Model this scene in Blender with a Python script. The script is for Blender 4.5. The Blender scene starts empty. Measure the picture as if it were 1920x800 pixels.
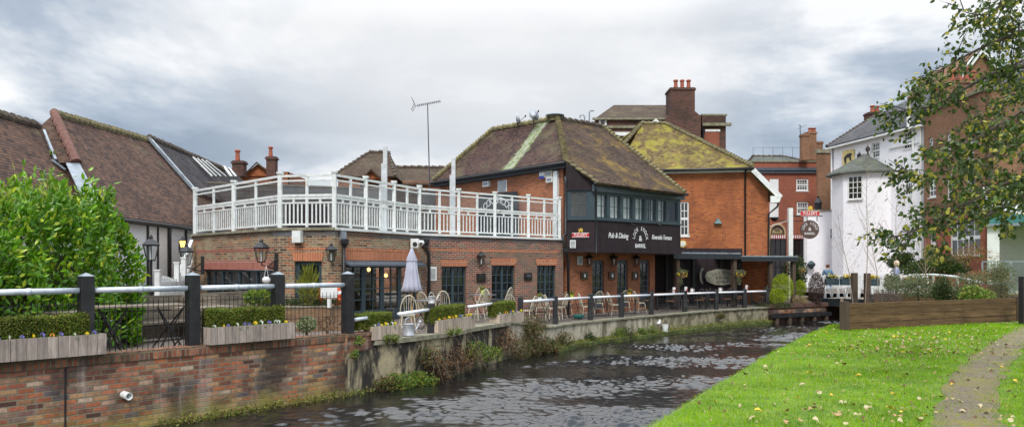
import bpy, math, random
import numpy as np
from mathutils import Vector, Matrix
random.seed(7); RNG = np.random.default_rng(7)
S = bpy.context.scene; COL = S.collection
R = math.radians
# ---------------------------------------------------------------- camera, world, sun, exposure
F_PX, YH, EYE = 1400.0, 500.0, 1.65
cd = bpy.data.cameras.new('camera'); cam = bpy.data.objects.new('camera', cd); COL.objects.link(cam)
cam.location = (0, 0, EYE); cam.rotation_euler = (R(90), 0, 0)
cd.sensor_width = 36; cd.lens = F_PX/1920*36; cd.shift_y = (YH-400)/1920; cd.clip_end = 3000; cd.clip_start = .1
S.camera = cam
SUN_EL, SUN_AZ = R(48), R(188)          # azimuth clockwise from +Y: behind the camera, to the right
wd = bpy.data.worlds.new('World'); S.world = wd; wd.use_nodes = True
def build_world():
    nt = wd.node_tree; nt.nodes.clear(); N = nt.nodes.new; L = nt.links.new
    out = N('ShaderNodeOutputWorld'); bg = N('ShaderNodeBackground'); bg.inputs[1].default_value = .1
    sky = N('ShaderNodeTexSky'); sky.sky_type = 'NISHITA'; sky.sun_disc = False
    sky.sun_elevation = SUN_EL; sky.sun_rotation = SUN_AZ
    tc = N('ShaderNodeTexCoord'); sep = N('ShaderNodeSeparateXYZ'); L(tc.outputs['Generated'], sep.inputs[0])
    mx = N('ShaderNodeMath'); mx.operation = 'MAXIMUM'; L(sep.outputs[2], mx.inputs[0]); mx.inputs[1].default_value = 0
    ad = N('ShaderNodeMath'); ad.operation = 'ADD'; L(mx.outputs[0], ad.inputs[0]); ad.inputs[1].default_value = .22
    com = N('ShaderNodeCombineXYZ')
    for i in (0, 1):
        dv = N('ShaderNodeMath'); dv.operation = 'DIVIDE'; L(sep.outputs[i], dv.inputs[0]); L(ad.outputs[0], dv.inputs[1]); L(dv.outputs[0], com.inputs[i])
    mp = N('ShaderNodeMapping'); L(com.outputs[0], mp.inputs[0]); mp.inputs['Location'].default_value = (11.5, 6.4, 2.2); mp.inputs['Scale'].default_value = (1, 1.0, 1)
    n1 = N('ShaderNodeTexNoise'); n1.inputs['Scale'].default_value = .95; n1.inputs['Detail'].default_value = 6; n1.inputs['Roughness'].default_value = .58; n1.inputs['Distortion'].default_value = .25
    L(mp.outputs[0], n1.inputs[0])
    rp = N('ShaderNodeValToRGB'); L(n1.outputs[0], rp.inputs[0])
    e = rp.color_ramp.elements
    e[0].position = .38; e[0].color = (.33, .41, .52, 1)
    e[1].position = .59; e[1].color = (1.12, 1.13, 1.14, 1)
    m = e.new(.48); m.color = (.53, .61, .72, 1)
    # a broad bright patch where the sun stands behind the cloud ahead
    dot = N('ShaderNodeVectorMath'); dot.operation = 'DOT_PRODUCT'; L(tc.outputs['Generated'], dot.inputs[0])
    v = Vector((-.03, 1, .52)).normalized(); dot.inputs[1].default_value = v
    mr = N('ShaderNodeMapRange'); mr.interpolation_type = 'SMOOTHERSTEP'; L(dot.outputs['Value'], mr.inputs[0])
    mr.inputs[1].default_value = .86; mr.inputs[2].default_value = 1.0; mr.inputs[3].default_value = 0; mr.inputs[4].default_value = .85
    mg = N('ShaderNodeMix'); mg.data_type = 'RGBA'; L(mr.outputs[0], mg.inputs[0]); L(rp.outputs[0], mg.inputs[6]); mg.inputs[7].default_value = (1.0, 1.0, 1.0, 1)
    # thicker light overhead, as under any overcast
    zr = N('ShaderNodeMapRange'); L(sep.outputs[2], zr.inputs[0]); zr.inputs[1].default_value = .3; zr.inputs[2].default_value = .9
    zr.inputs[3].default_value = 6.0; zr.inputs[4].default_value = 21
    sc = N('ShaderNodeVectorMath'); sc.operation = 'SCALE'; L(mg.outputs[2], sc.inputs[0]); L(zr.outputs[0], sc.inputs['Scale'])
    mi = N('ShaderNodeMix'); mi.data_type = 'RGBA'; mi.inputs[0].default_value = .93
    L(sky.outputs[0], mi.inputs[6]); L(sc.outputs[0], mi.inputs[7])
    L(mi.outputs[2], bg.inputs[0]); L(bg.outputs[0], out.inputs[0])
build_world()
sd = bpy.data.lights.new('sun', 'SUN'); sd.energy = 1.5; sd.angle = R(14); sd.color = (1, .95, .88)
so = bpy.data.objects.new('sun', sd); COL.objects.link(so)
sv = Vector((math.sin(SUN_AZ)*math.cos(SUN_EL), math.cos(SUN_AZ)*math.cos(SUN_EL), math.sin(SUN_EL)))
so.rotation_euler = sv.to_track_quat('Z', 'Y').to_euler(); so.location = (0, -5, 30)
S.view_settings.view_transform = 'Standard'; S.view_settings.look = 'None'; S.view_settings.exposure = 0.62; S.view_settings.gamma = 1
S.render.engine = 'CYCLES'; S.cycles.use_denoising = True; S.cycles.max_bounces = 6; S.cycles.transparent_max_bounces = 8
S.cycles.sample_clamp_indirect = 6

# ---------------------------------------------------------------- geometry of the view -> real places
def P(px, py, D): return Vector(((px-960)/F_PX*D, D, EYE+(YH-py)/F_PX*D))
def G(px, py, z):
    D = (EYE-z)*F_PX/(py-YH); return P(px, py, D)
def XY(px, D): return Vector(((px-960)/F_PX*D, D, 0))
def on_plane(px, py, a, n):
    o = Vector((0, 0, EYE)); d = P(px, py, 1.0)-o
    return o + d*((a-o).dot(n)/d.dot(n))
class Fac:
    "a vertical wall line from a to b (left to right as seen); u runs along, d outwards, z up"
    def __init__(s, a, b):
        s.a = Vector((a[0], a[1], 0)); s.b = Vector((b[0], b[1], 0)); s.t = (s.b-s.a).normalized(); s.L = (s.b-s.a).length
        s.n = Vector((s.t.y, -s.t.x, 0))
    def w(s, u, d, z): return s.a+s.t*u+s.n*d+Vector((0, 0, z))
    def at(s, px, py=YH):
        r = on_plane(px, py, s.a, s.n); return ((r-s.a).dot(s.t), r.z)
    def off(s, d): return Fac(s.w(0, d, 0), s.w(s.L, d, 0))

# ---------------------------------------------------------------- materials
def nodes(name):
    m = bpy.data.materials.new(name); m.use_nodes = True; nt = m.node_tree
    b = nt.nodes['Principled BSDF']; return m, nt, b, nt.nodes.new, nt.links.new
def c4(c): return (c[0], c[1], c[2], 1)
def noise(N, L, vec, scale, detail=4, rough=.55, dist=0):
    n = N('ShaderNodeTexNoise'); n.inputs['Scale'].default_value = scale; n.inputs['Detail'].default_value = detail
    n.inputs['Roughness'].default_value = rough; n.inputs['Distortion'].default_value = dist
    if vec is not None: L(vec, n.inputs['Vector'])
    return n.outputs[0]
def rng(N, L, v, a, b, c=0., d=1.):
    r = N('ShaderNodeMapRange'); r.interpolation_type = 'SMOOTHSTEP'; L(v, r.inputs[0])
    for i, q in enumerate((a, b, c, d)): r.inputs[i+1].default_value = q
    return r.outputs[0]
def mixc(N, L, f, a, b, mode='MIX'):
    m = N('ShaderNodeMix'); m.data_type = 'RGBA'; m.blend_type = mode
    for i, q in ((0, f), (6, a), (7, b)):
        if isinstance(q, (int, float)): m.inputs[i].default_value = q
        elif isinstance(q, tuple): m.inputs[i].default_value = c4(q)
        else: L(q, m.inputs[i])
    return m.outputs[2]
def bump(N, L, h, b, strength=.4, dist=.01):
    n = N('ShaderNodeBump'); n.inputs['Strength'].default_value = strength; n.inputs['Distance'].default_value = dist
    L(h, n.inputs['Height']); L(n.outputs[0], b.inputs['Normal']); return n
def pos(N): return N('ShaderNodeNewGeometry').outputs['Position']
def mulv(N, L, vec, v):
    m = N('ShaderNodeVectorMath'); m.operation = 'MULTIPLY'; L(vec, m.inputs[0]); m.inputs[1].default_value = v; return m.outputs[0]
MATS = {}
def plain(name, col, rough=.7, metal=0., var=.35, scale=6., spec=.5, bmp=.15, dirt=None, obj=True):
    if name in MATS: return MATS[name]
    m, nt, b, N, L = nodes(name)
    vec = N('ShaderNodeTexCoord').outputs['Object'] if obj else pos(N)
    v = rng(N, L, noise(N, L, vec, scale, 6, .65), .25, .75)
    lo = tuple(c*(1-var) for c in col); hi = tuple(min(1, c*(1+var*.7)) for c in col)
    c = mixc(N, L, v, lo, hi)
    if dirt:
        f = rng(N, L, noise(N, L, vec, scale*.35, 8, .7), .5, .72, 0, dirt[1]); c = mixc(N, L, f, c, dirt[0])
    L(c, b.inputs['Base Color']); b.inputs['Roughness'].default_value = rough; b.inputs['Metallic'].default_value = metal
    b.inputs['Specular IOR Level'].default_value = spec
    if bmp: bump(N, L, noise(N, L, vec, scale*6, 4), b, bmp, .01)
    MATS[name] = m; return m
def brick(name, cols, mortar=(.33, .29, .25), w=.225, h=.075, stain=((.05, .045, .035), .5), scale=.35, gap=.009, extra=None, hi=.62, rough=.9, streak=None):
    if name in MATS: return MATS[name]
    m, nt, b, N, L = nodes(name)
    uv = N('ShaderNodeTexCoord').outputs['UV']
    br = N('ShaderNodeTexBrick'); L(uv, br.inputs['Vector'])
    br.inputs['Color1'].default_value = (0, 0, 0, 1); br.inputs['Color2'].default_value = (1, 1, 1, 1); br.inputs['Mortar'].default_value = (.5, .5, .5, 1)
    br.inputs['Scale'].default_value = 1; br.inputs['Mortar Size'].default_value = gap; br.inputs['Mortar Smooth'].default_value = .3
    br.inputs['Brick Width'].default_value = w; br.inputs['Row Height'].default_value = h; br.inputs['Bias'].default_value = 0
    rp = N('ShaderNodeValToRGB'); rp.color_ramp.interpolation = 'LINEAR'; L(br.outputs['Color'], rp.inputs[0])
    e = rp.color_ramp.elements
    n = len(cols)
    e[0].color = c4(cols[0]); e[0].position = 0; e[1].color = c4(cols[-1]); e[1].position = 1
    for i in range(1, n-1): q = e.new(i/(n-1)); q.color = c4(cols[i])
    c = mixc(N, L, rng(N, L, noise(N, L, uv, 14, 5, .7), .3, .7, 0, .45), rp.outputs[0], tuple(x*.45 for x in cols[0]))
    c = mixc(N, L, br.outputs['Fac'], c, mortar)
    f = rng(N, L, noise(N, L, mulv(N, L, uv, (1, .7, 1)), scale, 8, .68, .5), .45, hi, 0, stain[1])
    c = mixc(N, L, f, c, stain[0])
    if streak:
        f = rng(N, L, noise(N, L, mulv(N, L, uv, (2.2, .25, 1)), .9, 7, .7), .52, .68, 0, streak[1]); c = mixc(N, L, f, c, streak[0])
    if extra: c = extra(N, L, uv, c)
    L(c, b.inputs['Base Color']); b.inputs['Roughness'].default_value = rough; b.inputs['Specular IOR Level'].default_value = .25
    inv = N('ShaderNodeMath'); inv.operation = 'SUBTRACT'; inv.inputs[0].default_value = 1; L(br.outputs['Fac'], inv.inputs[1])
    ad = N('ShaderNodeMath'); ad.operation = 'ADD'; L(inv.outputs[0], ad.inputs[0]); L(noise(N, L, uv, 30, 4), ad.inputs[1])
    bump(N, L, ad.outputs[0], b, .6, .012)
    MATS[name] = m; return m
def algae(zlo, zhi, col, amt=.8, sc=1.3):
    def f(N, L, uv, c):
        sp = N('ShaderNodeSeparateXYZ'); L(pos(N), sp.inputs[0])
        n = noise(N, L, pos(N), sc, 7, .7)
        ad = N('ShaderNodeMath'); ad.operation = 'MULTIPLY_ADD'; L(n, ad.inputs[0]); ad.inputs[1].default_value = (zhi-zlo)*1.6; L(sp.outputs[2], ad.inputs[2])
        return mixc(N, L, rng(N, L, ad.outputs[0], zlo+(zhi-zlo)*.5, zlo+(zhi-zlo)*1.4, amt, 0), c, col)
    return f
def tiles(name, cols, moss=(.2, .19, .03), moss_amt=.4, moss_lo=.5, moss_hi=.62, w=.17, h=.105, moss2=None, scale=.5, streak=None, b_str=1.0):
    if name in MATS: return MATS[name]
    m, nt, b, N, L = nodes(name)
    uv = N('ShaderNodeTexCoord').outputs['UV']
    br = N('ShaderNodeTexBrick'); L(uv, br.inputs['Vector'])
    br.inputs['Color1'].default_value = (0, 0, 0, 1); br.inputs['Color2'].default_value = (1, 1, 1, 1); br.inputs['Mortar'].default_value = (0, 0, 0, 1)
    br.inputs['Scale'].default_value = 1; br.inputs['Mortar Size'].default_value = .006; br.inputs['Brick Width'].default_value = w; br.inputs['Row Height'].default_value = h
    rp = N('ShaderNodeValToRGB'); L(br.outputs['Color'], rp.inputs[0]); e = rp.color_ramp.elements
    e[0].color = c4(cols[0]); e[1].color = c4(cols[-1])
    for i in range(1, len(cols)-1): q = e.new(i/(len(cols)-1)); q.color = c4(cols[i])
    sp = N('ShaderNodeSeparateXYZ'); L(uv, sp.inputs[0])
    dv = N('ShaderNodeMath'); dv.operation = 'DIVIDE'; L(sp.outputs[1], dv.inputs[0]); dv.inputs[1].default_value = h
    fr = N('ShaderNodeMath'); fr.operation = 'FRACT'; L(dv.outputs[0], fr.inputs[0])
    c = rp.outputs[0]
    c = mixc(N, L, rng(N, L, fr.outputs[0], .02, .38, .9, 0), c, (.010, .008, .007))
    c = mixc(N, L, rng(N, L, noise(N, L, mulv(N, L, uv, (1, .5, 1)), 1.1, 8, .7), .4, .65, 0, .5), c, tuple(x*.45 for x in cols[0]))
    f = rng(N, L, noise(N, L, uv, scale, 9, .72, .4), moss_lo, moss_hi, 0, moss_amt); c = mixc(N, L, f, c, moss)
    if moss2: c = mixc(N, L, rng(N, L, noise(N, L, mulv(N, L, uv, (1.3, 1, 1)), 2.3, 8, .75), moss2[2], moss2[2]+.1, 0, moss2[1]), c, moss2[0])
    if streak: c = streak(N, L, uv, c)
    # odd bright tiles and lichen spots
    c = mixc(N, L, rng(N, L, noise(N, L, uv, 7, 2, .5), .72, .76, 0, .7), c, (.4, .17, .09))
    L(c, b.inputs['Base Color']); b.inputs['Roughness'].default_value = .92; b.inputs['Specular IOR Level'].default_value = .2
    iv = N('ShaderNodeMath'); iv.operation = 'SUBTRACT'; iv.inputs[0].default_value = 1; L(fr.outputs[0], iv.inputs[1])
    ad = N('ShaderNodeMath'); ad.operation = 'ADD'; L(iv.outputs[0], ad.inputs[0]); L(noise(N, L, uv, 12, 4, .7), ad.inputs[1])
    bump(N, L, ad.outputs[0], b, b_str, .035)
    MATS[name] = m; return m
def render_wall(name, col, dark=(.06, .055, .05), amt=.8, lo=.42, hi=.6, extra=None):
    if name in MATS: return MATS[name]
    m, nt, b, N, L = nodes(name); uv = N('ShaderNodeTexCoord').outputs['UV']
    c = mixc(N, L, rng(N, L, noise(N, L, uv, 3, 8, .7), .3, .7), tuple(x*(.93 if col[0] > .8 else .7) for x in col), col)
    c = mixc(N, L, rng(N, L, noise(N, L, mulv(N, L, uv, (1.2, .35, 1)), 1.1, 9, .72, .6), lo, hi, 0, amt), c, dark)
    if extra: c = extra(N, L, uv, c)
    L(c, b.inputs['Base Color']); b.inputs['Roughness'].default_value = .95; b.inputs['Specular IOR Level'].default_value = .2
    bump(N, L, noise(N, L, uv, 9, 9, .7), b, .15 if col[0] > .8 else .7, .03)
    MATS[name] = m; return m
def wood(name, col, var=.5, grain=(9, .8), rough=.85, planks=None):
    if name in MATS: return MATS[name]
    m, nt, b, N, L = nodes(name); uv = N('ShaderNodeTexCoord').outputs['UV']
    v = rng(N, L, noise(N, L, mulv(N, L, uv, (grain[0], grain[1], 1)), 2.2, 8, .7), .25, .75)
    c = mixc(N, L, v, tuple(x*(1-var) for x in col), tuple(min(1, x*(1+var*.6)) for x in col))
    c = mixc(N, L, rng(N, L, noise(N, L, uv, 1.7, 6, .65), .48, .68, 0, .6), c, tuple(x*.35 for x in col))
    if planks:
        sp = N('ShaderNodeSeparateXYZ'); L(uv, sp.inputs[0])
        dv = N('ShaderNodeMath'); dv.operation = 'DIVIDE'; L(sp.outputs[planks[0]], dv.inputs[0]); dv.inputs[1].default_value = planks[1]
        fl = N('ShaderNodeMath'); fl.operation = 'FLOOR'; L(dv.outputs[0], fl.inputs[0])
        wn = N('ShaderNodeTexWhiteNoise'); wn.noise_dimensions = '1D'; L(fl.outputs[0], wn.inputs['W'])
        c = mixc(N, L, rng(N, L, wn.outputs[0], 0, 1, 0, .45), c, tuple(x*.4 for x in col))
        fr = N('ShaderNodeMath'); fr.operation = 'FRACT'; L(dv.outputs[0], fr.inputs[0])
        g = rng(N, L, fr.outputs[0], 0, .07, 1, 0); c = mixc(N, L, g, c, (.01, .01, .01))
        iv = N('ShaderNodeMath'); iv.operation = 'SUBTRACT'; L(v, iv.inputs[0]); L(g, iv.inputs[1]); bump(N, L, iv.outputs[0], b, .6, .012)
    else: bump(N, L, v, b, .3, .006)
    L(c, b.inputs['Base Color']); b.inputs['Roughness'].default_value = rough; b.inputs['Specular IOR Level'].default_value = .3
    MATS[name] = m; return m
def leafmat(name, c1, c2, c3=None, sc=3., trans=.35, rough=.45, rnd=True, amt3=.3):
    if name in MATS: return MATS[name]
    m, nt, b, N, L = nodes(name)
    g = N('ShaderNodeNewGeometry')
    v = g.outputs['Random Per Island'] if rnd else rng(N, L, noise(N, L, g.outputs['Position'], 12, 3), .3, .7)
    c = mixc(N, L, v, c1, c2)
    n = rng(N, L, noise(N, L, g.outputs['Position'], sc, 5, .6), .4, .62, 0, .7)
    c = mixc(N, L, n, c, tuple(x*.6 for x in c1))
    if c3:
        wn = N('ShaderNodeTexWhiteNoise'); wn.noise_dimensions = '1D'; L(g.outputs['Random Per Island'], wn.inputs['W'])
        mm = N('ShaderNodeMath'); mm.operation = 'LESS_THAN'; L(wn.outputs[0], mm.inputs[0]); mm.inputs[1].default_value = amt3
        c = mixc(N, L, mm.outputs[0], c, c3)
    L(c, b.inputs['Base Color']); b.inputs['Roughness'].default_value = rough; b.inputs['Specular IOR Level'].default_value = .4
    tr = N('ShaderNodeBsdfTranslucent'); L(c, tr.inputs[0]); mx = N('ShaderNodeMixShader'); mx.inputs[0].default_value = trans
    L(b.outputs[0], mx.inputs[1]); L(tr.outputs[0], mx.inputs[2]); L(mx.outputs[0], nt.nodes['Material Output'].inputs[0])
    MATS[name] = m; return m
def glass_clear():
    if 'clear_glass' in MATS: return MATS['clear_glass']
    m, nt, b, N, L = nodes('clear_glass')
    t = N('ShaderNodeBsdfTransparent'); t.inputs[0].default_value = (.9, .92, .92, 1); gl = N('ShaderNodeBsdfGlossy'); gl.inputs['Roughness'].default_value = .03
    fr = N('ShaderNodeLayerWeight'); fr.inputs[0].default_value = .5
    pw = N('ShaderNodeMath'); pw.operation = 'POWER'; L(fr.outputs['Facing'], pw.inputs[0]); pw.inputs[1].default_value = 3
    ad = N('ShaderNodeMath'); ad.operation = 'MULTIPLY_ADD'; L(pw.outputs[0], ad.inputs[0]); ad.inputs[1].default_value = .4; ad.inputs[2].default_value = .05
    mx = N('ShaderNodeMixShader'); L(ad.outputs[0], mx.inputs[0]); L(t.outputs[0], mx.inputs[1]); L(gl.outputs[0], mx.inputs[2]); L(mx.outputs[0], nt.nodes['Material Output'].inputs[0])
    MATS['clear_glass'] = m; return m
def emit(name, col, s):
    if name in MATS: return MATS[name]
    m, nt, b, N, L = nodes(name); b.inputs['Base Color'].default_value = c4(col); b.inputs['Emission Color'].default_value = c4(col); b.inputs['Emission Strength'].default_value = s
    MATS[name] = m; return m

# ---------------------------------------------------------------- mesh building
def tag(o, label=None, cat=None, group=None, kind=None):
    for k, v in (('label', label), ('category', cat), ('group', group), ('kind', kind)):
        if v: o[k] = v
    return o
def empty(name, loc, label=None, cat=None, group=None, rz=0):
    o = bpy.data.objects.new(name, None); COL.objects.link(o); o.location = loc; o.rotation_euler = (0, 0, rz); o.empty_display_size = .2
    return tag(o, label, cat, group)
def root_loc(p):
    while p is not None and p.parent is not None: p = p.parent
    return Vector(p.location) if p is not None else Vector((0, 0, 0))
def add_uv(me):
    uv = me.uv_layers.new(name='uv'); n = len(me.loops)
    co = np.empty(len(me.vertices)*3); me.vertices.foreach_get('co', co); co = co.reshape(-1, 3)
    nr = np.empty(len(me.polygons)*3); me.polygons.foreach_get('normal', nr); nr = nr.reshape(-1, 3)
    lt = np.empty(len(me.polygons), int); me.polygons.foreach_get('loop_total', lt)
    vi = np.empty(n, int); me.loops.foreach_get('vertex_index', vi)
    N = np.repeat(nr, lt, 0); p = co[vi]
    flat = np.abs(N[:, 2]) > .985
    t = np.stack([-N[:, 1], N[:, 0], np.zeros(n)], 1); ln = np.linalg.norm(t, axis=1); ln[ln < 1e-6] = 1; t /= ln[:, None]
    t[flat] = (1, 0, 0); bb = np.cross(N, t); bb[flat] = (0, 1, 0)
    out = np.stack([(p*t).sum(1), (p*bb).sum(1)], 1); uv.data.foreach_set('uv', out.ravel())
class MB:
    def __init__(s, fr=None): s.v = []; s.f = []; s.fr = fr
    def add(s, vs, fs):
        k = len(s.v); s.v += [Vector(s.fr(*p)) if s.fr else Vector(p) for p in vs]; s.f += [tuple(i+k for i in (reversed(f) if s.fr else f)) for f in fs]; return s
    def poly(s, vs): return s.add(vs, [tuple(range(len(vs)))])
    def box(s, x0, x1, y0, y1, z0, z1):
        return s.add([(x0, y0, z0), (x1, y0, z0), (x1, y1, z0), (x0, y1, z0), (x0, y0, z1), (x1, y0, z1), (x1, y1, z1), (x0, y1, z1)],
                     [(0, 3, 2, 1), (4, 5, 6, 7), (0, 1, 5, 4), (1, 2, 6, 5), (2, 3, 7, 6), (3, 0, 4, 7)])
    def prism(s, poly, vec):
        n = len(poly); vec = Vector(vec); a = [Vector(p) for p in poly]
        k = len(s.v); s.v += a+[p+vec for p in a]
        s.f += [tuple(k+i for i in range(n)), tuple(k+n+i for i in reversed(range(n)))] + [(k+i, k+n+i, k+n+(i+1) % n, k+(i+1) % n) for i in range(n)]
        return s
    def beam(s, a, b, w, h=None, up=(0, 0, 1)):
        a = Vector(a); b = Vector(b); h = h or w; d = (b-a).normalized(); up = Vector(up)
        if abs(d.dot(up)) > .98: up = Vector((0, 1, 0))
        x = d.cross(up).normalized()*w/2; y = x.cross(d).normalized()*h/2
        k = len(s.v); s.v += [a-x-y, a+x-y, a+x+y, a-x+y, b-x-y, b+x-y, b+x+y, b-x+y]
        s.f += [tuple(k+i for i in f) for f in [(0, 1, 2, 3), (7, 6, 5, 4), (0, 4, 5, 1), (1, 5, 6, 2), (2, 6, 7, 3), (3, 7, 4, 0)]]; return s
    def tube(s, pts, r, n=8, cap=True):
        pts = [Vector(p) for p in pts]; m = len(pts); rs = r if isinstance(r, (list, tuple)) else [r]*m
        k = len(s.v); prev = None
        for i, p in enumerate(pts):
            d = (pts[min(i+1, m-1)]-pts[max(i-1, 0)]).normalized()
            if prev is None: x = d.orthogonal().normalized()
            else: x = (prev-d*prev.dot(d)).normalized()
            prev = x; y = d.cross(x)
            for j in range(n):
                a = 2*math.pi*j/n; s.v.append(p+(x*math.cos(a)+y*math.sin(a))*rs[i])
        for i in range(m-1):
            for j in range(n): s.f.append((k+i*n+j, k+i*n+(j+1) % n, k+(i+1)*n+(j+1) % n, k+(i+1)*n+j))
        if cap: s.f += [tuple(k+j for j in reversed(range(n))), tuple(k+(m-1)*n+j for j in range(n))]
        return s
    def lathe(s, c, prof, n=12, sx=1, rot=0):
        c = Vector(c); k = len(s.v)
        for r, z in prof:
            for j in range(n): a = 2*math.pi*j/n+rot; s.v.append(c+Vector((r*math.cos(a)*sx, r*math.sin(a), z)))
        for i in range(len(prof)-1):
            for j in range(n): s.f.append((k+i*n+j, k+i*n+(j+1) % n, k+(i+1)*n+(j+1) % n, k+(i+1)*n+j))
        s.f += [tuple(k+j for j in reversed(range(n))), tuple(k+(len(prof)-1)*n+j for j in range(n))]; return s
    def build(s, name, mat, parent=None, smooth=False, label=None, bevel=0, uv=True):
        me = bpy.data.meshes.new(name); o0 = root_loc(parent)
        me.from_pydata([tuple(p-o0) for p in s.v], [], s.f); me.update()
        if uv: 
            add_uv(me)
        me.materials.append(mat); o = bpy.data.objects.new(name, me); COL.objects.link(o)
        if parent is not None: o.parent = parent
        if smooth: me.polygons.foreach_set('use_smooth', [True]*len(me.polygons))
        if bevel:
            b = o.modifiers.new('bevel', 'BEVEL'); b.width = bevel; b.segments = 2; b.limit_method = 'ANGLE'
        if label: o['label'] = label
        return o
def copy_tree(o, parent=None):
    c = o.copy(); COL.objects.link(c)
    if parent is not None: c.parent = parent; c.matrix_parent_inverse = o.matrix_parent_inverse
    for ch in list(o.children): copy_tree(ch, c)
    return c
def np_mesh(name, verts, faces, mat, parent=None, smooth=False):
    me = bpy.data.meshes.new(name); verts = np.asarray(verts, float) - np.array(root_loc(parent)); faces = np.asarray(faces, np.int32)
    me.vertices.add(len(verts)); me.vertices.foreach_set('co', verts.ravel())
    k = faces.shape[1]; me.loops.add(faces.size); me.loops.foreach_set('vertex_index', faces.ravel())
    me.polygons.add(len(faces)); me.polygons.foreach_set('loop_start', np.arange(0, faces.size, k, dtype=np.int32)); me.update(calc_edges=True)
    if smooth: me.polygons.foreach_set('use_smooth', np.ones(len(faces), bool))
    me.materials.append(mat); o = bpy.data.objects.new(name, me); COL.objects.link(o)
    if parent is not None: o.parent = parent
    return o
def unit(v): return v/np.maximum(np.linalg.norm(v, axis=1), 1e-9)[:, None]
def leaves(pts, length, width, dirs=None, spread=1.0, droop=.0, fold=.25, rng_=None, face=None):
    "pointed leaves with a folded midrib: 6 vertices, 4 triangles each; returns verts, faces"
    r = rng_ or RNG; n = len(pts)
    d = r.normal(size=(n, 3))*spread
    if dirs is not None: d += dirs
    d[:, 2] -= droop; d = unit(d); t = unit(np.cross(d, r.normal(size=(n, 3)) if face is None else face+r.normal(0, .45, size=(n, 3)))); nm = np.cross(d, t)
    L = (length*r.uniform(.65, 1.25, n))[:, None]; W = (width*r.uniform(.7, 1.2, n))[:, None]
    tip = pts+d*L; up_ = nm*W*fold*.4; q1 = pts+d*L*.26+up_; q2 = pts+d*L*.64+up_; mid = pts+d*L*.46-nm*W*fold
    V = np.stack([pts, q1+t*W*.44, q2+t*W*.42, tip, q2-t*W*.42, q1-t*W*.44, mid], 1).reshape(-1, 3); i = np.arange(n)[:, None]*7
    Fc = np.concatenate([i+np.array([[a, b_, 6]]) for a, b_ in ((0, 1), (1, 2), (2, 3), (3, 4), (4, 5), (5, 0))], 0)
    return V, Fc
def text_mesh(txt, size, extr=.006, font_shear=0, bold=0):
    cu = bpy.data.curves.new('t', 'FONT'); cu.body = txt; cu.size = size; cu.extrude = extr; cu.offset = bold; cu.shear = font_shear
    cu.align_x = 'CENTER'; cu.align_y = 'CENTER'
    o = bpy.data.objects.new('t', cu); COL.objects.link(o); bpy.context.view_layer.update()
    dg = bpy.context.evaluated_depsgraph_get(); me = bpy.data.meshes.new_from_object(o.evaluated_get(dg))
    vs = [v.co.copy() for v in me.vertices]; fs = [tuple(p.vertices) for p in me.polygons]
    bpy.data.objects.remove(o); bpy.data.curves.remove(cu); bpy.data.meshes.remove(me)
    return vs, fs
def put_text(mb, fac, txt, u, z, size, d=.01, wscale=1., rot=0, **k):
    "letters on a wall line: u, z centre, raised d from the wall"
    vs, fs = text_mesh(txt, size, **k); c, s_ = math.cos(rot), math.sin(rot)
    i = len(mb.v)
    for v in vs:
        x = v.x*wscale; X = x*c-v.y*s_; Y = x*s_+v.y*c
        mb.v.append(fac.w(u+X, d+v.z, z+Y))
    mb.f += [tuple(i+j for j in f) for f in fs]
def arc_text(mb, fac, txt, u, z, rad, size, a0, a1, d=.01, **k):
    n = len(txt)
    for j, ch in enumerate(txt):
        if ch == ' ': continue
        a = a0+(a1-a0)*j/(n-1)
        put_text(mb, fac, ch, u+rad*math.sin(a), z+rad*math.cos(a), size, d, rot=-a, **k)
# ---------------------------------------------------------------- material list
M = {}
M['brickA'] = brick('weathered_brown_brick', [(.08, .045, .035), (.26, .11, .06), (.45, .15, .06), (.19, .12, .08), (.50, .32, .17), (.12, .065, .05), (.38, .27, .17)], (.42, .37, .27), stain=((.36, .31, .20), .6), scale=.9)
M['brickA2'] = brick('red_brown_brick', [(.09, .045, .04), (.30, .09, .06), (.42, .13, .075), (.2, .10, .07), (.38, .12, .07), (.13, .07, .055), (.3, .2, .13)], (.40, .35, .29), stain=((.15, .125, .085), .6), scale=.5)
M['brickR'] = brick('river_wall_brick', [(.07, .045, .04), (.42, .14, .07), (.58, .20, .09), (.16, .13, .14), (.60, .34, .16), (.22, .09, .06), (.50, .16, .09), (.62, .46, .33)], (.22, .19, .13), w=.235, h=.085, gap=.012,
                    stain=((.045, .04, .035), .8), scale=.7, extra=lambda N, L, uv, c: algae(-1.07, -.92, (.035, .04, .02), .95, 2.5)(N, L, uv, algae(-1.05, -.3, (.36, .32, .07), .8)(N, L, uv, c)), hi=.62, streak=((.42, .36, .33), .45))
M['brickB'] = brick('orange_red_brick', [(.25, .09, .045), (.44, .14, .06), (.52, .18, .075), (.36, .11, .05)], (.34, .22, .15), stain=((.16, .07, .045), .5), scale=.4)
M['brickC'] = brick('bright_orange_brick', [(.27, .07, .03), (.50, .14, .04), (.60, .185, .05), (.40, .11, .04), (.56, .16, .045)], (.36, .20, .12), w=.225, h=.075, stain=((.22, .075, .035), .6), scale=.7, streak=((.20, .08, .04), .35))
M['brickD'] = brick('dark_chimney_brick', [(.06, .035, .028), (.14, .06, .045), (.20, .08, .055), (.10, .055, .045)], (.16, .12, .1), stain=((.04, .033, .028), .6), scale=.3)
M['brickE'] = brick('deep_red_brick', [(.28, .07, .04), (.42, .11, .06), (.36, .09, .05)], (.34, .2, .14), stain=((.16, .06, .04), .45), scale=.25)
M['brickG'] = brick('brown_georgian_brick', [(.20, .09, .05), (.34, .17, .09), (.27, .12, .065), (.38, .2, .11)], (.3, .22, .15), stain=((.1, .06, .04), .5), scale=.25)
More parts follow.
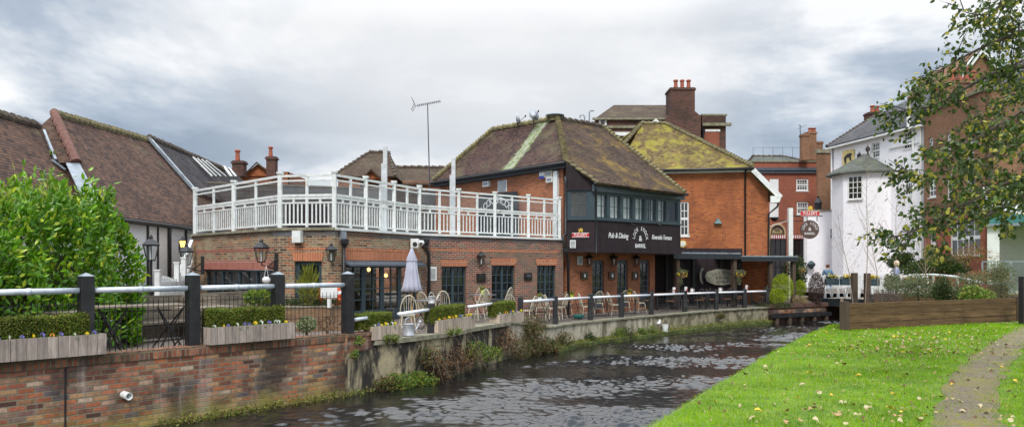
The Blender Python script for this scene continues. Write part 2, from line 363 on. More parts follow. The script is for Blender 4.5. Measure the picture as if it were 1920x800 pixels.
M['brickK'] = brick('garden_low_brick', [(.2, .12, .07), (.36, .22, .12), (.3, .16, .08), (.25, .17, .11)], (.2, .16, .12), stain=((.08, .06, .04), .6), scale=.6)
M['arch'] = brick('orange_arch_brick', [(.45, .15, .07), (.62, .22, .1), (.55, .18, .08)], (.5, .33, .24), w=.078, h=.6, stain=((.25, .1, .06), .3))
M['arch2'] = brick('red_arch_brick', [(.36, .09, .06), (.5, .15, .1), (.42, .11, .075)], (.5, .4, .34), w=.078, h=.6, stain=((.2, .08, .06), .4))
M['white'] = plain('white_paint', (.78, .79, .77), .55, var=.1, scale=5, dirt=((.4, .39, .33), .5))
M['whitewall'] = render_wall('white_wall_paint', (.93, .91, .93), (.70, .67, .66), .35, .52, .75)
M['wood_white'] = plain('weathered_white_wood', (.74, .76, .74), .6, var=.12, scale=9, dirt=((.33, .34, .28), .7))
M['stone'] = plain('mossy_coping_stone', (.26, .24, .17), .95, var=.5, scale=5, dirt=((.12, .13, .04), .8), bmp=.5)
M['black'] = plain('black_painted_timber', (.018, .018, .02), .5, var=.4, scale=7, dirt=((.12, .12, .11), .25), bmp=.3)
M['iron'] = plain('black_iron', (.015, .015, .017), .45, var=.3)
M['rail_white'] = plain('white_tube_rail', (.82, .83, .86), .4, var=.08, scale=8)
M['rail'] = plain('worn_grey_white_rail', (.60, .65, .70), .38, metal=.15, var=.25, scale=8, dirt=((.25, .27, .28), .6))
M['teal'] = plain('blue_grey_paint', (.034, .058, .070), .45, var=.2, scale=5)
M['darkfas'] = plain('dark_fascia_paint', (.02, .024, .03), .5, var=.3, scale=4)
M['bluefas'] = plain('slate_blue_fascia', (.075, .095, .12), .5, var=.2, scale=3)
M['boards'] = wood('dark_maroon_boards', (.032, .02, .024), .4, (14, .5), .6, planks=(0, .11))
M['cream'] = plain('cream_painted_wood', (.58, .52, .39), .5, var=.15, scale=12, dirt=((.3, .26, .18), .4))
M['planter'] = wood('weathered_planter_wood', (.47, .39, .33), .5, (10, .9), .9, planks=(0, .14))
M['planter2'] = wood('pale_planter_wood', (.58, .47, .37), .4, (12, .8), .9, planks=(0, .13))
M['sleeper'] = wood('brown_sleeper_wood', (.18, .105, .05), .6, (.7, 7), .85, planks=(1, .19))
M['post_wood'] = wood('dark_post_wood', (.10, .07, .05), .4, (12, .7), .9)
M['greywood'] = wood('grey_bench_wood', (.30, .25, .19), .4, (.8, 9), .9, planks=(1, .16))
M['glassD'] = plain('dark_window_glass', (.012, .014, .016), .06, var=.5, scale=2.5, spec=.9, bmp=.04)
M['glassC'] = glass_clear()
M['curtain'] = plain('pale_curtain', (.86, .86, .85), .9, var=.12, scale=3)
M['lead'] = plain('grey_lead', (.30, .34, .38), .5, metal=.3, var=.3, scale=4, dirt=((.12, .13, .14), .6))
M['terracotta'] = plain('terracotta', (.36, .10, .055), .8, var=.3, scale=6)
M['lichen'] = plain('lichen_tile', (.20, .17, .09), .95, var=.6, scale=6, dirt=((.30, .25, .05), .7), bmp=.4)
M['ridge'] = plain('dark_ridge_tile', (.10, .075, .06), .95, var=.5, scale=5, dirt=((.22, .2, .12), .6), bmp=.4)
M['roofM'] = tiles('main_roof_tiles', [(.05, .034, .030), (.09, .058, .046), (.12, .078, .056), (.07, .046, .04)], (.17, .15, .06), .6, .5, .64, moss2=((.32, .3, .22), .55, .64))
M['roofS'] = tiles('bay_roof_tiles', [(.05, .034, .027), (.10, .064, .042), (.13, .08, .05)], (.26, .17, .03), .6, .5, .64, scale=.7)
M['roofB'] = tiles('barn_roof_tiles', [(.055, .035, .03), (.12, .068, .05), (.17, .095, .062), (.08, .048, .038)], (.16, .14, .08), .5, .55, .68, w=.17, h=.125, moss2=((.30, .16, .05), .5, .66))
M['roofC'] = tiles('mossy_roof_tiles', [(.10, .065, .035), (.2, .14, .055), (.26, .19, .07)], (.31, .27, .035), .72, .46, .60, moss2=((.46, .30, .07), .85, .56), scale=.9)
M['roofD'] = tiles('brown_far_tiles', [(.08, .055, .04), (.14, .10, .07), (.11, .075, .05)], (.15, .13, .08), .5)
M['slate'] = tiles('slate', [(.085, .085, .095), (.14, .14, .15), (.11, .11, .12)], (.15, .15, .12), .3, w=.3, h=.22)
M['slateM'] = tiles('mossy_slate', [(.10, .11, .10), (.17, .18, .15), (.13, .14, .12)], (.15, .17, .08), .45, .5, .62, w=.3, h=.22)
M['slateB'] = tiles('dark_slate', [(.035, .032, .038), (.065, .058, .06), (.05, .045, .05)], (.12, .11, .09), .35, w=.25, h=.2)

# ---------------------------------------------------------------- levels and lines of the place
WZ = -1.05                                        # river level
FL, FR_ = .05, -.25                               # terrace level, near part and far part
def Wp(px, D): return XY(px, D)
RIV = [(-300, 9.1), (0, 11.2), (400, 13.2), (650, 15.6), (700, 16.35), (752, 16.9), (850, 18.5), (885, 19.8), (924, 21.0), (987, 23.0), (1030, 23.9), (1080, 25.6), (1150, 27.4), (1224, 29.4), (1329, 32.6), (1440, 35.6)]
RIV = [(px, XY(px, D)) for px, D in RIV]
# straighten the brick part
_a = XY(650, 15.7); _dir = (XY(650, 15.7)-XY(0, 11.0)).normalized()
BR0 = _a-_dir*10.5
def wall_pt(px):
    "plan point of the river wall line seen at image column px"
    if px <= 650:
        n = Vector((_dir.y, -_dir.x, 0)); return on_plane(px, YH, BR0, n)*Vector((1, 1, 0)) if False else Vector((on_plane(px, YH, BR0, n).x, on_plane(px, YH, BR0, n).y, 0))
    for (p0, a), (p1, b) in zip(RIV, RIV[1:]):
        if p0 <= px <= p1:
            d = b-a; n = Vector((d.y, -d.x, 0)).normalized(); q = on_plane(px, YH, a, n); return Vector((q.x, q.y, 0))
def floor_z(px):
    if px < 640: return .05
    if px < 950: return FL
    if px > 1030: return FR_
    return FL+(FR_-FL)*(px-950)/80

def sheet(name, pts, z, mat, kind='structure'):
    mb = MB(); mb.poly([(p[0], p[1], z) for p in pts]); return tag(mb.build(name, mat), kind=kind)
M['paving'] = brick('terrace_paving', [(.16, .13, .11), (.24, .2, .17), (.2, .16, .13)], (.12, .1, .08), w=.45, h=.45, stain=((.08, .07, .06), .5))
M['earth'] = plain('earth', (.08, .06, .035), .95, var=.5, scale=2, bmp=.5, obj=False)
# one ground sheet to the horizon, under everything
mb = MB(); mb.box(-900, 900, -200, 1600, -2.4, -2.0); tag(mb.build('ground', M['earth']), kind='structure')

# ---- water: real wavelets, finer and steeper where the current runs
def build_water():
    m, nt, b, N, L = nodes('river_water')
    b.inputs['Roughness'].default_value = .06; b.inputs['IOR'].default_value = 1.45; b.inputs['Specular IOR Level'].default_value = .9
    p = pos(N)
    c = mixc(N, L, rng(N, L, noise(N, L, p, .5, 5), .35, .65), (.014, .012, .011), (.008, .009, .011)); L(c, b.inputs['Base Color'])
    n1 = noise(N, L, mulv(N, L, p, (1, 1.4, 1)), 22, 4, .7, .4)
    bump(N, L, n1, b, .22, .014)
    x = np.concatenate([np.arange(-11, -6, .12), np.arange(-6, 8.5, .035), np.arange(8.5, 26, .08), np.arange(26, 60, 1.)])
    y = np.concatenate([np.arange(2, 7, .2), np.arange(7, 17, .035), np.arange(17, 42, .07), np.arange(42, 60, .5)])
    X, Y = np.meshgrid(x, y); r = np.random.default_rng(3); Z = np.zeros_like(X)
    D = np.hypot(X, Y)
    # current runs towards the camera along the wall
    cu = np.array([-.6, -.8]); cr = np.array([.8, -.6])
    wx = X+.35*np.sin(Y*.7+1.3)+.2*np.sin(X*1.1-Y*.5); wy = Y+.35*np.sin(X*.8)+.2*np.sin(Y*1.3+X*.4)
    for i in range(110):
        lam = 10**r.uniform(math.log10(.10), math.log10(.40)); a = r.normal(0, .45)+math.pi/2; k = 2*math.pi/lam
        Z += .0092*lam*np.sin(k*(wx*math.cos(a)+wy*math.sin(a))+r.uniform(0, 7))
    # calm strip along the far wall, rough middle
    amp = .55+.45*np.sin(X*.38+Y*.95+1)*np.sin(Y*.62-X*.35)+.35*np.sin(.5*X-1.5*Y+1.2*np.sin(.7*X))+.25*np.sin(1.3*X+2.6*Y+2*np.sin(.9*Y))
    for i in range(14):
        lam = r.uniform(.9, 3.2); a = r.normal(0, .5)+math.pi/2; k = 2*math.pi/lam; Z += .0016*lam*np.sin(k*(wx*math.cos(a)+wy*math.sin(a))+r.uniform(0, 7))
    edge = np.ones_like(X)
    pts = np.array([[q.x, q.y] for px_, q in RIV]); dist = np.full(X.shape, 99.)
    for a_, b_ in zip(pts, pts[1:]):
        ab = b_-a_; t = np.clip(((X-a_[0])*ab[0]+(Y-a_[1])*ab[1])/(ab@ab), 0, 1)
        dist = np.minimum(dist, np.hypot(X-a_[0]-t*ab[0], Y-a_[1]-t*ab[1]))
    Z *= np.clip(amp, .14, 1.5)*(.3+.7*np.clip((dist-.5)/2.2, 0, 1))
    Z = Z*1.3
    V = np.stack([X, Y, WZ+Z], -1).reshape(-1, 3); h, w = X.shape
    i = (np.arange(h-1)[:, None]*w+np.arange(w-1)[None]).reshape(-1); Fc = np.stack([i, i+1, i+w+1, i+w], 1)
    tag(np_mesh('river', V, Fc, m, smooth=True), kind='structure')
build_water()

# ---- near bank: grass with a worn path
EDGE = [(-1.2, 3.2), (-.3, 5), (.5, 6.4)] + [tuple(G(px, py, 0).xy) for px, py in [(1225, 797), (1262, 775), (1330, 730), (1366, 709), (1400, 690), (1436, 668), (1470, 650), (1502, 634), (1530, 620), (1560, 608.5), (1585, 603)]] + [(12.4, 24), (16.5, 31), (21, 40), (23, 47)]
def bank_z(x, y): return 0.0
def build_bank():
    m, nt, b, N, L = nodes('lawn_soil'); p = pos(N)
    c = mixc(N, L, rng(N, L, noise(N, L, p, 2.2, 6, .65), .35, .65), (.09, .17, .012), (.17, .25, .02)); c = mixc(N, L, rng(N, L, noise(N, L, p, 14, 4, .65), .5, .7, 0, .6), c, (.03, .07, .008))
    L(c, b.inputs['Base Color']); b.inputs['Roughness'].default_value = .95; bump(N, L, noise(N, L, p, 40, 4), b, .5, .02); M['lawn'] = m
    top = [(x, y, 0) for x, y in EDGE]; far = [(80, 47, 0), (80, -8, 0), (-1.2, -8, 0)]
    mb = MB(); mb.poly(top+far); 
    tag(mb.build('lawn', m), kind='structure')
    # stone edging that holds the bank
    mb = MB()
    for a, b_ in zip(EDGE, EDGE[1:]):
        a = Vector((*a, 0)); b_ = Vector((*b_, 0)); d = (b_-a).normalized(); n = Vector((-d.y, d.x, 0))
        mb.prism([a+n*.0+Vector((0, 0, -.01)), b_+n*.0+Vector((0, 0, -.01)), b_+n*.06+Vector((0, 0, -.03)), a+n*.06+Vector((0, 0, -.03))], (0, 0, -1.7))
    o = mb.build('bank_edging', plain('mossy_kerb', (.22, .22, .10), .95, var=.5, scale=3, dirt=((.35, .33, .24), .8))); tag(o, kind='structure')
    # path
    m, nt, b, N, L = nodes('gravel_path'); p = pos(N)
    c = mixc(N, L, rng(N, L, noise(N, L, p, 38, 5, .8), .35, .65), (.09, .07, .05), (.27, .21, .15)); c = mixc(N, L, rng(N, L, noise(N, L, p, 1.6, 7, .75), .44, .6, 0, .85), c, (.22, .19, .05))
    c = mixc(N, L, rng(N, L, noise(N, L, p, 70, 2, .5), .68, .73), c, (.55, .5, .45))
    L(c, b.inputs['Base Color']); b.inputs['Roughness'].default_value = .95; bump(N, L, noise(N, L, p, 60, 5, .8), b, .8, .02)
    lft = [(1750, 830), (1756, 760), (1775, 712), (1805, 680), (1845, 651), (1880, 631), (1915, 612)]; rgt = [(1965, 612), (1930, 645), (1895, 682), (1874, 718), (1874, 770), (1893, 830)]
    q = [G(px, py, .008) for px, py in lft+rgt]; mb = MB(); 
    # ragged edge
    out = []
    for i, a in enumerate(q):
        c_ = q[(i+1) % len(q)]
        for t in np.linspace(0, 1, 9)[:-1]:
            v = a.lerp(c_, t); out.append((v.x+random.uniform(-.05, .05), v.y+random.uniform(-.07, .07), .008))
    mb.poly(out); tag(mb.build('path', m), kind='structure')
    return [(v.x, v.y) for v in q]
PATH = build_bank()
def inside(poly, x, y):
    x = np.asarray(x); y = np.asarray(y); c = np.zeros(x.shape, bool); n = len(poly)
    for i in range(n):
        x0, y0 = poly[i]; x1, y1 = poly[(i+1) % n]
        if y0 == y1: continue
        k = ((y0 > y) != (y1 > y)) & (x < (x1-x0)*(y-y0)/(y1-y0)+x0); c ^= k
    return c
def build_grass():
    n = 330000; r = np.random.default_rng(5)
    # density falls with distance
    y = 6.2+15.5*r.random(n)**1.7; x = r.uniform(.3, 16.5, n)
    ok = inside(EDGE+[(40, 47), (40, 0), (-1, 0)], x+.05, y) & (x/y < .78)
    inp = inside(PATH, x+r.normal(0, .13, n), y+r.normal(0, .2, n)); ok &= (~inp) | (r.random(n) < .06)
    bare = .5+.5*np.sin(x*2.3+1.7*np.sin(y*1.9))*np.sin(y*2.1+x*.8); ok &= r.random(n) > .35*bare**3
    x = x[ok]; y = y[ok]; n = len(x); D = np.hypot(x, y)
    pat = .5+.5*np.sin(x*1.7+2*np.sin(y*.9))*np.sin(y*1.3+1.5*np.sin(x*1.1))
    h = r.uniform(.022, .05, n)*(.75+.55*pat); w = r.uniform(.004, .007, n)*(.55+D/11)
    a = r.uniform(0, 2*np.pi, n); lean = r.uniform(.2, .9, n)*h; la = r.uniform(0, 2*np.pi, n)
    b0 = np.stack([x-np.cos(a)*w/2, y-np.sin(a)*w/2, np.full(n, -.005)], 1); b1 = np.stack([x+np.cos(a)*w/2, y+np.sin(a)*w/2, np.full(n, -.005)], 1)
    tp = np.stack([x+np.cos(la)*lean, y+np.sin(la)*lean, h], 1)
    V = np.stack([b0, b1, tp], 1).reshape(-1, 3); Fc = np.arange(3*n).reshape(-1, 3)
    m = leafmat('grass_blade', (.15, .36, .003), (.34, .56, .004), (.44, .44, .05), sc=.9, trans=.35, rough=.6, amt3=.10)
    m.node_tree.nodes['Principled BSDF'].inputs['Specular IOR Level'].default_value = .12
    tag(np_mesh('grass', V, Fc, m), 'short bright green lawn grass strewn with leaves beside the river', 'grass', kind='stuff')
build_grass()

# ---- terrace ground behind the river wall
INNER = [(-14, 8), (-14, 40), (30, 60), (45, 60)]
def terrace():
    pts = [wall_pt(p) for p in (-250, 0, 650, 752, 850, 924, 955)]
    a = [(p.x-.1, p.y+.1) for p in pts]
    sheet('terrace_paving', a+[(-.3, 30), (-5, 40), (-30, 45), (-30, 5)], -.02, M['paving'])
    pts = [wall_pt(p) for p in (955, 1030, 1080, 1150, 1224, 1329, 1440)]
    a = [(p.x-.1, p.y+.1) for p in pts]
    sheet('lower_terrace_paving', a+[(15.5, 41), (20, 50), (20, 120), (-20, 120), (-8, 38)], FR_-.01, M['paving'])
    sheet('far_street', [(19.5, 47), (80, 47), (80, 130), (19.5, 130)], -.012, M['paving'])
terrace()
# ---------------------------------------------------------------- river walls
def ribbon(mb, pts, z0, z1, thick, side=1):
    "a wall along plan points, top at z1 (list or number), thickness away from the river"
    n = len(pts); zz = z1 if isinstance(z1, list) else [z1]*n
    nor = []
    for i in range(n):
        d = (pts[min(i+1, n-1)]-pts[max(i-1, 0)]).normalized(); nor.append(Vector((-d.y, d.x, 0))*side)
    k = len(mb.v)
    for p, nn, z in zip(pts, nor, zz):
        a = p; b = p+nn*thick
        mb.v += [Vector((a.x, a.y, z0)), Vector((a.x, a.y, z)), Vector((b.x, b.y, z)), Vector((b.x, b.y, z0))]
    for i in range(n-1):
        j = k+4*i; mb.f += [(j, j+4, j+5, j+1), (j+1, j+5, j+6, j+2), (j+2, j+6, j+7, j+3)]
    mb.f += [(k, k+1, k+2, k+3), (k+4*(n-1)+3, k+4*(n-1)+2, k+4*(n-1)+1, k+4*(n-1))]
def river_walls():
    # near brick wall, z .25 with soldier course
    t = empty('brick_river_wall', wall_pt(300), 'long mottled brick wall rising from the river in the left foreground', 'wall')
    pts = [wall_pt(p) for p in (-260, 0, 200, 400, 520, 650, )]
    mb = MB(); ribbon(mb, pts, -1.6, .09, .34); mb.build('wall_face', M['brickR'], t)
    M['soldier'] = brick('soldier_course_brick', [(.12, .05, .035), (.38, .13, .07), (.5, .2, .11), (.22, .09, .06), (.17, .12, .1)], (.2, .18, .12), w=.078, h=.22, gap=.012, stain=((.05, .05, .03), .7), scale=.9)
    mb = MB(); o = _dir.cross(Vector((0, 0, 1)))*.022; ribbon(mb, [p+o for p in pts], .094, .25, .36); mb.build('soldier_course', M['soldier'], t)
    a = wall_pt(122); mb = MB(); mb.beam(a+o*.4+Vector((0, 0, -1.5)), a+o*.4+Vector((0, 0, .08)), .02, .02); mb.build('movement_joint', M['black'], t)
    # brick return on top of the concrete
    t2 = t
    p2 = [wall_pt(p) for p in (651, 697)]
    mb = MB(); ribbon(mb, [p+o*.2 for p in p2], -.14, .16, .34); mb.build('wall_end', M['brickR'], t)
    mb = MB(); ribbon(mb, [p+o*1.2 for p in p2], .164, .24, .36); mb.build('end_coping', M['soldier'], t)
    # drain pipe out of the wall
    c = G(232, 739, 0); n = Vector((_dir.y, -_dir.x, 0)); c = on_plane(232, 739, BR0, n)
    mb = MB(); k = 14; ax = (n+Vector((.35, -.1, -.12))).normalized(); pr = [c-ax*.15, c+ax*.17]
    mb.tube(pr, .062, k, cap=False); mb.tube([pr[1], pr[1]-ax*.001, pr[1]-ax*.3], [.062, .046, .046], k, cap=False)
    tag(mb.build('drain_pipe', M['white'], None, True), 'short white drain pipe poking out of the brick river wall', 'pipe')
    # concrete wall
    ext = lambda N, L, uv, c: algae(-1.05, -.75, (.1, .10, .05), .9)(N, L, uv, c)
    M['conc'] = render_wall('stained_concrete', (.46, .39, .25), (.030, .028, .028), .95, .42, .54, ext)
    M['conc2'] = render_wall('pale_concrete', (.58, .52, .40), (.11, .10, .06), .85, .47, .6, ext)
    def rub(N, L, uv, c):
        v = N('ShaderNodeTexVoronoi'); v.inputs['Scale'].default_value = 5; L(uv, v.inputs['Vector']); 
        d = mixc(N, L, rng(N, L, v.outputs['Color'], .2, .8), (.12, .10, .06), (.42, .37, .26)); c = mixc(N, L, .6, c, d)
        return algae(-.9, -.5, (.17, .19, .04), .8)(N, L, uv, c)
    M['rubble'] = render_wall('mossy_rubble_stone', (.30, .27, .18), (.08, .075, .05), .7, .45, .6, rub)
    M['moss'] = plain('moss', (.085, .105, .02), .95, var=.6, scale=6, dirt=((.03, .03, .018), .95), bmp=.6, obj=False)
    cols = (652, 700, 752, 800, 850, 885, 924, 955)
    t = empty('stained_river_wall', wall_pt(800), 'blackened concrete river wall with worn stone coping hung with creepers', 'wall')
    mb = MB(); ribbon(mb, [wall_pt(p) for p in cols], -1.6, [-.14, -.02]+[.0]*6, .4); mb.build('wall_face', M['conc'], t)
    mb = MB(); cc = [px for px in cols if px >= 700]
    off = [wall_pt(p)+Vector((.05, -.03, 0)) for p in [699]+cc[1:]]
    ribbon(mb, off, -.06, [.03]+[.045]*(len(off)-1), .42); mb.build('coping', M['stone'], t)
    cols = (956, 987, 1030, 1080, 1150, 1223)
    t = empty('pale_river_wall', wall_pt(1100), 'pale patched concrete river wall below the terrace chairs', 'wall')
    zz = [-.02, -.14, -.31, -.31, -.31, -.31]
    mb = MB(); ribbon(mb, [wall_pt(p) for p in cols], -1.6, zz, .4); mb.build('wall_face', M['conc2'], t)
    mb = MB(); ribbon(mb, [wall_pt(p)+Vector((.05, -.03, 0)) for p in cols], -.42, [z+.055 for z in zz], .45) if False else None
    for (p0, z0), (p1, z1) in zip(zip(cols, zz), zip(cols[1:], zz[1:])):
        a = wall_pt(p0)+Vector((.05, -.03, 0)); b = wall_pt(p1)+Vector((.05, -.03, 0)); d = (b-a).normalized(); n = Vector((-d.y, d.x, 0))
        mb.prism([a+Vector((0, 0, z0+.004)), b+Vector((0, 0, z1+.004)), b+n*.42+Vector((0, 0, z1+.004)), a+n*.42+Vector((0, 0, z0+.004))], (0, 0, .055))
    mb.build('coping', M['stone'], t)
    cols = (1224, 1329, 1440)
    t = empty('rubble_river_wall', wall_pt(1330), 'mossy rubble stone river wall at the far end of the terrace', 'wall')
    mb = MB(); ribbon(mb, [wall_pt(p) for p in cols], -1.6, -.31, .4); mb.build('wall_face', M['rubble'], t)
    mb = MB(); ribbon(mb, [wall_pt(p)+Vector((.05, -.05, 0)) for p in cols], -.306, -.25, .42); mb.build('coping', M['stone'], t)
    # mossy footing at the waterline
    mb = MB()
    cols = list(range(1030, 1441, 12)); cols[0] = 1031
    top = []; bot = []
    for p in cols:
        a = wall_pt(p); d = (wall_pt(min(p+8, 1440))-wall_pt(p-8)).normalized(); n = Vector((d.y, -d.x, 0)); w = .32+random.uniform(-.07, .1)
        top.append((a, n, w))
    k = 0
    for (a, n, w), (b, n2, w2) in zip(top, top[1:]):
        z = -.93
        mb.add([(a.x, a.y, z+.07), (b.x, b.y, z+.07), tuple((b+n2*w2).xy)+(z,), tuple((a+n*w).xy)+(z,), tuple((b+n2*w2).xy)+(-1.5,), tuple((a+n*w).xy)+(-1.5,)], [(3, 2, 1, 0), (5, 4, 2, 3)])
    tag(mb.build('wall_footing', M['moss']), 'low mossy stone footing along the waterline below the pale wall', 'footing')
river_walls()
def clump(c, rx, ry, rz, n, seed): 
    r = np.random.default_rng(seed); d = unit(r.normal(size=(n, 3)))*(r.random(n)**.45)[:, None]
    return np.array(c)+d*np.array([rx, ry, rz])
def weed(name, px, py, z, size, n, mat, label, cat='plant', flat=.7, leaf=(.07, .045), seed=1, group=None, loc=None, stems=True, droop=0):
    c = loc if loc is not None else G(px, py, z)
    t = empty(name, c, label, cat, group)
    pts = clump((c.x, c.y, c.z+size*flat*.6), size, size*.7, size*flat, n, seed)
    V, Fc = leaves(pts, leaf[0], leaf[1], spread=1, dirs=np.array([[0, -.3, .3]]), droop=droop, rng_=np.random.default_rng(seed+9)); np_mesh('foliage', V, Fc, mat, t)
    if stems:
        mb = MB(); r = random.Random(seed)
        for i in range(14):
            e = Vector(pts[r.randrange(n)].tolist()); b = c+Vector((r.uniform(-.2, .2)*size, r.uniform(-.2, .2)*size, -.05)); mid = b.lerp(e, .5)+Vector((r.uniform(-.1, .1), 0, r.uniform(0, .12)))*size
            mb.tube([b, mid, e], [.008, .006, .003], 5)
        mb.build('stem', MATS.get('twig') or plain('twig', (.09, .06, .035), .9), t, uv=False)
    return t
LM = dict(fresh=leafmat('fresh_leaf', (.10, .20, .02), (.20, .32, .04), (.30, .30, .05)), olive=leafmat('olive_leaf', (.09, .11, .03), (.17, .18, .05), (.22, .12, .05)), dark=leafmat('dark_leaf', (.03, .06, .015), (.06, .11, .02), (.1, .12, .03)),
          brown=leafmat('dead_leaf', (.10, .055, .03), (.18, .09, .04), (.24, .12, .04), trans=.15), moss=leafmat('moss_leaf', (.13, .17, .02), (.25, .28, .04), (.2, .15, .05), trans=.15))
def creepers():
    for i, (px, py, dz, s, n, m, fl) in enumerate([(735, 715, .1, .42, 800, 'fresh', .5), (775, 712, .12, .42, 800, 'fresh', .5), (812, 690, .35, .45, 600, 'brown', .9), (850, 672, .5, .4, 500, 'brown', .9),
            (905, 664, .3, .4, 500, 'fresh', .6), (985, 640, .3, .62, 1500, 'olive', .8), (1010, 652, .15, .6, 1200, 'olive', .5), (958, 655, .2, .5, 700, 'olive', .7), (990, 612, .55, .45, 800, 'olive', .8), (875, 660, .4, .4, 380, 'fresh', .8), (790, 668, .5, .34, 360, 'olive', .9), (935, 640, .5, .42, 520, 'brown', .9), (712, 720, .1, .3, 380, 'olive', .6), (1045, 636, .3, .38, 560, 'olive', .7)]):
        w = wall_pt(px); d = (wall_pt(px+6)-wall_pt(px-6)).normalized(); nn = Vector((d.y, -d.x, 0)); c = w+nn*.22; c.z = on_plane(px, py, w, nn).z-s*fl*.5
        nm = {'fresh': 'green', 'brown': 'withered brown', 'olive': 'olive and russet'}[m]
        place = ['lowest on the brick corner side of the stained wall', 'beside the brown brambles at the foot of the stained wall', 'spilling down the middle of the stained wall', 'high against the middle of the stained wall', 'with bright shoots under the black stained patch',
                 'largest, hanging where the stained wall meets the pale wall', 'trailing along the water at the start of the pale wall', 'between the black patch and the large creeper', 'topmost, climbing over the coping behind the rail', 'thin and sparse on the blackened concrete', 'hanging below the first hedge box and watering can', 'dangling beneath the last small planter', 'low and leftmost, against the brick wall end', 'rightmost, trailing before the first fern'][i]
        weed('creeper', px, py, 0, s, n, LM[m], nm+' creeper '+place, 'creeper', fl, (.055, .035), 40+i, 'creepers on the river wall', loc=c)
    # arching bare bramble stems
    t = empty('bramble', wall_pt(860), 'tangle of bare bramble stems arching from the stained wall to the water', 'bramble')
    mb = MB(); r = random.Random(4)
    for i in range(26):
        px = r.uniform(790, 1000); w = wall_pt(px); d = (wall_pt(px+4)-wall_pt(px-4)).normalized(); nn = Vector((d.y, -d.x, 0)); a = w+nn*.05+Vector((0, 0, r.uniform(-.5, 0))); b = w+nn*r.uniform(.5, 1.1)-d*r.uniform(-.3, 1.2)+Vector((0, 0, r.uniform(-1.0, -.8)))
        m = a.lerp(b, .5)+Vector((0, 0, r.uniform(.1, .3))); mb.tube([a, a.lerp(m, .6)+Vector((0, 0, .08)), m, m.lerp(b, .6)+Vector((0, 0, .03)), b], [.009, .008, .007, .006, .003], 5)
    mb.build('stem', plain('twig', (.13, .085, .05), .9), t, uv=False)
    # ferns and weeds on the footing and coping
    for i, (px, s, m) in enumerate([(1020, .26, 'dark'), (1098, .22, 'dark'), (1150, .3, 'fresh'), (1165, .3, 'dark'), (1195, .22, 'fresh'), (1212, .25, 'fresh'), (1345, .2, 'olive')]):
        w = wall_pt(px); d = (wall_pt(px+6)-wall_pt(px-6)).normalized(); nn = Vector((d.y, -d.x, 0)); c = w+nn*.2; c.z = -.93 if px != 1345 else -.6
        weed('fern', px, 0, 0, s, 220, LM[m], ['dark green fern at the start of the mossy footing', 'dark fern on the footing left of the big fern clump', 'bright fern clump on the footing, left of its dark neighbour', 'dark fern clump leaning against the bright one on the footing', 'small bright fern left of the white bucket', 'leafy green fern touching the white bucket', 'olive weed growing in the rubble wall'][i], 'fern', .8, (.09, .03), 70+i, 'ferns on the river footing', loc=c)
    for i, px in enumerate([668, 722, 735, 838, 852, 660]):
        w = wall_pt(px); c = w+Vector((.08, -.08, 0)); c.z = .0 if px > 700 else .02
        if px == 660: c.z = -.25
        weed('wall_weed', px, 0, 0, .13, 90, LM['fresh'], ['green weed in the top of the brick wall end', 'left of two weeds under the first hedge box beyond the brick wall', 'right of two weeds under the first hedge box beyond the brick wall', 'left weed hanging under the second long hedge box', 'right weed hanging under the second long hedge box', 'dark weed at the joint of brick and concrete'][i], 'weed', .8, (.05, .03), 90+i, 'small weeds on the river wall', loc=c)
    # moss tufts along footing (uncountable)
    r = np.random.default_rng(8); pts = []
    for px in np.linspace(1032, 1438, 900):
        w = wall_pt(float(px)); d = (wall_pt(min(px+4, 1440))-wall_pt(px-4)).normalized(); nn = Vector((d.y, -d.x, 0)); c = w+nn*r.uniform(.02, .36); pts.append((c.x, c.y, -.9+r.uniform(-.03, .03)))
    for px in np.linspace(300, 690, 260):
        w = wall_pt(float(px)); pts.append((w.x+r.uniform(0, .25), w.y-r.uniform(0, .2), WZ+r.uniform(-.02, .1)))
    pts = np.repeat(np.array(pts), 4, 0)+r.normal(0, .03, (len(pts)*4, 3))
    V, Fc = leaves(pts, .06, .03, dirs=np.array([[0, 0, .8]]), rng_=r)
    tag(np_mesh('waterline_moss', V, Fc, LM['moss']), 'yellow green moss and small weeds along the foot of the river walls', 'moss', kind='stuff')
creepers()
# ---------------------------------------------------------------- building helpers
def wall(mb, u0, u1, z0, z1, holes=(), th=.25):
    us = sorted({u0, u1, *[h[0] for h in holes], *[h[1] for h in holes]}); zs = sorted({z0, z1, *[h[2] for h in holes], *[h[3] for h in holes]})
    for a, b in zip(us, us[1:]):
        for c, d in zip(zs, zs[1:]):
            m = ((a+b)/2, (c+d)/2)
            if any(h[0] < m[0] < h[1] and h[2] < m[1] < h[3] for h in holes): continue
            mb.add([(a, 0, c), (b, 0, c), (b, 0, d), (a, 0, d)], [(0, 1, 2, 3)]); mb.add([(a, -th, c), (b, -th, c), (b, -th, d), (a, -th, d)], [(3, 2, 1, 0)])
    for h in holes:
        a, b, c, d = h[:4]
        mb.add([(a, 0, c), (b, 0, c), (b, 0, d), (a, 0, d), (a, -th, c), (b, -th, c), (b, -th, d), (a, -th, d)], [(0, 4, 5, 1), (1, 5, 6, 2), (2, 6, 7, 3), (3, 7, 4, 0)])
    mb.add([(u0, 0, z1), (u1, 0, z1), (u1, -th, z1), (u0, -th, z1)], [(0, 1, 2, 3)])
    mb.add([(u0, 0, z0), (u0, 0, z1), (u0, -th, z1), (u0, -th, z0)], [(0, 1, 2, 3)]); mb.add([(u1, 0, z0), (u1, 0, z1), (u1, -th, z1), (u1, -th, z0)], [(3, 2, 1, 0)])
    return mb
def rect(fac, x0, x1, y0, y1):
    "pixel rectangle on a wall line -> (u0,u1,z0,z1)"
    u0, z1 = fac.at(x0, y0); u1, _ = fac.at(x1, y0); _, z0 = fac.at((x0+x1)/2, y1); _, z1 = fac.at((x0+x1)/2, y0)
    return (u0, u1, z0, z1)
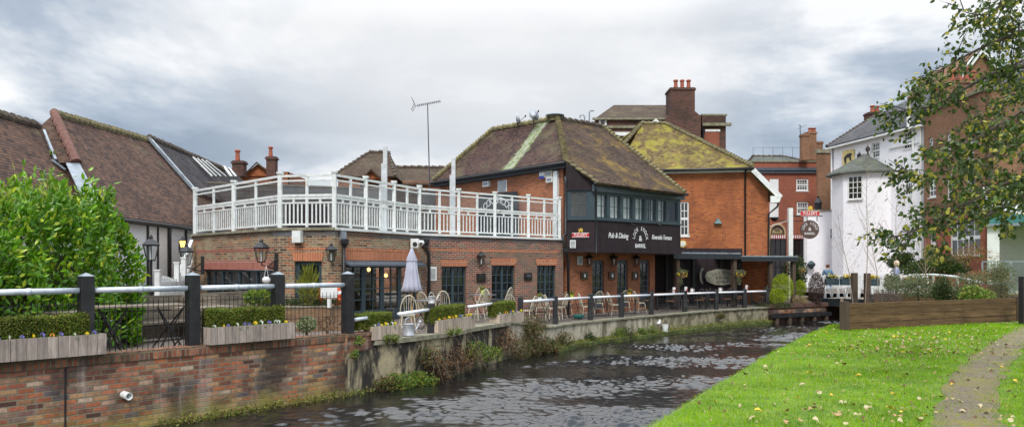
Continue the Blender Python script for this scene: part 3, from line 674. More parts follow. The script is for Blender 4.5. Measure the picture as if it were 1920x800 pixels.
def window(parent, fac, r, cas=2, nx=2, nz=4, mat=None, glass=None, rec=.09, fw=.06, mw=.025, sill=False, name='window', bottom=None, label=None, arch=0, sash=False, curtain=None, sillmat=None):
    u0, u1, z0, z1 = r; mat = mat or M['teal']; glass = glass or M['glassD']; mb = MB(fac.w)
    d1 = -rec; d0 = -rec-.06
    mb.box(u0, u1, d0, d1, z0, z0+fw*1.2); mb.box(u0, u1, d0, d1, z1-fw, z1); mb.box(u0, u0+fw, d0, d1, z0+fw*1.2, z1-fw); mb.box(u1-fw, u1, d0, d1, z0+fw*1.2, z1-fw)
    a0, a1, b0, b1 = u0+fw, u1-fw, z0+fw*1.2, z1-fw
    if arch:  # fill the corners of a cambered head
        n = 6
        for i in range(n):
            x0 = a0+(a1-a0)*i/n; x1 = a0+(a1-a0)*(i+1)/n; c = abs((i+.5)/n*2-1)**2*arch; mb.box(x0, x1, d0-.001, d1+.002, b1-c-.001, b1+.001)
    st = fw*.8; g = [a0+(a1-a0)*k/cas for k in range(cas+1)]
    for k in range(1, cas): mb.box(g[k]-st, g[k]+st, d0+.003, d1+.008, b0, b1)
    if bottom:
        mb.box(a0, a1, d0+.01, d1-.004, b0, b0+bottom); b0 += bottom
    for k in range(cas):
        x0 = g[k]+(st if k else 0); x1 = g[k+1]-(st if k < cas-1 else 0)
        for i in range(1, nx): x = x0+(x1-x0)*i/nx; mb.box(x-mw/2, x+mw/2, d0+.015, d1-.006, b0, b1)
        for j in range(1, nz): z = b0+(b1-b0)*j/nz; ww = mw*1.8 if sash and j == nz//2 else mw/2; mb.box(x0, x1, d0+.018, d1-.003, z-ww/1, z+ww/1) if sash else mb.box(x0, x1, d0+.018, d1-.008, z-mw/2, z+mw/2)
    w = mb.build(name, mat, parent, label=label)
    mb = MB(fac.w); mb.box(a0, a1, d0+.02, d0+.026, b0, b1); mb.build('pane', glass, w)
    if curtain: mb = MB(fac.w); curtain_mesh(mb, a0, a1, b0, b1, d0-.08, curtain); mb.build('curtain', M['curtain'], w)
    if sill: mb = MB(fac.w); mb.box(u0-.06, u1+.06, -rec, .05, z0-.07, z0-.002); mb.build('sill', sillmat or mat, w)
    return w
def curtain_mesh(mb, a0, a1, b0, b1, d, mode):
    spans = [(a0, a1)] if mode == 1 else [(a0, a0+(a1-a0)*.38), (a1-(a1-a0)*.36, a1)] if mode == 2 else [(a0, a0+(a1-a0)*.55)]
    for s0, s1 in spans:
        n = 14
        for i in range(n):
            x0 = s0+(s1-s0)*i/n; x1 = s0+(s1-s0)*(i+1)/n; o0 = .02*(i % 2); o1 = .02*((i+1) % 2)
            mb.add([(x0, d-o0, b0), (x1, d-o1, b0), (x1, d-o1, b1), (x0, d-o0, b1)], [(0, 1, 2, 3)])
def arch_panel(mb, fac_, r, h, splay=.12, th=.02, rise=.0):
    u0, u1, z0, z1 = r; mb.add([(u0-.02, .002, z1), (u1+.02, .002, z1), (u1+splay, .002, z1+h), (u0-splay, .002, z1+h), (u0-.02, th, z1), (u1+.02, th, z1), (u1+splay, th, z1+h), (u0-splay, th, z1+h)],
        [(0, 3, 2, 1), (4, 5, 6, 7), (0, 1, 5, 4), (1, 2, 6, 5), (2, 3, 7, 6), (3, 0, 4, 7)])
def slab(mb, pts, th=.1):
    "roof plane polygon given a thickness"
    pts = [Vector(p) for p in pts]; n = Vector((0, 0, 0))
    for i in range(len(pts)): n += (pts[i]-pts[0]).cross(pts[(i+1) % len(pts)]-pts[0])
    n.normalize(); n = -n if n.z < 0 else n
    up = [p for p in pts]; k = len(mb.v); m = len(pts); mb.v += up+[p-n*th for p in pts]
    s = (up[1]-up[0]).cross(up[2]-up[0]).dot(n) > 0
    f = tuple(k+i for i in range(m)); mb.f.append(f if s else f[::-1]); mb.f.append(tuple(k+m+i for i in range(m)))
    mb.f += [(k+i, k+m+i, k+m+(i+1) % m, k+(i+1) % m) for i in range(m)]
def bonnets(parent, a, b, mat, r=.11, step=.16, name='hip_tiles', lift=.03):
    "overlapping half-round tiles along a hip or ridge: a saw-toothed outline"
    a = Vector(a); b = Vector(b); L = (b-a).length; n = max(2, int(L/step)); d = (b-a)/n; mb = MB(); rr = random.Random(int(L*100))
    for i in range(n):
        p = a+d*i; q = p+d*1.15; j = rr.uniform(-.012, .012); mb.tube([p+Vector((0, 0, lift+.05+j)), q+Vector((0, 0, lift-.015+j))], [r*1.08, r*.9], 8)
    return mb.build(name, mat, parent)
def ridge_strip(parent, a, b, mat, r=.12, name='ridge', step=.32): return bonnets(parent, a, b, mat, r, step, name, .0)
def pipe(parent, fac, pts, r=.045, name='downpipe', mat=None, hopper=None):
    mb = MB(); mb.tube([fac.w(*p) for p in pts], r, 8)
    p = mb.build(name, mat or M['iron'], parent, True)
    if hopper:
        mb = MB(); c = fac.w(*hopper); mb.lathe(c, [(.05, -.12), (.09, -.06), (.13, 0), (.14, .12)], 4, rot=R(45)); mb.build('hopper_head', mat or M['iron'], p)
    return p

# ---------------------------------------------------------------- the terrace block of the pub
A0, A1, A2, A3, A4 = XY(360, 25.8), XY(521, 21.6), XY(628, 21.3), XY(790, 25.1), XY(1056, 29.4)
FS = [Fac(A0, A1), Fac(A1, A2), Fac(A2, A3), Fac(A3, A4)]
CZ = 2.70
def pub_low():
    t = empty('pub_terrace_block', A2, 'low brown brick pub building with orange brick arches and a flat roof terrace', 'building')
    wins = [rect(FS[0], 383, 510, 0, 0), rect(FS[1], 552, 603, 489, 590), rect(FS[2], 649, 784, 496, 620), rect(FS[3], 828, 874, 499, 570), rect(FS[3], 922, 965, 497, 563), rect(FS[3], 1007, 1042, 497, 560)]
    u0, u1 = FS[0].at(383)[0], FS[0].at(512)[0]; wins[0] = (u0, u1, -.1, FS[0].at(447, 505)[1])
    wins[1] = (wins[1][0], wins[1][1], .15, wins[1][3]); wins[2] = (wins[2][0], wins[2][1], -.02, wins[2][3])
    per = [[wins[0]], [wins[1]], [wins[2]], wins[3:]]
    for k, (f, hs) in enumerate(zip(FS, per)):
        mb = MB(f.w); wall(mb, 0, f.L, -.4, CZ, hs); mb.build('wall', M['brickA'] if k < 3 else M['brickA2'], t)
    # back walls
    for a, b in ((XY(360, 25.8), Vector((-12.5, 33, 0))),):
        f = Fac(b, a); mb = MB(f.w); wall(mb, 0, f.L, -.4, CZ); mb.build('wall', M['brickA'], t)
    deck = [A0, A1, A2, A3, A4, Vector((-3.6, 37, 0)), Vector((-12.5, 33, 0))]
    mb = MB(); mb.prism([(p.x, p.y, CZ-.16) for p in deck], (0, 0, .14)); mb.build('roof_deck', M['lead'], t)
    mb = MB(); mb.prism([(p.x, p.y, -.1) for p in deck], (0, 0, .05)); mb.build('floor', M['greywood'], t)
    for f, m in zip(FS, ('stone', 'stone', 'wood_white', 'wood_white')):
        mb = MB(f.w); mb.box(-.03, f.L+.03, -.27, .06, CZ+.002, CZ+.075); mb.build('coping', M[m], t)
    # orange string course under the coping
    for f in FS:
        mb = MB(f.w); zc = 2.13 if f is not FS[3] else 2.2; mb.box(.3, f.L-.25, .001, .008, zc, zc+.075); mb.build('string_course', M['arch'] if f is not FS[0] else M['arch2'], t)
    mb = MB(FS[0].w); arch_panel(mb, None, wins[0], .30, .14); mb.build('window_arch', M['arch2'], t)
    for f, w, h in ((FS[1], wins[1], .25), (FS[2], wins[2], .27), (FS[3], wins[3], .23), (FS[3], wins[4], .25), (FS[3], wins[5], .25)):
        mb = MB(f.w); arch_panel(mb, None, (w[0], w[1], w[2], w[3]+(.13 if f is FS[2] else 0)), h, .08); mb.build('window_arch', M['arch'], t)
    # openings
    w = wins[0]; mid = w[0]+(w[1]-w[0])*.5
    window(t, FS[0], (w[0], mid, .75, w[3]-.02), 2, 2, 2, bottom=None); window(t, FS[0], (mid+.002, w[1], -.1, w[3]-.02), 2, 2, 3, name='door', bottom=.4)
    mb = MB(FS[0].w); mb.box(w[0], mid, -.24, -.04, -.4, .75); mb.build('panel', M['teal'], t)
    window(t, FS[1], wins[1], 1, 2, 2, fw=.12, mw=.05)
    w = wins[2]; n = 4
    for i in range(n): 
        a = w[0]+(w[1]-w[0])*i/n; b = w[0]+(w[1]-w[0])*(i+1)/n
        window(t, FS[2], (a+.002, b-.002, w[2], w[3]), 1, 2, 4, name='glazed_door', fw=.09, mw=.035, bottom=.25, glass=M['glassC'], curtain=None)
    mb = MB(FS[2].w); mb.box(w[0]-.8, w[1]+.2, -2.0, -1.9, 0, 2.5); mb.build('inner_backing', plain('room_shade', (.03, .022, .02), .8), t)  # dark panel added behind the doors; its colour stands in for room shade
    mb = MB(FS[2].w); mb.add([(w[0]-.12, .0, w[3]+.12), (w[1]+.12, .0, w[3]+.12), (w[1]+.12, .26, w[3]), (w[0]-.12, .26, w[3]), (w[0]-.12, .0, w[3]+.04), (w[1]+.12, .0, w[3]+.04), (w[1]+.12, .26, w[3]-.05), (w[0]-.12, .26, w[3]-.05)],
        [(0, 3, 2, 1), (4, 5, 6, 7), (0, 1, 5, 4), (1, 2, 6, 5), (2, 3, 7, 6), (3, 0, 4, 7)]); mb.build('door_hood', M['bluefas'], t)
    for w in wins[3:]: window(t, FS[3], w, 2, 2, 4, fw=.06, mw=.036, bottom=None)
    # rainwater pipes
    u = FS[2].at(641)[0]; pipe(t, FS[2], [(u, .07, 2.35), (u, .07, -.3)], .05, hopper=(u, .12, 2.33))
    u = FS[2].at(641)[0]; mb = MB(FS[2].w); mb.box(u-.10, u+.10, .0, .09, 2.40, 2.68); mb.build('outlet', M['lead'], t)
    f = FS[3]; u = f.at(796)[0]; pipe(t, f, [(u, .1, 2.42), (u, .12, 2.3), (u+.12, .08, 2.05), (u+.12, .08, -.3)], .055, hopper=(u, .12, 2.45))
    mb = MB(f.w); u = .02; mb.box(u-.0, u+.12, .0, .14, 2.3, 2.36); mb.build('pipe_bracket', M['iron'], t)
    u = f.at(1060)[0]-.12; pipe(t, f, [(u, .12, 5.2), (u+.04, .12, 4.9), (u+.02, .12, 2.95), (u-.16, .16, 2.85), (u-.1, .16, 2.5), (u+.0, .14, 2.2), (u+.18, .1, 1.95), (u+.2, .09, -.3)], .055, hopper=(u-.05, .17, 2.25))
pub_low()
def balustrade():
    t = empty('white_balustrade', (A2.x, A2.y, CZ+.075), 'long white wooden balustrade with glass strips round the pub roof terrace', 'balustrade')
    z = CZ+.075; H = 1.60
    cols = [[362, 440, 521], [521, 608], [608, 675, 734, 784], [784, 862, 931, 993, 1052]]
    I = -.09
    pts = []
    fl = [Fac(A0, A1), Fac(A1, A2), Fac(A2, A3), Fac(A3, A4)]
    # inset corner points
    P0 = fl[0].w(.05, I, 0); corner = []
    for a, b in zip(fl, fl[1:]): corner.append(a.w(a.L, I, 0).lerp(b.w(0, I, 0), .5))
    P1 = corner[0]; P2 = corner[1]; P3 = corner[2]; P4 = fl[3].w(fl[3].L-.12, I, 0)
    line = [P0, P1, P2, P3, P4]; posts = [P0]
    div = [2, 1, 3, 4]
    for (a, b), n in zip(zip(line, line[1:]), div):
        for i in range(1, n+1): posts.append(a.lerp(b, i/n))
    for p in posts:
        mb = MB(); mb.box(p.x-.055, p.x+.055, p.y-.055, p.y+.055, z, z+H-.03); mb.box(p.x-.085, p.x+.085, p.y-.085, p.y+.085, z+H-.03, z+H); mb.box(p.x-.07, p.x+.07, p.y-.07, p.y+.07, z+H-.06, z+H-.03)
        mb.prism([(p.x-.085, p.y-.085, z+H), (p.x+.085, p.y-.085, z+H), (p.x+.085, p.y+.085, z+H), (p.x-.085, p.y+.085, z+H)], (0, 0, .02)); mb.build('post', M['wood_white'], t)
    for a, b in zip(posts, posts[1:]):
        f = Fac(a, b); L = f.L; mb = MB(f.w); e = .055
        for zc, h, w in ((H-.10, .06, .07), (H-.24, .045, .05), (.93, .07, .07), (.85, .055, .05), (.72, .04, .04), (.10, .05, .05)): mb.box(e, L-e, -w/2, w/2, z+zc-h/2, z+zc+h/2)
        mb.build('rail', M['wood_white'], t)
        m = MB(f.w); m.box(L/2-.035, L/2+.035, -.03, .03, z+.02, z+H-.13); m.build('stile', M['wood_white'], t)
        for s0, s1 in ((e, L/2-.035), (L/2+.035, L-e)):
            m = MB(f.w); n = max(3, int(round((s1-s0)/.135))-1)
            for i in range(1, n+1):
                u = s0+(s1-s0)*i/(n+1); m.box(u-.022, u+.022, -.008, .008, z+.125, z+.70)
            m.box((s0+s1)/2-.03, (s0+s1)/2+.03, -.021, .021, z+.695, z+.82)
            m.build('baluster_panel', M['wood_white'], t)
        m = MB(f.w); m.box(e+.05, L/2-.085, -.004, .004, z+.98, z+H-.27); m.box(L/2+.085, L-e-.05, -.004, .004, z+.98, z+H-.27); m.build('glass_panel', M['glassC'], t)
    # stepped back section at the left end
    for k, (px, D) in enumerate([(372, 29.5), (412, 27.5)]): pass
    a = P0; b = P0+Vector((-1.3, 3.0, 0)); f = Fac(a, b); mb = MB(f.w)
    for zc, h in ((H-.10, .06), (H-.24, .045), (.93, .07), (.72, .04), (.10, .05)): mb.box(.06, f.L, -.03, .03, z+zc-h/2, z+zc+h/2)
    for i in range(1, 24): mb.box(f.L*i/24-.02, f.L*i/24+.02, -.018, .018, z+.125, z+.7)
    mb.box(f.L-.05, f.L+.05, -.05, .05, z, z+H); mb.build('return_rail', M['wood_white'], t)
    return posts
BPOSTS = balustrade()

# ---------------------------------------------------------------- the main pub building
B1 = XY(1056, 29.85); B0 = XY(817, 37.0)
FB = Fac(B0, B1)
EZ = 5.83
C0, C1, C2 = XY(1061, 29.35), XY(1115, 29.25), XY(1276, 33.0)
FL_ = Fac(C0, C1); FF = Fac(C1, C2)
def pub_main():
    t = empty('pub_building', (C1.x, C1.y, FR_), 'red brick pub with mossy tiled hipped roof and dark boarded projecting window bay', 'building')
    vent = rect(FB, 933, 951, 337, 360)
    mb = MB(FB.w); wall(mb, 0, FB.L, FR_, EZ); mb.build('wall', M['brickB'], t)
    # ground-floor front wall under the bay
    g = Fac(XY(1062, 29.75), XY(1228, 33.7)); hs = []
    for x0, x1 in ((1110.5, 1133), (1157, 1178), (1200, 1218.5)): r_ = rect(g, x0, x1, 487, 560); hs.append((r_[0], r_[1], FR_+.15, r_[3]))
    mb = MB(g.w); wall(mb, 0, g.L, FR_-.1, 2.3, hs); mb.build('wall', M['brickB'], t)
    for h in hs:
        w = window(t, g, h, 1, 2, 5, mat=M['bluefas'], fw=.1, mw=.03, arch=.12, name='door', bottom=.5)
        mb = MB(g.w)
        n = 8
        for i in range(n):
            a = h[0]-.05+(h[1]-h[0]+.1)*i/n; b = h[0]-.05+(h[1]-h[0]+.1)*(i+1)/n; c = 1-abs((i+.5)/n*2-1)**2; mb.box(a, b-.004, .002, .012, h[3]-.08+.11*c, h[3]+.09+.11*c)
        mb.build('door_arch', M['brickC'], t)
    # right return of the ground floor, and the dark underside
    mb = MB(); e = g.w(g.L, 0, 0); q = Fac(e, e+Vector((-.2, 4, 0))+g.t*1.2); mbq = MB(q.w); wall(mbq, 0, q.L, FR_-.1, 2.3); mbq.build('wall', M['brickB'], t)
    # bay: floor soffit, boards, frames
    back = [C2+Vector((-1.2, 2.2, 0)), C0+Vector((.0, 2.5, 0))]
    zb, zs, zt, ze = 2.24, 3.48, 4.60, 4.90
    mb = MB(); mb.prism([(p.x, p.y, zb) for p in (C0, C1, C2, *back)], (0, 0, .12)); mb.build('bay_floor', M['boards'], t)
    mb = MB(FF.w); mb.box(0, FF.L, -.06, 0, zb-.0, zs); mb.build('board_panel', M['boards'], t)
    mb = MB(FF.w); mb.box(-.02, FF.L+.02, .003, .05, zb-.02, zb+.12); mb.build('board_skirt', M['boards'], t)
    mb = MB(FL_.w); mb.box(0.005, FL_.L-.003, -.06, 0, zb, zs); mb.build('board_panel', M['boards'], t)
    mb = MB(FL_.w); mb.box(-.03, FL_.L+.02, .003, .05, zb-.02, zb+.12); mb.build('board_skirt', M['boards'], t)
    R_ = Fac(C2, back[0]); mb = MB(R_.w); mb.box(0.01, R_.L, -.06, 0, zb, ze); mb.build('side_boards', M['boards'], t)
    for f in (FF, FL_):
        mb = MB(f.w); mb.box(-.03, f.L+.03, -.05, .06, zs+.002, zs+.06); mb.build('bay_sill', M['teal'], t)
    # left face: posts + window
    r0 = rect(FL_, 1068.5, 1101.5, 359, 408)
    mb = MB(FL_.w); wall(mb, 0, FL_.L, zs+.062, zt+.06, [r0], .06); mb.build('bay_frame', M['teal'], t)
    window(t, FL_, r0, 1, 2, 2, mat=M['teal'], rec=.015, fw=.05, mw=.03, glass=M['glassC'], curtain=0)
    mb = MB(FL_.w); mb.box(-.04, FL_.L+.03, .003, .06, zt+.05, zt+.13); mb.build('string_board', M['boards'], t)
    # triangular boarded gable above
    vz = FL_.at(1060, 300)[1]; mb = MB(FL_.w); mb.prism([(0, -.0, zt+.132), (FL_.L, 0, zt+.132), (FL_.L, 0, 4.95), (0, 0, vz-.06)], FL_.n*0+Vector((0, 0, 0))) if False else None
    mb = MB(); q = [FL_.w(0, -.01, zt+.132), FL_.w(FL_.L, -.01, zt+.132), FL_.w(FL_.L, -.01, 4.93), FL_.w(0, -.01, vz-.05)]; mb.prism(q, FL_.n*-.06); mb.build('gable_boards', M['boards'], t)
    # front face windows
    cols = [(1119.5, 1138.5), (1144, 1163), (1168.5, 1186), (1191.5, 1208.5), (1213.5, 1229.5), (1234, 1249), (1254, 1270.5)]
    hs = []
    for a, b in cols: u0 = FF.at(a)[0]; u1 = FF.at(b)[0]; hs.append((u0, u1, zs+.1, zt-.08))
    mb = MB(FF.w); wall(mb, 0, FF.L, zs+.062, zt, hs, .07); mb.build('bay_frame', M['teal'], t)
    for i, h in enumerate(hs):
        if i < 6: window(t, FF, h, 1, 2, 2, mat=M['teal'], rec=.02, fw=.03, mw=.02, glass=M['glassC'], curtain=(1, 1, 1, 1, 2, 1)[i])
        else: window(t, FF, h, 1, 1, 1, mat=M['teal'], rec=.02, fw=.05, mw=.03, glass=M['glassD'])
    # inner pale back of the bay so that curtains read in daylight
    mb = MB(FF.w); mb.box(.2, FF.L-.2, -1.6, -1.55, zb+.2, zt); mb.build('inner_backing', M['curtain'], t)
    mb = MB(FF.w); mb.box(-.15, FF.L+.15, .003, .12, zt-.0, ze-.05); mb.build('fascia', M['bluefas'], t)
    mb = MB(); mb.tube([FF.w(-.25, .2, ze-.02), FF.w(FF.L+.25, .2, ze-.06)], .065, 8); mb.build('gutter', M['iron'], t, True)
    pipe(t, FF, [(-.1, .2, ze-.05), (-.1, .16, ze-.25), (.02, .05, ze-.45), (.04, .05, zb-.03), (.0, .06, zb-.08)], .035)
    # ---- roof
    R2 = P(1045, 222, 33.2); R1 = P(925, 243, 35.9); R2.z = R1.z = 8.24
    R3 = P(1130, 236, 34.95); R3.z = 8.2
    Eb = FF.w(-.28, .28, 4.93); Ec = FF.w(FF.L+.3, .3, 4.93)
    nrm = (R3-R2).cross(Eb-R2).normalized(); K = on_plane(1061, 300, R2, nrm)
    K2 = on_plane(1122, 342, R2, nrm)
    E1 = K; E0 = P(812, 339, (K.z-EYE)*F_PX/161); E0.z = K.z; print('K', K, 'E0', E0)
    V1 = on_plane(1285, 363, R2, nrm)
    mb = MB(); slab(mb, [R2, K, K2, V1, R3], .1); mb.build('bay_roof', M['roofS'], t)
    def streak(N, L, uv, c):
        sp = N('ShaderNodeSeparateXYZ'); L(pos(N), sp.inputs[0])
        # lime-washed, mossy streak below the dish bracket (a stain fixed to the roof)
        a = P(1012, 240, 33.9); b = P(950, 316, 31.3); dx = (b.x-a.x)/(a.z-b.z)
        mm = N('ShaderNodeMath'); mm.operation = 'MULTIPLY_ADD'; L(sp.outputs[2], mm.inputs[0]); mm.inputs[1].default_value = dx; L(sp.outputs[0], mm.inputs[2])
        n = noise(N, L, pos(N), 3, 6, .7); m2 = N('ShaderNodeMath'); m2.operation = 'MULTIPLY_ADD'; L(n, m2.inputs[0]); m2.inputs[1].default_value = .5; L(mm.outputs[0], m2.inputs[2])
        s0 = a.x+dx*a.z+.25
        su = N('ShaderNodeMath'); su.operation = 'SUBTRACT'; L(m2.outputs[0], su.inputs[0]); su.inputs[1].default_value = s0
        ab = N('ShaderNodeMath'); ab.operation = 'ABSOLUTE'; L(su.outputs[0], ab.inputs[0])
        f = rng(N, L, ab.outputs[0], .14, .30, .85, 0)
        k = mixc(N, L, rng(N, L, noise(N, L, uv, 4, 6, .7), .45, .6), (.36, .38, .28), (.14, .21, .03))
        return mixc(N, L, f, c, k)
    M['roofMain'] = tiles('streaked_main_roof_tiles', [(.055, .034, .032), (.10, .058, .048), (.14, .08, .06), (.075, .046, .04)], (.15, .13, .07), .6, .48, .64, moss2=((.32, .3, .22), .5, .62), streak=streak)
    mb = MB(); slab(mb, [R2, R1, E0, K], .1); mb.build('main_roof', M['roofMain'], t)
    # back slopes close the volume
    BK = E0+Vector((5.5, 5, 0)); mb = MB(); slab(mb, [R1, E0, BK], .1); mb.build('back_roof', M['roofM'], t)
    mb = MB(); slab(mb, [R2, R1, BK, V1+Vector((-1, 5, 0)), R3], .1); mb.build('back_roof', M['roofM'], t)
    mb = MB(); slab(mb, [R3, V1, V1+Vector((-1, 5, 0))], .1); mb.build('back_roof', M['roofM'], t)
    bonnets(t, E0, R1, M['lichen'], .12, .15); bonnets(t, K, R2, M['lichen'], .12, .16); bonnets(t, V1, R3, M['lichen'], .09, .2)
    bonnets(t, K2, K, M['lichen'], .06, .25, 'verge_tiles', -.02)
    ridge_strip(t, R1, R2, M['lichen'], .12); ridge_strip(t, R2, R3, M['ridge'], .1)
    # eaves board + gutter on the main wall
    f = Fac(E0+Vector((.05, -.05, 0)), K); mb = MB(f.w); mb.box(0, f.L, -.02, .05, K.z-.30, K.z-.10); mb.build('eaves_board', M['darkfas'], t)
    mb = MB(); mb.tube([f.w(-.1, .14, K.z-.12), f.w(f.L+.05, .14, K.z-.12)], .07, 8); mb.build('gutter', M['iron'], t, True)
    mb = MB(); mb.prism([tuple(f.w(0, -.05, K.z-.31)), tuple(f.w(f.L, -.05, K.z-.31)), tuple(f.w(f.L, -.6, K.z-.31)), tuple(f.w(0, -.6, K.z-.31))], (0, 0, .02)); mb.build('soffit', M['darkfas'], t)
    # vent cowl on the roof peak
    c = empty('roof_vent_cowl', R2+Vector((-.1, .1, .0)), 'round metal vent cowl with a flat domed cap on the roof peak', 'vent')
    mb = MB(); mb.lathe(R2+Vector((-.1, .1, 0)), [(.26, -.1), (.26, .12)], 16); mb.build('vent_base', M['lichen'], c)
    mb = MB(); mb.lathe(R2+Vector((-.1, .1, 0)), [(.3, .12), (.42, .14), (.42, .17), (.2, .25), (.02, .28)], 20); mb.build('vent_cap', M['lead'], c)
    return t, g, (R1, R2, R3, K, E0)
PUB, GF, RP = pub_main()
def letters():
    lm = plain('sign_white_letters', (.85, .85, .84), .6, var=.05)
    mb = MB(); f = FF
    fin = lambda m_, u, z: m_.build('lettering', lm, PUB, uv=False)
    def at(px, py): return f.at(px, py)
    u0, z = at(1139.5, 441); u1, _ = at(1178, 441); vs, _f = text_mesh('Pub & Dining', 1); w = max(v.x for v in vs)-min(v.x for v in vs)
    put_text(mb, f, 'Pub & Dining', (u0+u1)/2, z, .31, .012, (u1-u0)/w/.31*.95, font_shear=.25); fin(mb, u0, z); mb = MB()
    u0, z = at(1221, 444.5); u1, _ = at(1259.5, 445); vs, _f = text_mesh('Riverside Terrace', 1); w = max(v.x for v in vs)-min(v.x for v in vs)
    put_text(mb, f, 'Riverside Terrace', (u0+u1)/2, z, .28, .012, (u1-u0)/w/.28*.95, font_shear=.25); fin(mb, u0, z); mb = MB()
    uc, zc = at(1200.5, 444.5)
    arc_text(mb, f, 'LOCK STOCK', uc, zc-.08, .43, .22, R(-84), R(84), .012, wscale=.8)
    put_text(mb, f, '&', uc, zc-.06, .34, .012)
    ub, zb = at(1200.5, 461); put_text(mb, f, 'BARREL', ub, zb, .24, .012, .85)
    fin(mb, ub, zb)
letters()
def brewer_sign(fac, uc, z, w, name_label, d0=.0, both=False, parent=None):
    t = empty('brewery_sign', fac.w(uc, d0, z), name_label, 'sign'); h = w*.27
    mb = MB(fac.w); mb.box(uc-w/2, uc+w/2, d0+.005, d0+.035, z-h/2, z+h/2); mb.build('sign_board', plain('sign_red', (.55, .02, .02), .4, var=.05), t)
    mb = MB(fac.w); e = .015
    mb.box(uc-w/2, uc+w/2, d0+.036, d0+.042, z+h/2-e, z+h/2); mb.box(uc-w/2, uc+w/2, d0+.036, d0+.042, z-h/2, z-h/2+e)
    put_text(mb, fac, "FULLER'S", uc, z, h*.95, d0+.043, .93*w/(h*.95)/4.75*1.0); mb.build('lettering', plain('sign_white_letters', (.85, .85, .84), .6), t)
    # gilt winged beast above, in outline
    q = [(-.45, 0), (-.5, .25), (-.3, .2), (-.32, .55), (-.55, .7), (-.35, .85), (-.15, .7), (-.1, .95), (.1, 1.15), (.2, .85), (.45, 1.0), (.4, .6), (.55, .45), (.35, .35), (.5, .05), (.3, 0), (.15, .3), (-.1, .3), (-.15, 0)]
    s = w*.33; mb = MB(fac.w); mb2 = [(uc+x*s*.85, d0+.02, z+h/2+.01+y*s*.75) for x, y in q]; k = len(mb2)
    mb.add(mb2+[(a, b+.03, c) for a, b, c in mb2], [tuple(range(k)), tuple(range(2*k-1, k-1, -1))]+[(i, (i+1) % k, k+(i+1) % k, k+i) for i in range(k)]); mb.build('gilt_emblem', plain('gilt', (.80, .52, .08), .35, metal=.3, var=.25), t)
    return t
u, z = FL_.at(1088.5, 440.5); brewer_sign(FL_, u, z, FL_.at(1104.5)[0]-FL_.at(1072.5)[0], "small red sign reading FULLER'S with gold beast, on the pub bay's dark boards")
# ---------------------------------------------------------------- orange house behind the pub
H0, H1 = XY(1225, 40.4), XY(1440, 39.4)
FH = Fac(H0, H1)
def orange_house():
    t = empty('orange_brick_house', (H1.x, H1.y, FR_), 'bright orange brick house with a yellow mossy hipped roof behind the pub', 'building')
    ez = FH.at(1405, 318)[1]; w = rect(FH, 1275, 1291.5, 378, 442)
    uk = FH.at(1408)[0]; zr = FH.at(1440, 352)[1]
    mb = MB(FH.w); wall(mb, 0, uk, FR_-.1, ez, [w]); mb.build('wall', M['brickC'], t)
    mb = MB(FH.w); q = [(uk, 0, FR_-.1), (FH.L, 0, FR_-.1), (FH.L, 0, zr), (uk, 0, ez)]; mb.add(q+[(a, -.25, c) for a, b, c in q], [(0, 1, 2, 3), (7, 6, 5, 4), (1, 5, 6, 2), (2, 6, 7, 3)]); mb.build('gable_wall', M['brickC'], t)
    rt = Fac(H1, H1+Vector((1.8, 8, 0))); mb = MB(rt.w); wall(mb, 0, rt.L, FR_-.1, zr+.3); mb.build('wall', M['brickC'], t)
    window(t, FH, w, 1, 2, 4, mat=M['white'], fw=.07, mw=.035, sill=True, sash=True, rec=.05)
    # roof
    yz = FH.at(1240, 316)[1]+.0; ez2 = ez+.06
    A = FH.w(-.2, .35, ez2); B = FH.w(uk+.05, .35, ez2+.03)
    T0 = P(1203, 232, 44.6); T1 = P(1247, 233, 44.6); T1.z = T0.z
    nrm = (B-A).cross(T0-A).normalized()
    mb = MB(); slab(mb, [A, B, T1, T0], .1); mb.build('front_roof', M['roofC'], t)
    D_ = P(1464, 366, 38.6); D2 = D_+Vector((1.5, 9, 0)); mb = MB(); slab(mb, [T1, B, D_, D2], .1); mb.build('side_roof', M['roofC'], t)
    V = P(1168, 272, 42.6); mb = MB(); slab(mb, [T0, V+Vector((-.15, -.9, -1.0)), A], .1); mb.build('valley_roof', M['roofC'], t)
    V2 = P(1170, 268, 45.5); green = plain('bright_moss', (.24, .38, .02), .95, var=.4, scale=4, bmp=.5); mb = MB(); slab(mb, [T0+Vector((-.1, .05, .02)), V+Vector((0, 0, .02)), V2], .08); mb.build('moss_patch', green, t)
    mb = MB(); slab(mb, [T0, T1, D2, D2+Vector((-14, 2, 0)), V2+Vector((-2, 1, -1))], .1); mb.build('back_roof', M['roofC'], t)
    bonnets(t, B, T1, M['lichen'], .12, .2); ridge_strip(t, T0, T1, M['lichen'], .12); bonnets(t, V, T0, M['lichen'], .12, .2)
    mb = MB(FH.w); mb.box(0, uk+.02, .02, .12, ez-.13, ez-.0); mb.build('eaves_board', M['white'], t)
    mb = MB(); mb.tube([FH.w(0, .38, ez+.01), FH.w(uk+.1, .38, ez+.01)], .07, 8); mb.build('gutter', M['iron'], t, True)
    a = B+Vector((0, -.02, -.14)); b = D_+Vector((0, -.02, -.12)); mb = MB(); mb.beam(a, b, .06, .26); mb.build('barge_board', M['white'], t)
    mb = MB(); mb.prism([D_+Vector((.02, 0, -.04)), D_+Vector((-.55, 0, -.04)), D_+Vector((-.55, 0, -.40)), D_+Vector((-.1, 0, -.36))], (0, -.08, 0)); mb.build('barge_end', M['white'], t)
    u = FH.at(1397)[0]; pipe(t, FH, [(u, .3, ez-.02), (u, .1, ez-.25), (u, .08, 2.2)], .05)
    u = FH.at(1441)[0]; zz = D_.z-.3; pipe(t, FH, [(u+.45, .3, zz), (u+.4, .25, zz-.25), (u+.0, .08, zz-.6), (u-.02, .08, FR_)], .05)
    return t
orange_house()
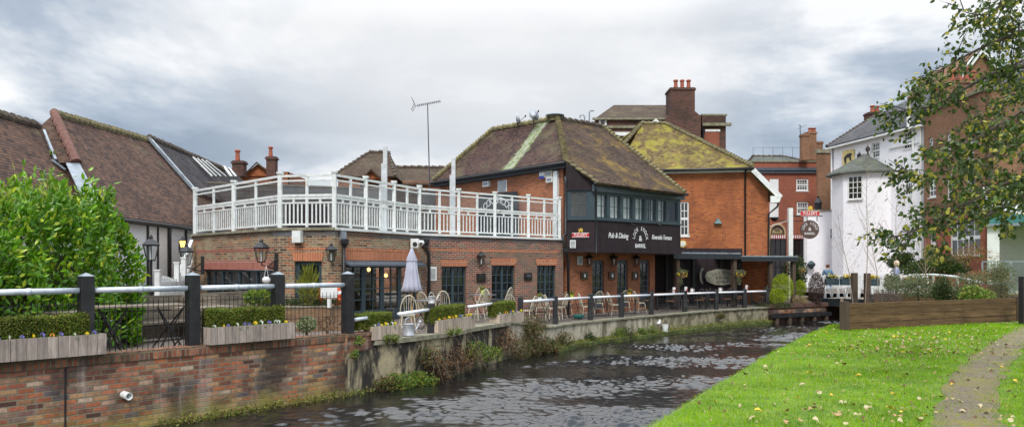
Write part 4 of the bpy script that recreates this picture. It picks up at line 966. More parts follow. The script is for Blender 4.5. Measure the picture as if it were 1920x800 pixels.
u, z = FH.at(1346, 415)
mb = MB(FH.w); mb.add([(u-.22, .0, z-.12), (u+.22, .0, z-.12), (u+.0, .0, z+.2), (u-.2, .22, z-.12), (u+.2, .22, z-.12), (u, .1, z+.15)], [(0, 1, 4, 3), (0, 3, 5, 2), (1, 2, 5, 4), (3, 4, 5), (0, 2, 1)])
tag(mb.build('wall_light', plain('teal_green_metal', (.05, .15, .16), .5)), 'teal wedge shaped wall light alone on the orange brick wall', 'light')
u, z = FH.at(1280, 457)
t = empty('alarm_box', FH.w(u, 0, z), 'yellow and white hexagonal alarm box beside the dark pub bay', 'alarm')
mb = MB(); mb.tube([FH.w(u, 0, z), FH.w(u, .1, z)], .21, 6); mb.build('case', plain('pale_yellow', (.75, .62, .25), .5), t); mb = MB(); mb.tube([FH.w(u, .1, z), FH.w(u, .12, z)], .13, 6); mb.build('face_plate', M['white'], t)
mb = MB(); a = FH.w(FH.at(1291)[0], .05, FH.at(1291, 439)[1]); b = P(1478, 413, 44); pts = [a.lerp(b, i/10)+Vector((0, 0, -.3*(1-(i/5-1)**2))) for i in range(11)]; mb.tube(pts, .014, 5)
tag(mb.build('cable', M['white'], None, uv=False), 'thin white cable slung from the orange brick house towards the sign post', 'cable')

# ---------------------------------------------------------------- terrace canopies
def canopies():
    cp = M['darkfas']; pw = M['post_wood']
    t = empty('near_canopy', XY(1275, 34)+Vector((0, 0, FR_)), 'black flat roofed canopy over dark seating next to the pub bay', 'canopy')
    a, b = XY(1262, 33.6), XY(1389, 35.4); f = Fac(a, b); zt = f.at(1330, 473)[1]
    mb = MB(f.w); mb.box(0, f.L, -4.6, 0, zt-.06, zt); mb.build('roof', M['lead'], t)
    mb = MB(f.w); mb.box(0, f.L, .003, .05, zt-.30, zt-.07); mb.build('fascia', cp, t)
    for px in (1273, 1380): u = f.at(px)[0]; mb = MB(f.w); mb.box(u-.1, u+.1, -.25, -.05, FR_, zt-.07); mb.build('post', pw, t)
    mb = MB(f.w); mb.box(.1, .18, -4.5, -4.4, FR_, zt-.07); mb.build('post', pw, t)
    t = empty('far_canopy', XY(1440, 37)+Vector((0, 0, FR_)), 'second black canopy, lower and narrower, against the house corner', 'canopy')
    a, b = XY(1389.5, 36.2), XY(1496, 37.2); f = Fac(a, b); zt = f.at(1440, 479)[1]
    mb = MB(f.w); mb.box(0, f.L, -3.2, 0, zt-.06, zt); mb.build('roof', M['lead'], t)
    mb = MB(f.w); mb.box(0, f.L, .003, .05, zt-.28, zt-.07); mb.build('fascia', cp, t)
    for px in (1448, 1491): u = f.at(px)[0]; mb = MB(f.w); mb.box(u-.09, u+.09, -.25, -.07, FR_, zt-.07); mb.build('post', pw, t)
    # added screen behind the seats: its black is boards plus painted shade
    s = Fac(XY(1226, 38.2), XY(1392, 38.6)); t = empty('shade_screen', s.w(0, 0, FR_), 'black timber screen in the shade at the back of the canopy', 'screen'); mb = MB(s.w)
    mb.box(0, s.L, -.08, 0, FR_, 2.6); mb.build('screen_boards', M['boards'], t)
    for px in (1250, 1300, 1352): u = s.at(px)[0]; mb = MB(s.w); mb.box(u-.07, u+.07, .002, .08, FR_, 2.5); mb.build('stud', M['black'], t)
    # oval painted banner
    bf = s.off(.12); uc, zc = bf.at(1355, 519); ul = bf.at(1321)[0]; w = (uc-ul); t = empty('painted_banner', bf.w(uc, 0, zc), 'cream lozenge sign with black words on the dark screen under the canopy', 'sign')
    q = [(-1, .1), (-.85, .65), (-.4, .95), (0, 1), (.45, .85), (.85, .6), (1, .1), (.85, -.5), (.4, -.85), (0, -1), (-.45, -.95), (-.9, -.55)]; h = .42
    mb = MB(); mb.prism([bf.w(uc+x*w, .02, zc+y*h) for x, y in q], bf.n*.03); mb.build('sign_board', plain('shaded_cream', (.28, .27, .21), .8, var=.35), t)  # cream darkened in the colour for the shade under the canopy
    mb = MB(); arc_text(mb, bf, 'LOCK STOCK', uc, zc-.95, 1.16, .2, R(-27), R(27), .055, wscale=.75); put_text(mb, bf, '& BARREL', uc, zc-.04, .22, .055, .8); put_text(mb, bf, 'NEWBURY', uc, zc-.25, .2, .055, .8)
    mb.build('lettering', M['black'], t, uv=False)
    # crescent beside
    mb = MB(); u2, z2 = bf.at(1318, 517); n = 10; out = [(u2+.2*math.cos(a), z2+.42*math.sin(a)) for a in np.linspace(R(100), R(260), n)]; inn = [(u2+.04+.12*math.cos(a), z2+.36*math.sin(a)) for a in np.linspace(R(260), R(100), n)]
    mb.prism([bf.w(a, .02, b) for a, b in out+inn], bf.n*.03); tag(mb.build('crescent_plaque', plain('shaded_cream', (.55, .52, .42)), None), 'thin cream crescent left of the lozenge sign', 'plaque')
canopies()
# ---------------------------------------------------------------- hanging sign post
def sign_post():
    D = 45.0; b = XY(1481.5, D); t = empty('sign_post', b, 'tall white square post with iron brackets beyond the canopies', 'sign post')
    zt = P(0, 390, D).z; mb = MB(); mb.box(b.x-.13, b.x+.13, b.y-.13, b.y+.13, FR_, zt); mb.build('post', M['white'], t)
    f = Fac(b, b+Vector((3, 0, 0))); z1 = P(0, 405, D).z; z2 = P(0, 414, D).z; mb = MB(f.w); mb.box(.13, 1.95, -.03, .03, z1-.03, z1+.03); mb.box(.13, .8, -.03, .03, z2-.02, z2+.02); mb.box(1.0, 1.04, -.02, .02, z1-.3, z1); mb.box(1.6, 1.64, -.02, .02, z1-.3, z1)
    mb.box(-1.0, -.13, -.02, .02, z2-.0, z2+.04); mb.build('bracket', M['iron'], t)
    f2 = f.off(.0); u, z = f2.at(1518.5, 400); brewer_sign(f2, u, z, f2.at(1536)[0]-f2.at(1501)[0], "red hanging sign reading FULLER'S with a gold beast, on the tall white post")
    u, z = f.at(1518, 430); r = f.at(1535.5)[0]-u; t = empty('round_pub_sign', f.w(u, 0, z), 'round brown sign reading LOCK STOCK & BARREL hanging from the post bracket', 'sign')
    mb = MB(); mb.tube([f.w(u, -.03, z), f.w(u, .03, z)], r, 32); mb.build('sign_board', plain('sign_brown', (.10, .055, .045), .5, var=.1), t)
    mb = MB(); arc_text(mb, f, 'LOCK STOCK', u, z-.05, r*.74, .22, R(-80), R(80), .036, wscale=.75); put_text(mb, f, '&', u, z+.02, .30, .036); put_text(mb, f, 'BARREL', u, z-.25, .2, .036, .95); mb.build('lettering', plain('sign_white_letters', (.85, .85, .84)), t, uv=False)
    ul, zl = f.at(1452, 409); t = empty('spot_lamp', f.w(ul, 0, zl), 'dark spot lamp on the left bracket of the white sign post', 'lamp'); mb = MB(); mb.lathe(f.w(ul, 0, zl-.12), [(.26, .18), (.3, .22), (.12, 0), (.3, .22)][:1]+[(.26, .18), (.12, 0)][:2], 10); mb.lathe(f.w(ul, 0, zl-.1), [(.1, -.1), (.28, .12), (.26, .16)], 10); mb.build('lamp_body', M['iron'], t)
sign_post()
# ---------------------------------------------------------------- the tiled barn on the left
def barn():
    XE, XR, ZE, ZR = -11.75, -15.2, 3.16, 6.75
    t = empty('tiled_barn', (XE, 27, 0), 'long barn with a steep brown tiled roof and white timber framed wall behind the hedge', 'building')
    def slope(y, s, dz=0): return Vector((XE+(XR-XE)*s, y, ZE+(ZR-ZE)*s+dz))
    # slope plane: s 0 eave .. 1 ridge. near part is lower
    n = Vector((-(ZR-ZE), 0, (XR-XE))); n = Vector((ZR-ZE, 0, -(XR-XE))).normalized()
    big = slope(0, 0); low = big-Vector((0, 0, .45))
    A = on_plane(100, 213, big, n); A = Vector((XR, 24.75, ZR)); A = on_plane(101, 214, big, n); 
    C = on_plane(142, 303, big, n); C2 = on_plane(170, 350, big, n); C3 = on_plane(190, 392, big, n); F1 = on_plane(275, 263, big, n); F2 = on_plane(362, 362, big, n)
    F3 = on_plane(362, 426, big, n); Fr = Vector((XE, 34, ZE)); e0 = Vector((C3.x, C3.y, C3.z))
    ev0 = Vector((XE, C3.y+.2, ZE)); rg = on_plane(438, 331, big, n)
    mb = MB(); slab(mb, [A, F1, rg, Vector((XE, 40, ZE)), ev0, C3, C2, C], .14); mb.build('barn_roof', M['roofB'], t)
    # rear slope + near lower roof
    bk = lambda v: Vector((2*XR-XE+.4, v.y, ZE))
    mb = MB(); slab(mb, [A, rg, bk(rg), bk(A)], .12); mb.build('rear_roof', M['roofB'], t)
    L0 = P(-140, 200, 20.4); L0.z = 6.12; L1 = P(72, 235, 23.9); L1.z = 6.12; n2 = n
    Q1 = on_plane(88, 250, L1, n); Q2 = on_plane(165, 345, L1, n); E2 = Vector((XE+.1, 24, 0)); 
    lo = lambda y: Vector((L1.x+3.45, y, 6.12-3.59)); mb = MB()
    slab(mb, [Vector((L1.x, 14, 6.12)), L1, Vector((L1.x, 24.6, 6.12)), lo(23.2), lo(14)], .14); mb.build('near_roof', M['roofB'], t)
    mb = MB(); slab(mb, [Vector((L1.x, 14, 6.12)), L1, Vector((L1.x-3.5, 24, 2.6)), Vector((L1.x-3.5, 14, 2.6))], .12); mb.build('rear_roof', M['roofB'], t)
    ridge_strip(t, Vector((L1.x, 14, 6.14)), L1, M['ridge'], .14)
    # small near hip of the big roof
    Bp = L1+Vector((.05, -.1, -.05)); mb = MB(); slab(mb, [A, Bp, on_plane(110, 305, L1+Vector((0, 0, .1)), n), C], .12); mb.build('hip_roof', M['roofB'], t)
    mb = MB(); k = 7
    for i in range(k): a = A.lerp(C, i/k); b = A.lerp(C, (i+1.12)/k); mb.tube([a+Vector((0, 0, .06)), b+Vector((0, 0, .0))], [.13, .155], 10)
    mb.build('hip_tiles', plain('old_red_tile', (.17, .08, .06), .9, var=.4, scale=6, dirt=((.08, .07, .05), .7)), t)
    mb = MB(); g0 = on_plane(122, 300, L1+Vector((0, 0, .25)), n); mb.prism([C+Vector((-.15, -.25, -.12)), C+Vector((.12, .0, -.1)), C3+Vector((.1, 0, -.1)), C3+Vector((-.2, -.35, -.1))], (0, 0, .05)); mb.build('lead_valley', M['lead'], t)
    mb = MB(); mb.beam(on_plane(82, 245, L1+Vector((0, 0, .1)), n), on_plane(104, 300, L1+Vector((0, 0, .1)), n), .07, .1); mb.beam(on_plane(97, 300, L1+Vector((0, 0, .1)), n), on_plane(122, 318, L1+Vector((0, 0, .1)), n), .1, .06); mb.build('flashing', M['lead'], t)
    ridge_strip(t, A, F1, M['lichen'], .13); mb = MB(); c = on_plane(99, 288, L1+Vector((0, 0, .12)), n); V, Fc = leaves(clump(tuple(c), .14, .14, .14, 60, 2), .07, .04); 
    tag(np_mesh('roof_fern', V, Fc, LM['fresh']), 'tiny green fern growing in the barn roof flashing', 'fern')
    # darker slate stretch
    up = n*.14; mb = MB(); slab(mb, [F1+up, rg+up+Vector((0, .3, 0)), Vector((XE-.6, 42, ZE+.5))+up, F2+up+Vector((.1, .6, -.1)), F2+up], .14); mb.build('slate_roof', M['slateB'], t)
    mb = MB(); mb.beam(F1+up, F2+up, .12, .12); mb.build('flashing', M['lead'], t); ridge_strip(t, F1+up, rg+up, M['ridge'], .12)
    for x0, x1 in ((358, 0), (366, 0), (374, 0), (383, 0), (416, 1), (425, 1)):
        a = on_plane(x0, 298+(x0-358)*.3, big+up, n)+up; b = on_plane(x0+(36 if not x1 else 14), 334, big+up, n)+up; mb = MB(); mb.beam(a, b, .13, .06); mb.build('glazing_bar', M['white'], t)
    # wall
    f = Fac((XE-.15, 14), (XE-.15, 44)); zw = ZE-.15
    mb = MB(f.w); wall(mb, 0, f.L, -.3, zw+.2); mb.build('wall', brick('white_painted_brick', [(.88, .87, .87), (.93, .92, .92), (.90, .89, .89)], (.78, .77, .77), stain=((.7, .68, .66), .4)), t)
    g = Fac(Vector((XE-.35, 44, 0)), Vector((XE-.35, 14, 0)))
    # this wall faces the camera's right: timbers stand proud of it
    for px, w in ((295, .03), (316.5, .11), (347.5, .07), (276, .05)):
        q = on_plane(px, YH, Vector((XE-.15, 0, 0)), Vector((1, 0, 0))); mb = MB(); lean = .0; mb.prism([(XE-.145, q.y-w, .9), (XE-.145, q.y+w, .9), (XE-.145, q.y+w, zw), (XE-.145, q.y-w, zw)], (.04, 0, 0)); mb.build('timber', M['black'], t)
    mb = MB(); mb.box(XE-.145, XE-.07, 14, 44, .78, .98); mb.build('timber_sill', M['black'], t)
    mb = MB(); mb.box(XE-.1, XE-.02, 14, 44, zw-.03, zw+.02); mb.tube([(XE+.03, 14, ZE-.1), (XE+.03, 44, ZE-.1)], .07, 8); mb.build('gutter', M['iron'], t)
barn()

def chimney_pot(mb, c, h=.6, r=.12): mb.lathe(c, [(r*.95, 0), (r, h*.1), (r*.85, h*.5), (r*.8, h*.8), (r*1.15, h*.84), (r*1.15, h*.93), (r*.9, h)], 10)
def stack(parent, px0, px1, py0, py1, D, pots=(), mat='brickD', cap=True, potr=.14):
    a = P(px0, py1, D); b = P(px1, py0, D); c = (a+b)/2; w = b.x-a.x; mb = MB(); mb.box(a.x, b.x, D, D+w*.9, a.z, b.z-.2)
    if cap: mb.box(a.x-.07, b.x+.07, D-.07, D+w*.9+.07, b.z-.2, b.z-.08); mb.box(a.x-.02, b.x+.02, D-.02, D+w*.9+.02, b.z-.078, b.z)
    o = mb.build('chimney', M[mat], parent)
    for px, py in pots:
        q = P(px, py, D+w*.45); h = q.z-b.z; mb = MB(); mb.lathe(Vector((q.x, q.y, b.z)), [(potr*.95, 0), (potr, h*.1), (potr*.85, h*.5), (potr*.8, h*.8), (potr*1.15, h*.84), (potr*1.15, h*.93), (potr*.9, h)], 10); mb.build('chimney_pot', M['terracotta'], o)
    return o
def block(parent, a, b, depth, z0, z1, mat, holes=(), name='wall'):
    f = Fac(a, b); mb = MB(f.w); wall(mb, 0, f.L, z0, z1, holes); mb.build(name, M[mat], parent)
    for p, q in ((f.w(f.L, 0, 0), f.w(f.L, -depth, 0)), (f.w(f.L, -depth, 0), f.w(0, -depth, 0)), (f.w(0, -depth, 0), f.w(0, 0, 0))):
        g = Fac(p, q); mb = MB(g.w); wall(mb, .002, g.L-.002, z0, z1-.002); mb.build(name, M[mat], parent)
    return f
def hip_roof(parent, f, depth, z, rise, ov=.3, mat='slate', hl=None, hr=None, name='roof', ridge='ridge'):
    "four slopes over a block with front line f"
    hl = depth/2 if hl is None else hl; hr = depth/2 if hr is None else hr
    a, b, c, d = f.w(-ov, ov, z), f.w(f.L+ov, ov, z), f.w(f.L+ov, -depth-ov, z), f.w(-ov, -depth-ov, z)
    r0, r1 = f.w(hl-(ov if hl == 0 else 0), -depth/2, z+rise), f.w(f.L-hr+(ov if hr == 0 else 0), -depth/2, z+rise)
    for q in ([a, b, r1, r0], [b, c, r1], [c, d, r0, r1], [d, a, r0]): mb = MB(); slab(mb, q, .12); mb.build(name, M[mat], parent)
    ridge_strip(parent, r0, r1, M[ridge], .13, step=.5)
    if hl: ridge_strip(parent, a, r0, M[ridge], .1, 'hip', .4)
    if hr: ridge_strip(parent, b, r1, M[ridge], .1, 'hip', .4)
    return r0, r1
# ---- back of the roof terrace
def terrace_back():
    s = Fac(XY(372, 33.5), XY(830, 37.4)); t = empty('boarded_screen', s.w(0, 0, CZ), 'grey weathered boarded screen at the back of the roof terrace', 'screen')
    mb = MB(s.w); mb.box(0, s.L, -.1, 0, CZ-.05, 5.4); mb.build('screen_boards', wood('silver_grey_boards', (.17, .155, .145), .45, (.9, 7), .9, planks=(1, .3)), t)
    mb = MB(s.w); mb.box(-.02, s.L, -.13, .03, 5.405, 5.48); mb.build('top_rail', M['greywood'], t)
    a, b = XY(538, 23.6), XY(603, 23.6); mb = MB(); mb.box(a.x, b.x, 23.6, 24.6, CZ, CZ+.92); tag(mb.build('dark_backing_box', M['boards']), 'dark brown storage bench behind the balustrade above the small window', 'bench')  # box added so the gaps between the balusters look dark
    for i, (px, D, top, w, lb) in enumerate([(723, 29.0, 275, .17, 'tall white post with a stepped top on the roof terrace, left one'), (851, 29.5, 297, .17, 'white stepped post on the roof terrace below the main roof, right one')]):
        b = XY(px, D); t = empty('terrace_post', (b.x, b.y, CZ), lb, 'post', 'white posts on the roof terrace'); zt = P(px, top, D).z
        mb = MB(); mb.box(b.x-.09, b.x+.06, b.y-.07, b.y+.07, CZ-.02, zt); mb.build('upright', plain('grey_weathered_paint', (.56, .57, .57), .7, var=.2, scale=6, dirt=((.3, .3, .28), .6)), t); mb = MB(); mb.box(b.x-.16, b.x-.092, b.y-.06, b.y+.06, CZ-.02, zt-.65); mb.build('cladding', plain('grey_weathered_paint', (.56, .57, .57)), t)
    # antenna
    D = 33; b = XY(805, D); t = empty('tv_antenna', (b.x, b.y, CZ), 'television antenna on a thin tall mast above the roof terrace', 'antenna'); zt = P(0, 195, D).z; wire = plain('dull_metal', (.10, .10, .11), .4, metal=.6)
    mb = MB(); mb.tube([(b.x+.08, b.y, CZ), (b.x-.08, b.y, zt)], [.035, .022], 6); mb.build('mast', wire, t)
    mb = MB(); a = P(778, 199, D); c = P(826, 190, D); mb.tube([a, c], .014, 5)
    for i in range(13): q = a.lerp(c, .12+i/14); mb.tube([q+Vector((0, .22, 0)), q-Vector((0, .22, 0))], .007, 4); mb.tube([q+Vector((0, 0, .06)), q-Vector((0, 0, .06))], .012, 4)
    mb.build('boom', wire, t)
    mb = MB(); c0 = P(780, 197, D)
    for i in range(6): q = c0+Vector((-.05, 0, -.22+.1*i)); mb.tube([q+Vector((-.12*abs(i-2.5)/2.5, -.3, 0)), q+Vector((-.12*abs(i-2.5)/2.5, .3, 0))], .009, 4)
    for s_ in (-.2, .2): mb.tube([c0+Vector((-.17, s_, -.25)), c0+Vector((-.05, s_, 0)), c0+Vector((-.17, s_, .3))], .009, 4)
    mb.build('reflector', wire, t)
    # satellite dish on the ridge
    for (px, py, D, r, rx, lb) in [(1001, 216, 33.3, .27, 35, 'grey satellite dish facing left of the roof cowl'), (972, 222, 34.6, .24, 100, 'white satellite dish seen edge on along the roof ridge')]:
        c = P(px, py, D); t = empty('satellite_dish', c-Vector((0, 0, .3)), lb, 'satellite dish', 'satellite dishes on the pub ridge'); ax = Vector((math.sin(R(rx)), -math.cos(R(rx)), .35)).normalized()
        mb = MB(); mb.tube([c-ax*.10, c-ax*.07, c, c+ax*.01, c-ax*.05, c-ax*.07], [.02, r*.6, r, r, r*.58, .02], 24); mb.build('dish', plain('grey_white_dish', (.5, .52, .55), .5, var=.1), t, True)
        mb = MB(); mb.tube([c-Vector((0, -.1, .5)), c-ax*.1], .02, 6); mb.tube([c-ax*.05-Vector((0, 0, r)), c+ax*.35], .012, 5); mb.lathe(c+ax*.35, [(.035, -.04), (.035, .04)], 8); mb.build('mount_arm', M['iron'], t)
terrace_back()
def back_roofs():
    # small far houses between barn and pub
    t = empty('distant_cottage', XY(470, 52), 'small orange brick cottage gable between two chimneys behind the terrace', 'house'); D = 52
    f = block(t, XY(425, D), XY(540, D), 5, 0, P(0, 322, D).z, 'brickB')
    g = [P(455, 330, D-.1), P(512, 330, D-.1), P(482, 308, D-.1)]; mb = MB(); mb.prism(g, (0, 4, 0)); mb.build('gable', M['brickC'], t)
    mb = MB(); slab(mb, [P(450, 333, D-.4), P(481, 303, D-.4), P(481, 303, D+5), P(450, 333, D+5)], .1); slab(mb, [P(481, 303, D-.4), P(520, 333, D-.4), P(520, 333, D+5), P(481, 303, D+5)], .1); mb.build('roof', M['roofD'], t)
    stack(t, 435, 456, 301, 330, D-2, [(445.5, 281)], potr=.17); stack(t, 499, 516, 293, 330, D-1, [(507.5, 275)], potr=.15)
    t = empty('distant_tiled_house', XY(690, 50), 'brown house with hipped tiled roof and small gable behind the balustrade', 'house'); D = 50
    f = block(t, XY(634, D), XY(734, D), 5, 0, P(0, 330, D).z, 'brickB'); hip_roof(t, f, 5, P(0, 331, D).z, 2.0, .3, 'roofD', 1.6, .6)
    mb = MB(); mb.prism([P(676, 335, 48.6), P(716, 335, 48.6), P(696, 318, 48.6)], (0, 2, 0)); mb.build('gable', M['brickC'], t)
    for a, b in (((672, 338), (696, 315)), ((696, 315), (720, 338))): mb = MB(); slab(mb, [P(*a, 48.3), P(*b, 48.3), P(*b, 51), P(*a, 51)], .1); mb.build('gable_roof', M['roofD'], t)
    t = empty('distant_low_roof_house', XY(780, 53), 'low brown tiled roof just left of the main pub roof', 'house'); D = 53
    f = block(t, XY(738, D), XY(825, D), 5, 0, P(0, 340, D).z, 'brickB'); hip_roof(t, f, 5, P(0, 345, D).z, 1.5, .2, 'roofD', 0, 0)
    # big dark brick block with triple-pot chimney
    D = 58; t = empty('chimney_block', XY(1235, D), 'dark brick block with a broad chimney of three pots behind the mossy roof', 'building')
    f = block(t, XY(1118, D), XY(1300, D), 7, 0, P(0, 222, D).z, 'brickD'); z = P(0, 221, D).z
    a, b = f.w(0, .2, z), f.w(f.L, .2, z); c, d = P(1151, 198, D+3), P(1262, 197, D+3); c.z = d.z; mb = MB(); slab(mb, [a, b, d, c], .15); slab(mb, [a, c, f.w(0, -7, z)], .15); slab(mb, [c, d, f.w(f.L, -7, z), f.w(0, -7, z)], .15); mb.build('roof', M['roofD'], t)
    mb = MB(f.w); mb.box(-.3, f.L, .002, .25, z-.18, z-.02); mb.box(0, f.L, .002, .14, P(0, 236, D).z-.2, P(0, 236, D).z); mb.build('cornice', M['stone'], t)
    mb = MB(f.w); mb.box(.2, f.L*.6, .002, .1, P(0, 250, D).z-.2, P(0, 248, D).z); mb.build('white_band', M['white'], t)
    u, z_ = f.at(1130, 229); mb = MB(f.w); mb.box(u-.3, u+.3, .003, .04, z_-.35, z_+.2); w = mb.build('window', M['white'], t); mb = MB(f.w); mb.box(u-.15, u+.15, .041, .05, z_-.3, z_+.15); mb.build('pane', M['glassD'], w)
    Dc = D-1.2; o = stack(t, 1257, 1303, 164, 330, Dc, [(1267, 150), (1279, 150), (1291, 150)], potr=.17)
    mb = MB(); q = [P(1248, 340, Dc-.1), P(1314, 340, Dc-.1), P(1314, 218, Dc-.1), P(1304, 209, Dc-.1), P(1257, 212, Dc-.1), P(1248, 222, Dc-.1)]; mb.prism(q, (0, 2.5, 0)); mb.build('stack_base', M['brickD'], t)
    f2 = block(t, XY(1316, D), XY(1361, D), 6, 0, P(0, 217, D).z, 'brickD'); mb = MB(f2.w); zz = P(0, 234, D).z; mb.box(-.0, f2.L+.35, .002, .3, zz-.12, zz+.1); mb.box(-.05, f2.L+.1, -6, .03, P(0, 217, D).z+.002, P(0, 215, D).z+.05); mb.build('cornice', M['stone'], t)
    mb = MB(f2.w); u, z_ = f2.at(1320, 240); mb.box(.1, f2.L*.72, .002, .06, P(0, 300, D).z, P(0, 242, D).z); mb.build('brick_panel', M['brickE'], t); mb = MB(f2.w); mb.box(.2, f2.L*.75, .063, .1, P(0, 247, D).z, P(0, 243, D).z); mb.build('white_band', M['white'], t)
    mb = MB(); pp = P(1319, 245, D-.2); mb.tube([pp, pp-Vector((0, 0, 4))], .07, 6); mb.lathe(pp, [(.1, -.2), (.16, .1)], 6); mb.build('downpipe', M['iron'], t)
    # dormer peak + lamp posts on the skyline
    mb = MB(); a = [P(1218, 232, 50), P(1241, 232, 50), P(1230, 222, 50)]; mb.prism(a, (0, 2, 0)); tag(mb.build('skylight_gable', M['white'], None), 'tiny white triangular gable peeping over the mossy ridge', 'gable')
    D = 62
    for i, (px, py, s) in enumerate(((1096, 218, -1), (1105, 210, 1))):
        b = P(px, py, D); t = empty('roof_flue', P(px, 232, D), ['shorter crook topped flue pipe left of its taller twin behind the pub ridge', 'taller crook topped flue pipe behind the pub ridge'][i], 'flue', 'flue pipes on the skyline'); mb = MB(); mb.tube([P(px, 300, D), b, b+Vector((.12*s, 0, .1)), b+Vector((.35*s, 0, .1)), b+Vector((.38*s, 0, -.15 if s < 0 else .06))], .06, 6); mb.build('pipe', M['lead'], t)
back_roofs()
# ---------------------------------------------------------------- right-hand street: red house, white house, brown house, porch
def far_right():
    D = 72; t = empty('red_brick_house', XY(1470, D), 'deep red brick house with grey hipped roof and arched shopfront far down the street', 'building')
    f = Fac(XY(1405, D), XY(1534, D)); zt = f.at(1470, 304)[1]
    hs = [rect(f, 1493, 1516, 335, 358), rect(f, 1494, 1516, 378, 402), rect(f, 1443, 1460, 335, 360), rect(f, 1443, 1460, 380, 408)]
    mb = MB(f.w); wall(mb, 0, f.L, 0, zt, hs); mb.build('wall', M['brickE'], t)
    for h in hs[:2]: window(t, f, h, 1, 4, 4, mat=M['white'], fw=.14, mw=.04, sill=True, sash=True, rec=.08)
    for h in hs[2:]: mb = MB(f.w); mb.box(h[0], h[1], -.1, -.04, h[2], h[3]); mb.build('blind_window', M['white'], t)
    mb = MB(f.w); z = f.at(1470, 320)[1]; mb.box(0, f.L, .002, .35, z, z+.25); mb.box(0, f.L, .002, .22, z-.25, z-.002); mb.build('cornice', M['bluefas'], t)
    mb = MB(f.w); mb.box(-.02, f.L, -.3, .1, zt+.002, zt+.12); mb.build('coping', M['stone'], t); hip_roof(t, f.off(-.4), 8, zt-.1, 1.3, 0, 'slateM', 1.7, 1.7)
    mb = MB(f.w)
    for i in range(6): u = f.L*(.2+.75*i/5); mb.box(u-.012, u+.012, -3, -2.97, zt+.6, zt+1.9)
    mb.box(.2*f.L, f.L*.95, -3, -2.97, zt+1.88, zt+1.9); mb.tube([f.w(.0, -1, zt+.2), f.w(.2*f.L, -3, zt+1.9)], .02, 4) if False else None
    mb.build('roof_rail', M['iron'], t)
    # arched shop sign and awnings
    ua = f.at(1457)[0]; za = f.at(1457, 438)[1]; r = f.at(1473)[0]-ua
    mb = MB(f.w)
    n = 16
    for i in range(n):
        a0 = math.pi*i/n; a1 = math.pi*(i+1)/n; q = [(ua+rr*math.cos(a), za+rr*1.25*math.sin(a)) for rr, a in ((r, a0), (r, a1), (r*.82, a1), (r*.82, a0))]
        mb.add([(u, .01, z) for u, z in q]+[(u, .14, z) for u, z in q], [(0, 1, 2, 3), (7, 6, 5, 4), (0, 4, 5, 1), (2, 6, 7, 3)])
    mb.box(ua-r, ua-r*.82, .01, .14, za-4, za); mb.box(ua+r*.82, ua+r, .01, .14, za-4, za); mb.build('shop_arch', plain('tan_stone', (.5, .36, .2), .8), t)
    mb = MB(f.w); q = [(ua+r*.82*math.cos(a), .05, za+r*1.02*math.sin(a)) for a in np.linspace(0, math.pi, 14)]; mb.poly(q); mb.build('tympanum', plain('shop_brown', (.06, .035, .025), .5), t)
    mb = MB(); gold = plain('gilt_letters', (.62, .5, .25), .5); arc_text(mb, f, 'GRIFFINS', ua, za-.05, r*.58, .27, R(-58), R(58), .08); mb.build('lettering', gold, t, uv=False)
    mb = MB(f.w); mb.box(ua-.45, ua+.45, .06, .07, za+.16, za+.22); mb.box(ua-.55, ua+.55, .06, .07, za+.0, za+.06); mb.build('sign_rule', gold, t)
    for x0, x1 in ((1443, 1471), (1483, 1511)):
        u0, u1 = f.at(x0)[0], f.at(x1)[0]; z1 = f.at(1457, 441)[1]; z0 = f.at(1457, 447)[1]; n = 14; red = plain('awning_red', (.4, .03, .03), .6)
        mb = MB(f.w); mw_ = MB(f.w)
        for i in range(n): (mb if i % 2 else mw_).box(u0+(u1-u0)*i/n, u0+(u1-u0)*(i+1)/n-.004, .5, .53, z0-.04*(i % 2), z1)
        a = mb.build('awning', red, t); mw_.build('awning_stripe', M['white'], a)
        mb = MB(f.w); mb.box(u0, u1, .2, .25, 0, z0-.02); g = mb.build('shop_window', M['glassD'], t)
        mb = MB(f.w)
        for k in range(4): u = u0+(u1-u0)*k/3; mb.box(u-.04, u+.04, .251, .3, 0, z0-.02)
        mb.box(u0, u1, .252, .31, 1.6, 1.7); mb.build('shop_front_frame', M['boards'], g)
    # brown pier and chimneys
    f2 = Fac(XY(1533, D-4), XY(1559, D-4)); zt2 = f2.at(1545, 287)[1]; mb = MB(f2.w); wall(mb, 0, f2.L, 0, zt2); mb.build('pier', M['brickC'] if False else M['brickG'], t)
    mb = MB(f2.w); mb.box(-.1, f2.L+.1, -.4, .12, zt2+.002, zt2+.35); mb.build('pier_coping', M['stone'], t)
    stack(t, 1504, 1518, 251, 300, D-1, [(1511, 249)], 'brickG', potr=.2); stack(t, 1515, 1531, 247, 300, D, [(1519, 240), (1526, 240)], 'brickG', potr=.2); stack(t, 1530, 1543, 265, 300, D+2, (), 'brickG')
    a = empty('far_antenna', P(1502, 300, D), 'tiny television antenna beside the far red chimneys', 'antenna'); mb = MB(); mb.tube([P(1502, 300, D), P(1500, 234, D)], .035, 5); mb.tube([P(1496, 242, D), P(1512, 234, D)], .02, 4); mb.tube([P(1497, 234, D), P(1505, 238, D)], .02, 4); mb.build('mast', M['iron'], a)
    a = empty('wall_bell_lamp', P(1534, 396, D-5), 'small dark bell shaped lantern on the white wall top', 'lantern'); mb = MB(); mb.lathe(P(1534, 392, D-5), [(.3, -.5), (.32, .5), (.4, .55), (.1, 1.0), (.12, 1.15)], 8); mb.build('lamp_body', M['iron'], a)
    # white garden wall running from the sign to the white house
    f3 = Fac(XY(1509, 60), XY(1576, 60)); t = empty('white_garden_wall', XY(1530, 60), 'tall plain white rendered wall with sloping coping joining the white house', 'wall'); zt = f3.at(1540, 396)[1]
